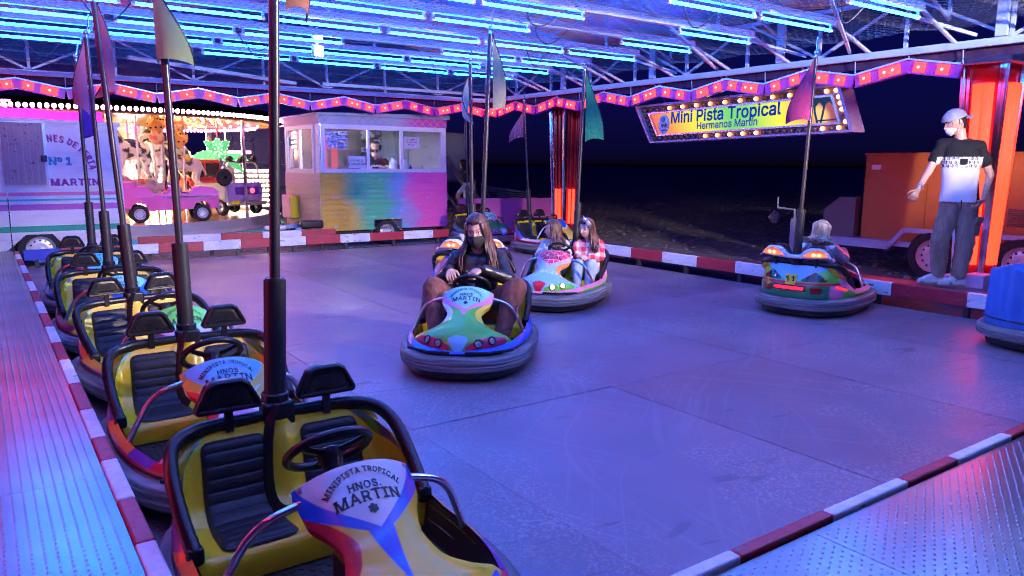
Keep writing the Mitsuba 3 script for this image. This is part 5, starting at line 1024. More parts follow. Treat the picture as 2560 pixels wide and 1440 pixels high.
lab('stored_panel', 'grey board panel stored upright right of the ticket booth', 'panel'); pv('board', tf(bx(0, 1.1, 0, .03, 1.05, 2.15), pose(8.4, 15.2, 0, 10)), flat((.30, .30, .33)), 'stored_panel'); pv('frame', tf(cat([bx(.2, 1.35, -.04, 0, .62, .68), bx(.2, 1.35, -.04, 0, 1.04, 1.10), bx(1.29, 1.35, -.04, 0, .68, 1.04), bx(.2, .26, -.04, 0, .68, 1.04)]), pose(8.4, 15.2, 0, 10)), flat((.24, .18, .15)), 'stored_panel')
lab('brace_tubes', 'crossed grey scaffold tubes propped beside the ticket booth', 'scaffold')
put('tube', rod([8.1, 14.2, 1.75], [9.9, 14.6, .0], .03, 8), 'm_steel', 'brace_tubes', smooth=30); put('tube', rod([8.15, 14.1, 1.55], [9.5, 14.4, .0], .025, 8), 'm_steel', 'brace_tubes', smooth=30); put('tube', rod([8.0, 14.0, .95], [8.9, 14.2, .0], .025, 8), 'm_steel', 'brace_tubes', smooth=30); put('tube', rod([8.9, 14.1, .9], [8.2, 14.0, .0], .02, 8), 'm_steel', 'brace_tubes', smooth=30)

# ---- lit columns
mat('m_redglass', (.30, .012, .02), .15, 0, .6)
def column(cx, cy, text, lit):
    kk = num('column'); lab(kk, text, 'column'); zt, z0 = 2.50, .30; ht, hb = .235, .165
    half = lambda z: hb + (ht - hb) * (z - z0) / (zt - z0)
    put('base', rbox(cx - .24, cx + .24, cy - .24, cy + .24, -.05, z0 - .02, .01), 'm_frame', kk); put('cap', rbox(cx - .27, cx + .27, cy - .27, cy + .27, zt, zt + .10, .01), 'm_frame', kk)
    put('core', cat([trimesh.convex.convex_hull(np.array([[cx + sx * half(z) * .80, cy + sy * half(z) * .80, z] for sx in (1, -1) for sy in (1, -1) for z in (z0 - .02, zt)]))]), 'm_redglass', kk)
    for sx in (1, -1):
        for sy in (1, -1):
            ms = []
            for d in ('x', 'y'):
                for o, w in ((0, .055), (.062, .03)):
                    q = []
                    for z in (z0 - .02, zt):
                        h = half(z); k2 = h / ht
                        for a in (o, o + w):
                            for n in (.0, .02):
                                e = h - a * k2; f = h - .035 + n * (1 if o == 0 else .6)
                                q.append([cx + sx * (e if d == 'x' else f), cy + sy * (f if d == 'x' else e), z])
                    ms.append(trimesh.convex.convex_hull(np.array(q)))
            put('chrome_flute', cat(ms), 'm_mirror', kk)
    for dx, dy in ((-1, 0), (0, -1), (1, 0), (0, 1)):
        for s in (-1, 1):
            p = lambda z: np.array([cx + dx * (half(z) * .80 + .022) + dy * s * .055 * half(z) / ht, cy + dy * (half(z) * .80 + .022) + dx * s * .055 * half(z) / ht, z])
            segs = [(.42, 2.30)] if lit else [(.42, 1.02)]
            for a, b2 in segs: q = put('neon_tube', rod(p(a), p(b2), .024 if not lit else .050, 10), 'm_lamp', kk, smooth=30); scene[q]['emitter'] = emitter(NEON_L * (1 if lit else 1.0), .5)
            if not lit: put('dark_tube', rod(p(1.03), p(2.40), .022, 8), 'm_redglass', kk, smooth=30)
column(8.80, 3.80, 'chrome column glowing red behind the standing man', True)
column(-1.05, 3.6, 'chrome column glowing red left of the ribbed walkway', True)
column(8.52, 10.52, 'chrome column with two red neon tubes behind the small girls', False)
pv('foot_block', rbox(8.16, 8.42, 3.42, 3.62, .236, .37, .008), flat((.50, .30, .46)), None); lab('foot_block', 'pale purple wooden block at the foot of the near column', 'block')

# ---- lit sign over the right side
sg = 'lit_sign'; lab(sg, 'slanted light box sign with a ring of bulbs, yellow and green panel and palms', 'sign'); SX = 8.30
TL, TR, BR, BL = [np.array(q) for q in ((8.487, 2.312), (5.199, 2.386), (4.99, 1.84), (8.16, 1.772))]
def sgp(u, v, d=0.0): q = (TL * (1 - u) + TR * u) * v + (BL * (1 - u) + BR * u) * (1 - v); return np.array([SX - d, q[0], q[1]])
def quad(u0, u1, v0, v1, d0, d1, nu=1, nv=1):
    u, v = np.meshgrid(np.linspace(u0, u1, nu + 1), np.linspace(v0, v1, nv + 1), indexing='ij'); P = np.array([[sgp(a, b2, d1) for a, b2 in zip(r1, r2)] for r1, r2 in zip(u, v)]); return grid(P)
def sbar(u0, u1, v0, v1, d0, d1): return trimesh.convex.convex_hull(np.array([sgp(u, v, d) for u in (u0, u1) for v in (v0, v1) for d in (d0, d1)]))
mat('m_signframe', (.34, .26, .42), .35, .3)
put('box', sbar(0, 1, 0, 1, -.16, -.02), 'm_signframe', sg)
put('frame', cat([sbar(-.004, 1.004, .96, 1.01, -.16, .10), sbar(-.004, 1.004, -.01, .03, -.16, .10), sbar(-.006, .006, 0.03, .96, -.16, .10), sbar(.994, 1.006, 0.03, .96, -.16, .10)]), 'm_signframe', sg)
put('inner_trim', cat([sbar(.045, .955, .76, .80, -.02, .05), sbar(.045, .955, .17, .21, -.02, .05), sbar(.040, .050, .17, .80, -.02, .05), sbar(.95, .96, .17, .80, -.02, .05)]), 'm_steel', sg)
U, V = np.meshgrid(np.linspace(.05, .95, 160), np.linspace(.21, .76, 40), indexing='ij'); P = np.array([sgp(a, c, .012) for a, c in zip(U.ravel(), V.ravel())]).reshape(U.shape + (3,))
def sign_col(u, v):
    s = (u - .05) / .9; g = np.array([(0, .60, .10, .05), (.10, .62, .22, .04), (.24, .66, .52, .03), (.36, .40, .55, .05), (.46, .12, .44, .09), (.58, .16, .46, .09), (.66, .42, .54, .05), (.74, .66, .58, .03), (.86, .55, .30, .08), (.95, .30, .08, .06), (1, .22, .05, .07)])
    c = np.stack([np.interp(s, g[:, 0], g[:, i]) for i in (1, 2, 3)], -1); sun = SS(.05, .02, np.hypot((s - .925) * 1.0, (v - .40) * .19) - .0)[..., None]; c = c * (1 - sun) + sun * np.array((.70, .42, .14)); return c
pg = grid(P); pc_ = sign_col(U, V).reshape(-1, 3)
if pg.face_normals[0][0] > 0: pg.invert()
q = put('panel', pg, 'm_lamp', sg, smooth=True, color=pc_ * .13); scene[q]['emitter'] = emit_vc(0)
ex = (sgp(1, .5) - sgp(0, .5)); LU = np.linalg.norm(ex); ex /= LU; ey = (sgp(.5, 1) - sgp(.5, 0)); ey = np.array([0, 0, 1.0])
def sput(name, m, u, v, col, d=.016): o = sgp(u, v, d); return pv(name, onplane(m, o, ex, ey), flat(col), sg)
for d_, col, o in ((.014, (.01, .02, .10), .014), (0, (.01, .10, .30), .018)): sput('lettering', plain('Mini Pista Tropical', .155, .002), .435 - d_ * .12, .49 - d_ * .6, col, o)
for d_, col, o in ((.010, (.03, .04, .04), .014), (0, (.30, .34, .32), .018)): sput('lettering', plain('Hermanos Martín', .092, .002), .44 - d_ * .12, .285 - d_ * .5, col, o)
sput('emblem', prism(Polygon([(.11 * math.cos(a), .14 * math.sin(a)) for a in np.linspace(0, 2 * PI, 33)[:-1]]), .002), .105, .47, (.66, .62, .60)); sput('emblem_balloon', prism(Point(0, 0).buffer(.045), .002), .112, .60, (.06, .26, .50), .019)
sput('emblem_mark', prism(shapely.union_all([sbox(-.06, -.012, .06, .012), sbox(-.04, -.03, -.02, .03), sbox(.01, -.03, .03, .03), sbox(-.05, -.075, .05, -.06), sbox(-.04, -.10, .04, -.09)]), .002), .105, .44, (.10, .07, .07), .019)
for px, s in ((.872, 1.0), (.912, 1.0)):
    fr = shapely.union_all([LineString([(0, 0), (.07 * math.cos(a), .05 + .035 * math.sin(a)), (.13 * math.cos(a) , .05 * math.sin(a) - .02)]).buffer(.014) for a in np.radians((0, 35, 75, 105, 145, 180))]); trk = LineString([(0, 0), (.012 if px < .9 else -.01, -.09), (.05 if px < .9 else -.03, -.20)]).buffer(.014)
    sput('palm', prism(fr, .002), px, .61, (.01, .10, .05), .019); sput('palm_trunk', prism(trk, .002), px, .61, (.04, .14, .06), .017)
sput('palm_ground', prism(sbox(-.14, -.008, .14, .008), .002), .905, .275, (.02, .06, .03), .018)
bl_ply = {}
scene['m_bulboff'] = {'type': 'twosided', 'bsdf': dict(type='principled', base_color={'type': 'rgb', 'value': [.16, .085, .03]}, roughness=.12, specular=.8)}
bulb_m = trimesh.creation.icosphere(subdivisions=2, radius=.030); bulb_m.vertices *= [1.3, 1, 1]
hot = np.exp(-((bulb_m.vertices[:, 1] / .016) ** 2 + (bulb_m.vertices[:, 2] / .016) ** 2)) * (bulb_m.vertices[:, 0] < 0)
BON = {**mikit.ply(bulb_m, 'm_lamp', smooth=True, color=np.array([.16, .045, .008])[None] * .8 + hot[:, None] * np.array([1.0, .6, .22])), 'emitter': emit_vc(0)}; BOFF = mikit.ply(bulb_m, 'm_bulboff', smooth=True)
def sbulb(u, v, on): put('bulb', BON if on else BOFF, None, sg, tw=T().translate(sgp(u, v, .02).tolist()))
for i in range(26): sbulb(.025 + i * .038, .88, (i > 3 and i % 2 == 0) or i > 23)
for i in range(30): sbulb(.02 + i * .033, .10, (8 < i < 19 and i % 2 == 1) or (i > 25 and i % 2 == 0))
for i in range(5): sbulb(.022, .22 + i * .13, False); sbulb(.977, .22 + i * .13, i % 2 == 0 or i == 3)
put('hanger', cat([rod([SX + .08, y, 2.30], [SX - .22, y, 2.60], .012, 6) for y in (5.6, 6.8, 8.0)]), 'm_frame', sg)

# ---- orange generator trailer
gk = 'generator_trailer'; lab(gk, 'orange generator cabinet on a two-wheeled trailer behind the standing man', 'generator'); GX = 10.5
mat('m_orange', proc(lambda p, n, uv: mix((.50, .15, .035), (.42, .12, .03), fbm(p.x * 3, p.y * 3, p.z * 5, 3))), .45)
ys = [6.12, 5.22, 4.42, 3.3, 2.3, 1.5]
put('cabinet', bx(GX + .02, GX + 1.3, 1.5, 6.10, .42, 1.60), 'm_orange', gk)
for a, c in zip(ys[:-1], ys[1:]): put('panel', bx(GX, GX + .018, c + .004, a - .004, .44, 1.598), 'm_orange', gk)
put('roof', bx(GX - .015, GX + 1.32, 1.48, 6.13, 1.60, 1.635), 'm_orange', gk); put('door', bx(GX - .008, GX - .0005, 3.55, 4.35, .55, 1.45), 'm_orange', gk); put('vent', cat([bx(GX - .014, GX - .009, 3.7, 4.2, z, z + .012) for z in np.arange(.72, .92, .022)]), 'm_darksteel', gk)
put('exhaust', rod([GX + .3, 5.1, 1.63], [GX + .3, 5.1, 1.78], .04, 10), 'm_steel', gk); put('label_plate', bx(GX - .006, GX - .0005, 5.88, 6.02, 1.40, 1.47), 'm_white', gk)
put('chassis', cat([bar([GX - .25, 6.75, .36], [GX - .25, 5.55, .36], .05, .09), bar([GX - .25, 5.55, .36], [GX - .25, 5.35, .60], .05, .06), bar([GX - .25, 5.35, .60], [GX - .25, 3.2, .60], .05, .06), bar([GX - .25, 3.2, .60], [GX - .25, 2.9, .36], .05, .06), bx(GX - .2, GX + 1.2, 6.5, 6.6, .30, .40), bx(GX - .2, GX + 1.2, 2.0, 6.5, .36, .42)]), 'm_frame', gk)
mat('m_tankgrey', (.14, .13, .15), .5, .2); put('fuel_tank', trimesh.convex.convex_hull(np.array([[x, y, z] for x in (GX - .05, GX + .5) for y, z in ((6.2, .42), (6.7, .42), (6.7, .80), (6.45, 1.0), (6.2, 1.0))])), 'm_tankgrey', gk)
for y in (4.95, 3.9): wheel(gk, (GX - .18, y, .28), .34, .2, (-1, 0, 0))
lab('jack_stand', 'thin grey trailer jack standing left of the generator', 'jack'); put('leg', bar([10.6, 7.3, -.05], [10.6, 7.3, .62], .08), 'm_frame', 'jack_stand'); put('handle', cat([rod([10.6, 7.3, .62], [10.6, 7.3, .76], .015, 6), rod([10.6, 7.3, .76], [10.6, 7.62, .78], .015, 6), rod([10.6, 7.62, .78], [10.6, 7.62, .95], .012, 6)]), 'm_frame', 'jack_stand')
lab('crumpled_paper', 'small white scrap of paper lying on the far dark ground', 'paper'); m = trimesh.creation.icosphere(subdivisions=2, radius=.14); m.vertices *= (.6 + .8 * meshkit.noise(m.vertices * 14)[:, None]); m.apply_translation([17.0, 12.3, .12]); put('sheet', m, 'm_white', 'crumpled_paper')

# ---- car under a blue tarpaulin at the right edge
tk = 'covered_car'; lab(tk, 'parked bumper car wrapped in a blue tarpaulin at the right edge', 'covered bumper car'); KM = pose(7.05, 2.25, 0, 178)
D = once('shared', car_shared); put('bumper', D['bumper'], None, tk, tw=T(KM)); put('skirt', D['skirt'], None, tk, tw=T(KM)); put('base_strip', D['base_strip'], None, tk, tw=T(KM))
A, B = np.meshgrid(np.linspace(0, 2 * PI, 181)[:-1], np.linspace(0, 1, 60), indexing='ij')
hb = lambda y: np.interp(y, [-.66, -.55, -.35, -.1, .2, .35, .6, .75], [.50, .62, .68, .58, .60, .50, .34, .30])
o0 = sup(A, .455, .77, .61, 2.8) * (1 + .012 * np.sin(A * 31)[..., None] + .012 * np.sin(A * 13 + 1)[..., None]); r_ = np.where(B < .5, 1 - .05 * B, .975 * np.sqrt(np.clip(1 - ((B - .5) / .5) ** 2, 0, 1)) ** .7); xy = o0 * r_[..., None]; zz_ = .185 + (hb(xy[..., 1]) - .185) * np.clip(B / .55, 0, 1) ** .9 + .01 * np.sin(A * 17 + B * 9) * B * (1 - B)
P = np.concatenate([xy, zz_[..., None]], -1); P += .012 * (meshkit.fbm(P * 7, 3)[..., None] - .5) * [1, 1, 1]
scene['m_bluetarp'] = {'type': 'twosided', 'bsdf': dict(type='principled', base_color={'type': 'rgb', 'value': [.03, .16, .48]}, roughness=.42, specular=.4)}
put('tarpaulin', tf(grid(P, closed_u=True), KM), 'm_bluetarp', tk, smooth=True); put('rope', tf(tube(np.concatenate([sup(np.linspace(0, 2 * PI, 60), .462, .78, .62, 2.8), np.full((60, 1), .24)], 1), .006, 5), KM), 'm_ink', tk)
# ================================================================ people
def unit(v): v = np.asarray(v, float); return v / np.linalg.norm(v)
def chain(ch):
    out = None
    for g in ch:
        if len(g) == 2:      # a hull of several balls
            h = m3.Manifold.batch_hull([m3.Manifold.sphere(a, 24).translate([float(x) for x in p]) for p, a in zip(*g)]); out = h if out is None else out + h; continue
        p, a, q, b = g
        n = 14 if max(a, b) < .02 else 24
        h = m3.Manifold.batch_hull([m3.Manifold.sphere(a, n).translate([float(x) for x in p]), m3.Manifold.sphere(b, n).translate([float(x) for x in q])]); out = h if out is None else out + h
    return out
def finish(man, ref, it=8, lam=.5):
    m = tm(man.refine_to_length(ref)); m = trimesh.Trimesh(m.vertices, m.faces, process=True); v0 = m.vertices.copy(); trimesh.smoothing.filter_taubin(m, lamb=lam, nu=lam + .03, iterations=it)
    d = m.vertices - v0; L = np.linalg.norm(d, axis=1, keepdims=True); m.vertices = v0 + d * np.minimum(1, .7 * ref / np.maximum(L, 1e-9)); return m
def head_mesh(child=False):
    """Head in its own frame: x to the person's right, y forward, z up, centre of the skull at the origin, 0.235 m tall."""
    m = trimesh.creation.icosphere(subdivisions=5); u = m.vertices.copy(); x, y, z = u.T
    P = u * ([.077, .094, .113] if not child else [.081, .093, .106])
    low = np.clip(-z, 0, 1); P[:, 0] *= 1 - (.34 if not child else .24) * low ** 1.6; P[:, 1] += .012 * low * (y > -0.2) ; P[:, 1] *= 1 - .16 * low * (y < 0); P[:, 2] *= 1 + 0.02 * low
    X, Z = P[:, 0], P[:, 2]; f = np.clip((y - .15) / .5, 0, 1); g = lambda cx, cz, sx, sz: np.exp(-((X - cx) / sx) ** 2 - ((Z - cz) / sz) ** 2)
    P[:, 1] -= .006 * f * (P[:, 1] > .06)                                   # flatter face
    d = .017 * g(0, -.026, .0095, .012) + .012 * g(0, -.008, .008, .020) + .005 * g(0, -.029, .020, .010)   # nose
    d += (.0035 if not child else .001) * g(0, .030, .045, .011) - (.0065 if not child else .0045) * (g(.030, .010, .017, .012) + g(-.030, .010, .017, .012)) + .0045 * (g(.030, .009, .011, .008) + g(-.030, .009, .011, .008))
    d += .0055 * g(0, -.057, .020, .006) + .005 * g(0, -.068, .018, .006) - .003 * g(0, -.0625, .022, .0025) + .007 * g(0, -.095, .022, .014) + .004 * (g(.042, -.030, .02, .022) + g(-.042, -.030, .02, .022))
    P[:, 1] += d * f * (1.0 if not child else .8); return trimesh.Trimesh(P, m.faces, process=False)
def face_paint(L, skin, lips=(.42, .13, .13), brow=(.07, .04, .03), smile=False, wear=None):
    """Skin colours in the head's frame (L = points in head coordinates, metres for a full-size head)."""
    X, Y, Z = L.T; c = np.repeat(np.array(skin, float)[None], len(L), 0); front = (Y > .035)
    g = lambda cx, cz, sx, sz: np.exp(-((X - cx) / sx) ** 2 - ((Z - cz) / sz) ** 2) * front
    mixc = lambda c, col, w: c * (1 - np.clip(w, 0, 1)[:, None]) + np.array(col) * np.clip(w, 0, 1)[:, None]
    c = mixc(c, (.62, .26, .22), .35 * (g(.042, -.030, .020, .016) + g(-.042, -.030, .020, .016)) + .25 * g(0, -.028, .012, .012))
    for s in (1, -1):
        ex, ez = s * .030, .010
        c = mixc(c, (.62, .60, .58), 1.6 * np.clip(1 - ((X - ex) / .0135) ** 2 - ((Z - ez) / .0062) ** 2, 0, .7) * front); c = mixc(c, (.05, .03, .02), 3 * np.clip(1 - np.hypot(X - ex, Z - ez) / .0068, 0, 1) * front)
        c = mixc(c, (.02, .012, .01), 1.0 * np.exp(-((Z - ez - .0075 + .25 * np.abs(X - ex) ** 1.3) / .0022) ** 2) * (np.abs(X - ex) < .016) * front)
        c = mixc(c, brow, .8 * np.exp(-((Z - .032 + 9 * (X - ex - s * .003) ** 2) / .0032) ** 2) * (np.abs(X - ex) < .020) * front)
    w = .024 if smile else .020; lz = -.0625 + (.012 if smile else 0) * (np.abs(X) / .024) ** 2
    c = mixc(c, lips, 1.5 * np.clip(1 - (X / w) ** 2 - ((Z - lz) / (.0085 if not smile else .0075)) ** 2, 0, .75) * front)
    c = mixc(c, (.55, .52, .50) if smile else (.16, .05, .05), (np.abs(X) < w * .75) * np.exp(-((Z - lz) / (.0030 if smile else .0012)) ** 2) * front)
    return c
def hand_chain(w, fwd, nrm, thumb, curl=.5, s=1.0, spread=.1):
    """Hand from wrist w: fwd along the fingers, nrm out of the back of the hand, thumb the side of the thumb."""
    w, f, n = np.array(w, float), unit(fwd), unit(nrm); n = unit(n - f * (n @ f)); t = unit(np.array(thumb) - f * (np.array(thumb) @ f) - n * (np.array(thumb) @ n)); ch = []
    kn = [w + s * (f * .082 + t * a) for a in (.030, .010, -.010, -.029)]
    for k in kn: ch.append((w + f * .012 * s, .021 * s, k, .0125 * s))
    ch.append((kn[0], .0125 * s, kn[3], .0115 * s))
    for k, L, sp in zip(kn, (.068, .076, .071, .056), (spread, .03, -.04, -spread)):
        d = unit(f + t * sp); p = k; r = .0090 * s
        for i, seg in enumerate((.42, .33, .25)):
            a = curl * (.55 + .5 * i); dd = d * math.cos(a * (i + 1) * .8) - n * math.sin(a * (i + 1) * .8); q = p + dd * L * seg * s * 1.12; ch.append((p, r, q, r * .9)); p, r = q, r * .9
    p = w + s * (f * .030 + t * .026); d1 = unit(f * .6 + t * .75 - n * .25); q = p + d1 * .036 * s; d2 = unit(f * .85 + t * .30 - n * (.25 + .5 * curl)); ch += [(w + f * .02 * s, .017 * s, p, .0135 * s), (p, .0125 * s, q, .0105 * s), (q, .0105 * s, q + d2 * .033 * s, .0085 * s)]
    return ch
def head_frame(c, look, tilt=0.0, s=1.0):
    f = unit(look); r = unit(np.cross(f, [0, 0, 1])); u = np.cross(r, f); a = tilt; r, u = r * math.cos(a) + u * math.sin(a), u * math.cos(a) - r * math.sin(a)
    M = np.eye(4); M[:3, 0], M[:3, 1], M[:3, 2], M[:3, 3] = r * s, f * s, u * s, c; return M
def figure(key, J, s, skin, M=None, child=False, smile=False, look=(0, 1, 0), tilt=0.0, hs=1.0, hands=None, legs_skin=False, res=.016, fat=1.0):
    """One continuous body: head, neck, torso, arms, hands, legs. J = joints in the frame M (x right, y forward)."""
    M = np.eye(4) if M is None else M; tr = lambda p: (M @ np.r_[np.asarray(p, float), 1])[:3]; J = {k: tr(v) for k, v in J.items()}
    H = head_frame(J['head'], M[:3, :3] @ unit(look), tilt, hs); hm = head_mesh(child); hv = trimesh.transform_points(hm.vertices, H)
    body = m3.Manifold(m3.Mesh(hv.astype(np.float32), hm.faces.astype(np.uint32)))
    for q in (1, -1):   # ears
        e = m3.Manifold.sphere(1, 20).scale([.009 * hs, .018 * hs, .030 * hs]); A = np.array(H[:3, :3] / hs); c = (H @ [q * .074, -.008, -.004, 1])[:3]; body += e.transform(np.column_stack([A, c]))
    nb = (H @ [0, -.022, -.075, 1])[:3]; ms = (J['shR'] + J['shL']) / 2; up = unit(ms - J['pel']); f = fat * s
    ch = [(nb, .050 * s, ms + up * .01, .056 * s), (ms, .055 * s, J['shR'], .046 * f), (ms, .055 * s, J['shL'], .046 * f)]
    lat = unit(J['shR'] - J['shL']); chest = ms - up * .12 * s; waist = (J['pel'] * .62 + ms * .38)
    def both(c1, w1, r1, c2, w2, r2): return ([c1 + lat * w1, c1 - lat * w1, c2 + lat * w2, c2 - lat * w2], [r1, r1, r2, r2])
    ch += [both(ms - up * .03 * s, .06 * s, .075 * f, chest, .06 * s, .095 * f), both(chest, .055 * s, .092 * f, waist, .05 * s, .085 * f), both(waist, .05 * s, .085 * f, J['pel'], .065 * s, .098 * f), ([ms + up * .055 * s, J['shR'] * .8 + ms * .2 + up * .006, J['shL'] * .8 + ms * .2 + up * .006], [.045 * s, .036 * f, .036 * f])]
    for a in 'RL':
        ch += [(J['sh' + a], .046 * f, J['el' + a], .037 * f), (J['el' + a], .037 * f, J['wr' + a], .025 * s)]
        if 'kn' + a in J: ch += [(J['pel'] + lat * (1 if a == 'R' else -1) * .075 * s, .085 * f, J['kn' + a], .054 * f), (J['kn' + a], .053 * f, J['kn' + a] * .65 + J['an' + a] * .35, .050 * f), (J['kn' + a] * .65 + J['an' + a] * .35, .050 * f, J['an' + a], .034 * s)]
        if 'to' + a in J: ch += [(J['an' + a], .036 * s, J['to' + a], .026 * s)]
    body += chain(ch)
    for a in 'RL':
        if hands and a in hands: fw, nn, th, cu = hands[a]; R = M[:3, :3]; body += chain(hand_chain(J['wr' + a], R @ np.array(fw, float), R @ np.array(nn, float), R @ np.array(th, float), cu, s * .98))
    m = tm(body.refine_to_length(res)); m = trimesh.Trimesh(m.vertices, m.faces, process=True); m.merge_vertices()
    L = trimesh.transform_points(m.vertices, np.linalg.inv(H)); hd = (np.abs(L[:, 0]) < .10) & (L[:, 2] > -.10) & (L[:, 2] < .13) & (np.abs(L[:, 1]) < .14)
    before = m.vertices.copy(); trimesh.smoothing.filter_taubin(m, lamb=.5, nu=.53, iterations=4); m.vertices = np.where(hd[:, None] & (L[:, 1:2] > .0), before, m.vertices)
    col = np.repeat(np.array(skin, float)[None], len(m.vertices), 0); col[hd] = face_paint(L[hd], skin, smile=smile); col *= .93 + .14 * meshkit.fbm(m.vertices * 40, 2)[:, None]
    put('body', m, 'm_skin', key, smooth=True, color=np.clip(col, 0, 1))
    return J, H, lat, up, f
def garment(key, name, man, fn, b='m_cloth', ref=.02, fold=.006, freq=11, it=6, dirv=None):
    m = finish(man, ref, it); n = m.vertex_normals; v = m.vertices; w = meshkit.fbm(v * freq * np.array([1, 1, .55]), 3) - .5; w2 = np.abs(meshkit.noise(v * freq * 1.9 + 7) - .5) - .25
    m = trimesh.Trimesh(v + n * (fold * (w * 1.6 + w2))[:, None], m.faces, process=False); return put(name, m, b, key, smooth=True, color=np.clip(fn(v), 0, 1))
def torso_chain(J, lat, up, s, f, e, hem=0.0, arms=('up',), cuff=1.0):
    ms = (J['shR'] + J['shL']) / 2; chest = ms - up * .12 * s; waist = J['pel'] * .62 + ms * .38; low = J['pel'] - up * hem
    ch = [(ms - up * .005, .052 * s + e, J['shR'], .046 * f + e), (ms - up * .005, .052 * s + e, J['shL'], .046 * f + e)]
    def both(c1, w1, r1, c2, w2, r2): return ([c1 + lat * w1, c1 - lat * w1, c2 + lat * w2, c2 - lat * w2], [r1, r1, r2, r2])
    ch += [both(ms - up * .03 * s, .06 * s, .075 * f + e, chest, .06 * s, .097 * f + e), both(chest, .055 * s, .095 * f + e, waist, .052 * s, .092 * f + e), both(waist, .052 * s, .092 * f + e, low, .066 * s, .103 * f + e), ([ms + up * .038 * s, J['shR'] * .8 + ms * .2 + up * .004, J['shL'] * .8 + ms * .2 + up * .004], [.048 * s + e * .4, .036 * f + e, .036 * f + e])]
    for a in 'RL':
        if arms[0] == 'up': ch.append((J['sh' + a], .044 * f + e * .6, J['sh' + a] * .45 + J['el' + a] * .55, .046 * f + e * .8))
        if arms[0] == 'long': ch += [(J['sh' + a], .048 * f + e, J['el' + a], .040 * f + e), (J['el' + a], .040 * f + e, J['el' + a] * (1 - cuff) + J['wr' + a] * cuff, .031 * f + e)]
    return ch
def leg_chain(J, lat, up, s, f, e, cut=.93, wide=1.0):
    ch = []
    for a, q in (('R', 1), ('L', -1)):
        if 'kn' + a not in J: continue
        h = J['pel'] + lat * q * .072 * s; k, n = J['kn' + a], J['an' + a]; mid = k * .6 + n * .4; end = k * (1 - cut) + n * cut
        ch += [(J['pel'] - up * .02 * s + lat * q * .055 * s, .092 * f + e * .4, h - up * .03 * s, .095 * f + e * .6), (h - up * .03 * s, .094 * f + e * .7, k, .062 * f * wide + e), (k, .062 * f * wide + e, mid, .056 * f * wide + e), (mid, .056 * f * wide + e, end, .042 * f * wide + e)]
    return ch
def shoes(key, J, s, col, sole, a):
    n, t = J['an' + a], J['to' + a]; d = unit((t - n) * [1, 1, 0]); z = min(n[2], t[2]); hl = np.array([n[0], n[1], 0]) - d * .035 * s; tt = np.array([t[0], t[1], 0]) + d * .01
    base = t[2] - .028 * s; ch = [(hl + [0, 0, base + .038 * s], .040 * s, tt - d * .02 * s + [0, 0, base + .034 * s], .036 * s), (np.array([n[0], n[1], base + .085 * s]), .046 * s, hl + [0, 0, base + .045 * s], .040 * s), (np.array([n[0], n[1], base + .085 * s]) + d * .02, .042 * s, tt - d * .07 * s + [0, 0, base + .055 * s], .040 * s)]
    k = garment(key, 'shoe', chain(ch), lambda v: np.where((v[:, 2] < base + .022 * s)[:, None], sole, np.where((meshkit.noise(v * 26) > .66)[:, None], np.array(col) * .25, col)), ref=.012, fold=.001, it=4); return k
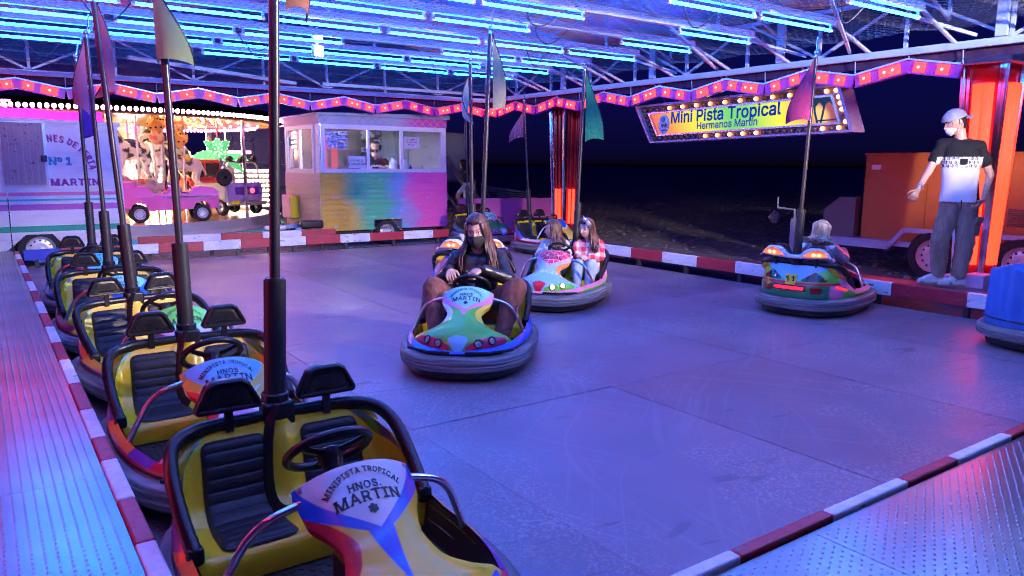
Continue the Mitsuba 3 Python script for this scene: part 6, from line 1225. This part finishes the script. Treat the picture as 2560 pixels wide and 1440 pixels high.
def hair(key, H, fn, n=90, length=.35, seed=1, front=.035, vol=.012, part=0.0, wave=.012, fall=None, fringe=True, s=1.0, face_open=62, res=.010, back=1.0):
    """Skull cap of hair and hanging locks; fall: unit vector of gravity in world, body below the shoulders pushes locks outwards."""
    hm = head_mesh(); v = hm.vertices; n_ = hm.vertex_normals; line = .060 - .55 * np.clip(.03 - v[:, 1], 0, .12)
    keep = (v[:, 2] > line + .015 * np.abs(v[:, 0]) / .07) | (v[:, 1] < -.03 + .0 * v[:, 0]) ; keep &= v[:, 2] > -.07 - .05
    keep |= (np.abs(v[:, 0]) > .058) & (v[:, 1] < .012) & (v[:, 2] > -.02)
    f = hm.faces[keep[hm.faces].all(1)]; t = np.clip((v[:, 2] - line) / .02, 0, 1); strands = .0011 * np.sin(np.arctan2(v[:, 0], v[:, 2] + .02) * 46 + 5 * v[:, 1] / .1)
    shell = v + n_ * (.003 + vol * np.clip(t, .25, 1) + strands)[:, None]; cap = trimesh.Trimesh(trimesh.transform_points(shell, H), f, process=False); cap.remove_unreferenced_vertices()
    r = np.random.default_rng(seed); ms = [cap]; R = H[:3, :3] / np.linalg.norm(H[:3, 0])
    for i in range(n):
        a = r.uniform(math.radians(face_open), 2 * PI - math.radians(face_open)) - PI / 2 + 0   # angle round the head measured from the face
        a2 = a + PI; px, py = math.sin(a2 + PI / 2), -math.cos(a2 + PI / 2)
        ph = r.uniform(math.radians(face_open), math.radians(360 - face_open)); px, py = math.sin(ph), math.cos(ph)
        top = np.array([px * .045 + part * .02, py * .055 - .005, .095]); side = np.array([px * .084, py * .103, .02]); jaw = np.array([px * (.080 + .02 * r.random()), py * .098 - .005, -.075])
        P = [trimesh.transform_points([q], H)[0] for q in (top, side, jaw)]; Lk = length * r.uniform(.75, 1.05) * (back if py < -.2 else 1); d = R @ np.array([px, py, 0]); e = P[2]; g = np.array([0, 0, -1.0])
        o1 = e + g * Lk * .33 + d * (.020 + .02 * r.random()); o2 = e + g * Lk * .68 + d * (.034 + .02 * r.random()) + r.normal(0, .010, 3); o3 = e + g * Lk + d * .03 + r.normal(0, .014, 3)
        if fall is not None: o1, o2, o3 = [fall(q) for q in (o1, o2, o3)]
        c = catmull([P[0], P[1], P[2], o1, o2, o3], 22); k = np.linspace(0, 1, 22); ph0 = r.uniform(0, 6); sx = R @ np.array([py, -px, 0]); c = c + (wave * np.clip(k - .25, 0, 1) * np.sin(k * r.uniform(13, 19) + ph0))[:, None] * (sx + .5 * d)
        ms.append(tube(c, .0125 * s * (.75 + .25 * np.sin(k * PI)) * np.clip(1.25 - k * .85, .15, 1), 6, flat=.55))
    m = cat(ms); return put('hair', m, 'm_hair', key, smooth=True, color=np.clip(fn(m.vertices), 0, 1))
mat('m_leather', (.016, .014, .016), .34, 0, .6); mat('m_silver', VC, .28, .75)
streak = lambda a, b: (lambda v: np.array(a) + (np.array(b) - np.array(a)) * SS(.35, .7, meshkit.fbm(v * [40, 40, 6], 3))[:, None])
SK = (.50, .30, .22)

# ---- masked girl driving
P1 = 'person'; num('person'); lab(P1, 'teenage girl with long brown hair, black face mask and leather jacket steering the green car', 'person'); MC = pose(3.0, 4.80, 0, 140.2)
J, H, lat, up, f = figure(P1, dict(head=(-.012, -.175, .945), shR=(.155, -.235, .715), shL=(-.175, -.25, .725), pel=(-.01, -.24, .335), elR=(.255, -.185, .565), wrR=(.185, -.035, .655), elL=(-.262, -.125, .575), wrL=(-.075, -.005, .665), knR=(.275, .11, .53), knL=(-.335, .06, .535), anR=(.225, .31, .23), anL=(-.245, .27, .22), toR=(.22, .44, .152), toL=(-.25, .40, .152)), .97, SK, MC, look=(.10, 1, -.30), tilt=-.05, hs=1.06,
    hands=dict(R=((-.25, .75, -.35), (.2, .45, .85), (-1, .1, .1), .75), L=((.75, .55, -.30), (.1, .45, .9), (.2, -.6, .7), .75)))
wl = chain(torso_chain(J, lat, up, .97, f, .016, arms=('long',), cuff=.93)); q = garment(P1, 'jacket', wl, flat((.014, .012, .014)), 'm_leather', .013, .010, 13)
put('stud', cat([tf(trimesh.creation.icosphere(subdivisions=1, radius=.008), trimesh.transformations.translation_matrix((MC @ [x, -.118, z, 1])[:3])) for x, z in ((.06, .63), (-.14, .48), (.10, .46))]), 'm_steel', q)
garment(P1, 'trousers', chain(leg_chain(J, lat, up, .97, f * 1.02, .010, .96, 1.22)), streak((.17, .062, .045), (.24, .095, .07)), ref=.014, fold=.018)
for a in 'RL': shoes(P1, J, .95, (.06, .05, .06), (.3, .3, .3), a)
def dark_hair(v): return streak((.03, .015, .015), (.13, .052, .045))(v)
Cc_ = J['shR'] * .5 + J['shL'] * .5
def over(q):   # locks lie on the chest and back instead of running through it
    d = (q - Cc_) ; z = q[2]; dxy = d[:2]; r0 = np.linalg.norm(dxy / np.array([1.0, 1.0])); lim = .155 if z < Cc_[2] + .05 else .09
    return np.array([Cc_[0] + dxy[0] * min(1.6, max(1, lim / max(r0, 1e-6))), Cc_[1] + dxy[1] * min(1.6, max(1, lim / max(r0, 1e-6))), z])
hair(P1, H, dark_hair, n=170, length=.30, seed=4, wave=.017, fall=over, face_open=50, s=1.15, vol=.014)
def mask_mesh(H, w=.070, zt=-.012, zb=-.118, out=.010, beak=.028):
    u, v = np.meshgrid(np.linspace(-1, 1, 41), np.linspace(0, 1, 26), indexing='ij'); ws = w * (1 - .22 * v ** 2) * (.86 + .14 * np.sin(PI * v)); x = u * ws; z = zt - .018 * u ** 2 * (1 - v) + (zb - zt) * v + .030 * u ** 2 * v
    hmh = head_mesh(); tr_ = trimesh.proximity; from_y = .094 * np.sqrt(np.clip(1 - (x / .078) ** 2 - (z / .122) ** 2 * .6, .02, 1)); y = np.clip(from_y, .02, .2) + out * (1 - u ** 4) + beak * (1 - np.abs(u)) * np.sin(PI * np.clip(v * .9 + .1, 0, 1)) ** .8
    return grid(np.stack([x, y, z], -1))
mk = mask_mesh(H, .078, -.004, -.118, .010, .030); k = put('face_mask', tf(mk, H), mat('m_maskblack', (.016, .016, .02), .75), P1, smooth=40)
put('mask_strap', cat([tube(trimesh.transform_points([(s * .064, .035, z0), (s * .078, .01, z1), (s * .080, -.012, .012 if z0 > -.06 else -.03)], H), .0022, 5) for s in (1, -1) for z0, z1 in ((-.030, -.01), (-.092, -.06))]), 'm_maskblack', k)

# ---- two small girls in the pink and blue car
MR = pose(5.048, 6.267, 0, 123.1); P2 = num('person'); lab(P2, 'small girl with long brown hair in a cream top, turned sideways at the wheel', 'person')
J, H, lat, up, f = figure(P2, dict(head=(.175, -.195, .745), shR=(.275, -.235, .575), shL=(.045, -.245, .585), pel=(.16, -.23, .315), elR=(.315, -.13, .46), wrR=(.185, -.015, .535), elL=(-.005, -.145, .47), wrL=(-.05, -.025, .545), knR=(.22, .06, .37), knL=(.10, .07, .37), anR=(.22, .19, .20), anL=(.10, .20, .20), toR=(.22, .29, .152), toL=(.10, .30, .152)), .72, (.56, .36, .28), MR, True, True, look=(.95, .42, -.08), hs=.92, hands=dict(R=((-.5, .6, .1), (.3, .1, .9), (0, .1, 1), .7), L=((.2, .7, .1), (-.6, .2, .7), (.3, .2, .9), .7)), fat=1.08)
garment(P2, 'top', chain(torso_chain(J, lat, up, .72, f, .014, arms=('long',), cuff=.92)), streak((.40, .42, .40), (.60, .58, .54)), ref=.012, fold=.008)
garment(P2, 'trousers', chain(leg_chain(J, lat, up, .72, f, .010)), streak((.26, .34, .44), (.40, .46, .54)), ref=.014)
for a in 'RL': shoes(P2, J, .72, (.55, .5, .5), (.6, .6, .6), a)
br = streak((.045, .022, .016), (.15, .07, .05))
Cc_ = J['shR'] * .5 + J['shL'] * .5
hair(P2, H, br, n=110, length=.16, seed=8, wave=.008, face_open=72, s=1.0, vol=.013)
P3 = num('person'); lab(P3, 'small smiling girl with white hair bow and red checked shirt in the passenger seat', 'person')
J, H, lat, up, f = figure(P3, dict(head=(-.205, -.20, .775), shR=(-.10, -.25, .595), shL=(-.335, -.25, .60), pel=(-.215, -.23, .32), elR=(-.085, -.16, .47), wrR=(-.175, -.055, .475), elL=(-.375, -.17, .475), wrL=(-.275, -.055, .475), knR=(-.195, .07, .405), knL=(-.345, .06, .41), anR=(-.22, .16, .21), anL=(-.345, .16, .20), toR=(-.22, .26, .152), toL=(-.34, .26, .152)), .74, (.58, .38, .29), MR, True, True, look=(.42, .95, -.22), tilt=.06, hs=.94, hands=dict(R=((-.6, .5, .1), (.2, .2, .9), (0, 1, .2), .9), L=((.7, .5, .1), (-.2, .2, .9), (0, 1, .2), .9)), fat=1.1)
MRi = np.linalg.inv(MR)
def plaid(v):
    L_ = trimesh.transform_points(v, MRi); p = .052; a = (np.floor((L_[:, 0] + .3 * L_[:, 1]) / p) % 2); b = (np.floor((L_[:, 2] - .3 * L_[:, 1]) / p) % 2); k = a + b
    return np.array([(.68, .60, .58), (.60, .22, .26), (.48, .03, .07)])[k.astype(int)] * (.9 + .2 * meshkit.noise(v * 60)[:, None])
q = garment(P3, 'checked_shirt', chain(torso_chain(J, lat, up, .74, f, .016, arms=('long',), cuff=.90)), plaid, ref=.0085, fold=.006); ms_ = J['shR'] * .5 + J['shL'] * .5
pv('collar', tube(catmull([ms_ + MR[:3, :3] @ np.array(o) for o in ((0, .065, -.005), (.055, .03, .02), (.045, -.04, .04), (0, -.055, .045), (-.045, -.04, .04), (-.055, .03, .02), (0, .065, -.005))], 30), .014, 8, flat=.6), flat((.66, .58, .58)), q, smooth=True)
garment(P3, 'jeans', chain(leg_chain(J, lat, up, .74, f, .011, .92, 1.08)), streak((.26, .36, .46), (.42, .50, .58)), ref=.014, fold=.008)
for a in 'RL': shoes(P3, J, .72, (.55, .52, .55), (.62, .6, .6), a)
hair(P3, H, streak((.05, .025, .016), (.19, .085, .055)), n=110, length=.20, seed=11, wave=.009, face_open=58, s=1.0, vol=.012)
def bowm():
    ms = []
    for q in (1, -1):
        u, v = np.meshgrid(np.linspace(0, 1, 14), np.linspace(-1, 1, 9), indexing='ij'); x = q * u * .052; z = v * (.008 + .030 * np.sin(u * 1.9)); y = .012 * np.sin(u * PI) * (1 - v ** 2) * 1.2 + .004 * np.sin(v * 9) * u
        ms += [grid(np.stack([x, y, z], -1)), grid(np.stack([x, -y, z], -1))]
        ms.append(grid(np.stack([q * (.005 + .030 * u + .01 * v), .004 + 0 * u, -.012 - .052 * u + .006 * v * u], -1)))
    ms.append(rbox(-.009, .009, -.009, .012, -.011, .011, .006)); return cat(ms)
mat('m_bow', (.70, .66, .66), .7); BM = H @ np.array([[1.2, .3, 0, -.048], [-.45, 1.2, 0, .058], [.12, 0, 1.35, .098], [0, 0, 0, 1.0]]); k = put('hair_bow', tf(bowm(), BM), 'm_bow', P3, smooth=50)
put('headband', tube(trimesh.transform_points([(.083 * math.cos(a), .012 + .02 * math.sin(a), .012 + .112 * math.sin(a)) for a in np.linspace(0, PI, 26)], H), .0055, 6), 'm_bow', k, smooth=40)

# ---- fair-haired child in a silver jacket, seen from behind
ME = pose(6.955, 4.50, 0, -79); P4 = num('person'); lab(P4, 'small fair-haired child in a shiny silver quilted jacket, back to the camera', 'person')
J, H, lat, up, f = figure(P4, dict(head=(.125, -.245, .815), shR=(.225, -.235, .655), shL=(.020, -.285, .655), pel=(.13, -.22, .34), elR=(.285, -.06, .555), wrR=(.215, .085, .60), elL=(-.01, -.15, .53), wrL=(.02, .02, .57), knR=(.20, .05, .37), knL=(.07, .05, .37), anR=(.20, .16, .2), anL=(.07, .16, .2), toR=(.2, .25, .152), toL=(.07, .25, .152)), .72, (.56, .36, .28), ME, True, look=(.25, 1, -.25), hs=.90, hands=dict(R=((-.4, .8, 0), (.1, .1, .95), (-.8, -.3, .3), .7), L=((0, .9, 0), (0, .1, .95), (.8, 0, .3), .7)), fat=1.12)
qm_ = finish(chain(torso_chain(J, lat, up, .72, f, .024, arms=('long',), cuff=.88)), .009, 6); L_ = trimesh.transform_points(qm_.vertices, np.linalg.inv(ME)); a_, b_ = (L_[:, 0] + L_[:, 2]) / .062, (L_[:, 0] - L_[:, 2]) / .062
puff = np.minimum(np.abs((a_ % 1) - .5), np.abs((b_ % 1) - .5)); qm_ = trimesh.Trimesh(qm_.vertices + qm_.vertex_normals * (.012 * (np.sqrt(1 - np.clip(2 * np.maximum(np.abs((a_ % 1) - .5), np.abs((b_ % 1) - .5)), 0, 1) ** 3) - .5) + .004 * (meshkit.fbm(L_ * 30, 3) - .5))[:, None], qm_.faces, process=False)
put('quilted_jacket', qm_, 'm_silver', P4, smooth=True, color=np.repeat([[.62, .64, .68]], len(qm_.vertices), 0)); garment(P4, 'trousers', chain(leg_chain(J, lat, up, .72, f, .012)), flat((.05, .06, .14)))
for a in 'RL': shoes(P4, J, .7, (.4, .4, .45), (.5, .5, .5), a)
hair(P4, H, streak((.30, .22, .14), (.62, .52, .38)), n=170, length=.05, seed=21, wave=.014, face_open=55, s=1.05, vol=.014)

# ---- standing man on the kerb
P5 = num('person'); lab(P5, 'standing man in a grey cap, face mask, black and white T-shirt and beige cargo trousers', 'person')
fw = unit([-.74, .40, 0]); rt = np.array([.0, 0, 0]); 
J, H, lat, up, f = figure(P5, dict(head=(8.02, 3.775, 1.888), shR=(7.975, 3.855, 1.665), shL=(8.145, 3.580, 1.645), pel=(8.085, 3.69, 1.10), elR=(7.835, 3.895, 1.405), wrR=(7.675, 3.905, 1.225), elL=(8.185, 3.475, 1.375), wrL=(8.075, 3.465, 1.135), knR=(7.965, 3.785, .705), knL=(8.085, 3.60, .69), anR=(8.015, 3.80, .335), anL=(8.085, 3.63, .325), toR=(7.90, 3.915, .276), toL=(7.96, 3.740, .272)), 1.0, (.46, .27, .20), None, look=tuple(unit([-.70, .50, -.32])), hs=1.08, hands=dict(R=((-.42, .12, -.75), (-.3, -.6, .3), (-.7, .5, .2), .75), L=((-.55, .25, -.75), (.3, -.85, -.2), (-.5, .7, 0), .65)), fat=.97)
ms_ = J['shR'] * .5 + J['shL'] * .5; chf = unit(np.cross([0, 0, 1], lat)); 
def tee(v):
    d = v - ms_; z = v[:, 2]; fr = d @ chf; x = d @ lat; c = np.where((z > 1.545)[:, None], (.010, .010, .014), (.66, .68, .70)); side = (np.abs(x) > .155) & (z < 1.545) & (fr < .02); c = np.where((side | ((fr < -.02) & True) | (np.abs(x) > .20))[:, None], (.010, .010, .014), c)
    band = (z > 1.435) & (z < 1.545) & (fr > .0) & (np.abs(x) < .17); cx, cz = (x + (np.floor(z / .036) % 2) * .02) / .040, z / .036; gx, gz = cx % 1, cz % 1
    mk_ = (np.abs(gx - .25 - .15 * gz) < .09) | ((np.abs(np.hypot(gx - .45, gz - .5) - .30) < .085)) ; c = np.where((band & ~mk_)[:, None], (.66, .68, .70), c); c = np.where((band & mk_)[:, None], (.02, .02, .03), c)
    px, pz = x + .035, z; pk = (np.abs(px) < .046) & (pz > 1.452 + .25 * np.abs(px) - .006) & (pz < 1.54) & (fr > 0); inn = (np.abs(px) < .036) & (pz > 1.463 + .25 * np.abs(px)) & (pz < 1.528) & (fr > 0); c = np.where((pk & ~inn)[:, None], (.60, .60, .64), c); return np.where((inn)[:, None], (.012, .012, .016), c)
garment(P5, 't_shirt', chain(torso_chain(J, lat, up, 1.0, f, .022, .05)).trim_by_plane((0, 0, 1), 1.10), tee, ref=.007, fold=.010, freq=9)
tr_ = garment(P5, 'cargo_trousers', chain(leg_chain(J, lat, up, 1.0, f * .98, .020, .88, 1.18)), streak((.22, .155, .115), (.30, .22, .165)), ref=.014, fold=.014, freq=9)
o = J['knL'] * .42 + J['pel'] * .58 - lat * .13; bxm = tf(rbox(-.075, .075, -.012, .022, -.10, .08, .012), head_frame(o + [0, 0, -.06], unit(-lat * .9 + chf * .5))); pv('cargo_pocket', bxm, flat((.25, .18, .135)), tr_); pv('pocket_flap', tf(rbox(-.082, .082, .018, .032, .035, .10, .008), head_frame(o + [0, 0, -.06], unit(-lat * .9 + chf * .5))), flat((.27, .195, .145)), tr_)
put('drawstring', tube([J['pel'] + chf * .135 + [0, 0, .02], J['pel'] + chf * .14 + [0, 0, -.08]], .005, 6), 'm_ink', tr_)
for a in 'RL': shoes(P5, J, 1.0, (.56, .52, .48), (.30, .24, .20), a)
hair(P5, H, flat((.022, .014, .012)), n=0, vol=.004)
def capm():
    m = trimesh.creation.icosphere(subdivisions=4); v = m.vertices; f_ = m.faces[(v[m.faces][:, :, 2] > -.02).all(1)]; P = v * [.088, .110, .098]; P[:, 2] += .026 + .008 * np.abs(np.sin(np.arctan2(v[:, 0], v[:, 1]) * 3)) * -.3; c = trimesh.Trimesh(P, f_, process=False); c.remove_unreferenced_vertices()
    u, w = np.meshgrid(np.linspace(-1, 1, 21), np.linspace(0, 1, 8), indexing='ij'); a = u * .95; br = np.stack([.088 * np.sin(a) * (1 + .05 * w), -(.105 * np.cos(a) + .062 * w * np.cos(a * .8)), .022 - .012 * w - .012 * u ** 2], -1); g = grid(br); g2 = g.copy(); g2.apply_translation([0, 0, -.004]); return c, cat([g, g2])
cp, brim = capm(); k = pv('cap', tf(cp, H), flat((.20, .22, .32)), P5, smooth=True); pv('brim', tf(brim, H), flat((.17, .18, .25)), k, smooth=True); put('cap_strap', tube(trimesh.transform_points([(x, .112 * math.sqrt(max(0, 1 - (x / .09) ** 2)), .028) for x in np.linspace(-.05, .05, 9)], H), .007, 6), 'm_ink', k)
k = put('face_mask', tf(mask_mesh(H, .068, -.018, -.112, .006, .012), H), 'm_bow', P5, smooth=40); put('mask_strap', cat([tube(trimesh.transform_points([(s * .063, .035, z0), (s * .078, -.012, .0)], H), .002, 5) for s in (1, -1) for z0 in (-.03, -.09)]), 'm_bow', k)
put('bracelet', tf(lathe([(.033, -.012), (.036, 0), (.033, .012), (.031, 0)], 24, (0, 0, 0), unit(J['wrR'] - J['elR'])), trimesh.transformations.translation_matrix(J['wrR'] - unit(J['wrR'] - J['elR']) * .03)), 'm_chrome', P5, smooth=30)

# ---- man in the ticket booth
P6 = num('person'); lab(P6, 'man with short dark hair and beard sitting inside the ticket booth, hand on chin', 'person'); MB_ = pose(6.24, 13.50, 0, 168)
J, H, lat, up, f = figure(P6, dict(head=(0, .02, 1.75), shR=(.21, -.03, 1.47), shL=(-.21, -.03, 1.48), pel=(0, -.08, 1.02), elR=(.26, .16, 1.34), wrR=(.07, .17, 1.55), elL=(-.28, .14, 1.35), wrL=(-.16, .30, 1.38), knR=(.15, .33, .98), knL=(-.15, .33, .98), anR=(.15, .30, .55), anL=(-.15, .30, .55)), 1.0, (.46, .27, .20), MB_, look=(.12, 1, -.10), hands=dict(R=((-.45, -.15, .75), (.2, .9, .2), (-.2, -.8, .4), 1.0), L=((.5, .6, .15), (-.2, .3, .9), (.7, -.3, .4), .6)))
garment(P6, 'jacket', chain(torso_chain(J, lat, up, 1.0, f, .016, arms=('long',), cuff=.92)), lambda v: np.where(((np.abs(v[:, 2] - 1.36) < .05) & (meshkit.noise(v * 22) > .45))[:, None], (.6, .6, .62), (.012, .014, .04)), ref=.02)
garment(P6, 'trousers', chain(leg_chain(J, lat, up, 1.0, f, .012)), flat((.03, .03, .05)), ref=.03); hair(P6, H, flat((.02, .014, .012)), n=0, vol=.007)
bm_ = head_mesh(); vv = bm_.vertices; kp = (vv[:, 2] < -.040) & (vv[:, 1] > -.01) & ~((np.abs(vv[:, 0]) < .022) & (vv[:, 2] > -.072) & (vv[:, 2] < -.052)); ff = bm_.faces[kp[bm_.faces].all(1)]; pv('beard', tf(trimesh.Trimesh(vv + bm_.vertex_normals * .003, ff, process=False), H), flat((.035, .022, .018)), P6)
ph_ = num('phone'); lab(ph_, 'dark mobile phone held by the man in the booth', 'phone'); put('case', tf(rbox(-.035, .035, -.006, .006, -.07, .07, .005), MB_ @ trimesh.transformations.translation_matrix([-.08, .385, 1.42]) @ trimesh.transformations.rotation_matrix(-.5, [1, 0, 0])), 'm_ink', ph_)

# ---- driver hidden behind the masked girl
MH = pose(4.46, 7.14, 0, -32); P7 = num('person'); lab(P7, 'child in a white sleeved top almost hidden behind the masked girl', 'person')
J, H, lat, up, f = figure(P7, dict(head=(.02, -.17, .80), shR=(.13, -.235, .66), shL=(-.10, -.245, .66), pel=(.0, -.22, .33), elR=(.18, -.12, .53), wrR=(.10, .0, .58), elL=(-.135, -.16, .56), wrL=(-.08, .0, .58), knR=(.10, .08, .37), knL=(-.10, .08, .37), anR=(.10, .2, .2), anL=(-.10, .2, .2), toR=(.1, .3, .152), toL=(-.1, .3, .152)), .72, (.56, .36, .28), MH, True, look=(0, 1, -.15), hs=.90, hands=dict(R=((-.3, .8, .1), (.2, 0, .9), (-.5, .2, .7), .8), L=((.3, .8, .1), (-.2, 0, .9), (.5, .2, .7), .8)), res=.02)
garment(P7, 'top', chain(torso_chain(J, lat, up, .72, f, .015, arms=('long',), cuff=.9)), streak((.55, .56, .56), (.68, .68, .66))); garment(P7, 'trousers', chain(leg_chain(J, lat, up, .72, f, .012)), flat((.06, .07, .15)))
for a in 'RL': shoes(P7, J, .7, (.5, .5, .5), (.6, .6, .6), a)
hair(P7, H, streak((.04, .022, .016), (.12, .06, .04)), n=60, length=.05, seed=31, s=1.0)

# ---- person in the dark behind the pink wall
P8 = num('person'); lab(P8, 'person in a dark top and pale trousers standing in the dark beyond the pink wall', 'person'); MD = pose(8.82, 14.35, -.02, 60)
J, H, lat, up, f = figure(P8, dict(head=(0, .06, 1.44), shR=(.16, 0, 1.22), shL=(-.16, 0, 1.22), pel=(0, -.03, .78), elR=(.22, .03, .98), wrR=(.20, .16, .80), elL=(-.22, .05, .98), wrL=(-.16, .18, .84), knR=(.08, .02, .44), knL=(-.08, .05, .44), anR=(.08, -.03, .08), anL=(-.08, 0, .08), toR=(.09, .10, .03), toL=(-.09, .13, .03)), .84, SK, MD, look=(.3, 1, -.3), hands=dict(R=((0, .3, -.9), (1, 0, 0), (0, 1, 0), .4), L=((0, .3, -.9), (-1, 0, 0), (0, 1, 0), .4)), res=.025)
garment(P8, 'jacket', chain(torso_chain(J, lat, up, .84, f, .016, arms=('long',), cuff=.9)), lambda v: np.where((v[:, 2] < 1.04)[:, None], (.62, .62, .64), (.02, .02, .03))); garment(P8, 'jeans', chain(leg_chain(J, lat, up, .84, f, .012)), streak((.30, .40, .48), (.42, .50, .56)))
for a in 'RL': shoes(P8, J, .84, (.3, .3, .3), (.4, .4, .4), a)
hair(P8, H, flat((.02, .014, .012)), n=70, length=.12, seed=41)

# ---- bystander whose elbow reaches in at the left edge
P9 = num('person'); lab(P9, 'bystander in a dark coat, only the elbow showing at the left edge', 'person'); MQ = pose(-.27, .93, .24, 100); EL_ = (np.linalg.inv(MQ) @ [-.085, .80, 1.150, 1])[:3]
J, H, lat, up, f = figure(P9, dict(head=(.02, .03, 1.55), shR=(.19, -.02, 1.30), shL=(-.19, -.02, 1.30), pel=(0, 0, .86), elR=(.27, -.05, 1.02), wrR=(.12, .18, .98), elL=tuple(EL_), wrL=(-.10, .16, .98), knR=(.10, .02, .46), knL=(-.10, .02, .46), anR=(.10, -.02, .08), anL=(-.10, -.02, .08), toR=(.11, .12, .03), toL=(-.11, .12, .03)), .95, SK, MQ, look=(0, 1, -.1), hands=dict(R=((-.6, .5, 0), (0, .3, .9), (0, .8, .3), .5), L=((.6, .5, 0), (0, .3, .9), (0, .8, .3), .5)), res=.025)
garment(P9, 'coat', chain(torso_chain(J, lat, up, .95, f, .022, .25, arms=('long',), cuff=.95)), streak((.05, .045, .055), (.085, .075, .09)), fold=.012); garment(P9, 'trousers', chain(leg_chain(J, lat, up, .95, f, .012)), flat((.03, .03, .04)))
for a in 'RL': shoes(P9, J, .95, (.05, .05, .05), (.1, .1, .1), a)
hair(P9, H, flat((.03, .02, .015)), n=60, length=.1, seed=51)
# ================================================================ lamps that light the place, kept last of the structure
fl = cat([bx(-.17, .17, -.05, .0, -.06, .06), bx(-.03, .03, -.14, -.05, -.03, .03)] + [trimesh.convex.convex_hull(np.array(q)) for q in ([(x, y, z + e * .004) for x in (-.7, .7) for y, z in ((0, .06), (.8, .10)) for e in (0, 1)], [(x, y, z - e * .004) for x in (-.7, .7) for y, z in ((0, -.06), (.5, -.42)) for e in (0, 1)])])  # unseen visors above and below, added to cut the light off roof and floor
FLO = np.array([5.65, -0.5, 2.7]); FLT = np.array([4.0, 6.5, 0.9])
zz = (FLT - FLO) / np.linalg.norm(FLT - FLO); xx = np.cross([0, 0, 1], zz); xx /= np.linalg.norm(xx); MM = np.eye(4); MM[:3, 0], MM[:3, 1], MM[:3, 2], MM[:3, 3] = xx, zz, np.cross(xx, zz), FLO
lab('floodlight', 'white floodlight on a mast at the near right corner', 'floodlight')
put('housing', tf(fl, MM), 'm_darksteel', 'floodlight'); put('mast', rod([FLO[0], FLO[1] - .1, -.05], [FLO[0], FLO[1] - .1, FLO[2]], .04, 10), 'm_darksteel', 'floodlight')
pane = trimesh.Trimesh([[-.15, .004, -.04], [.15, .004, -.04], [.15, .004, .04], [-.15, .004, .04]], [[0, 2, 1], [0, 3, 2]]); pane = tf(pane, MM)
if pane.face_normals[0] @ zz < 0: pane.invert()
k = put('lamp', pane, 'm_lamp', 'floodlight'); scene[k]['emitter'] = emitter(FLOOD_L, 14)
for i, z in enumerate((2.86, 2.70)):
    kk = num('roof_spotlight'); lab(kk, ['upper', 'lower'][i] + ' of two square white spotlights hanging near the nearest pole', 'spotlight')
    m = rbox(-.07, .07, 0, .05, -.065, .065, .01); M = pose(3.30, 8.55, z, 20); put('housing', tf(m, M), 'm_white', kk); q = put('lamp', tf(bx(-.06, .06, -.006, -.001, -.055, .055), M), 'm_lamp', kk); scene[q]['emitter'] = emitter([6, 5.6, 5.6], .6)
    put('bracket', tf(bar([0, .03, .05], [0, .03, .16], .02), M), 'm_frame', kk)
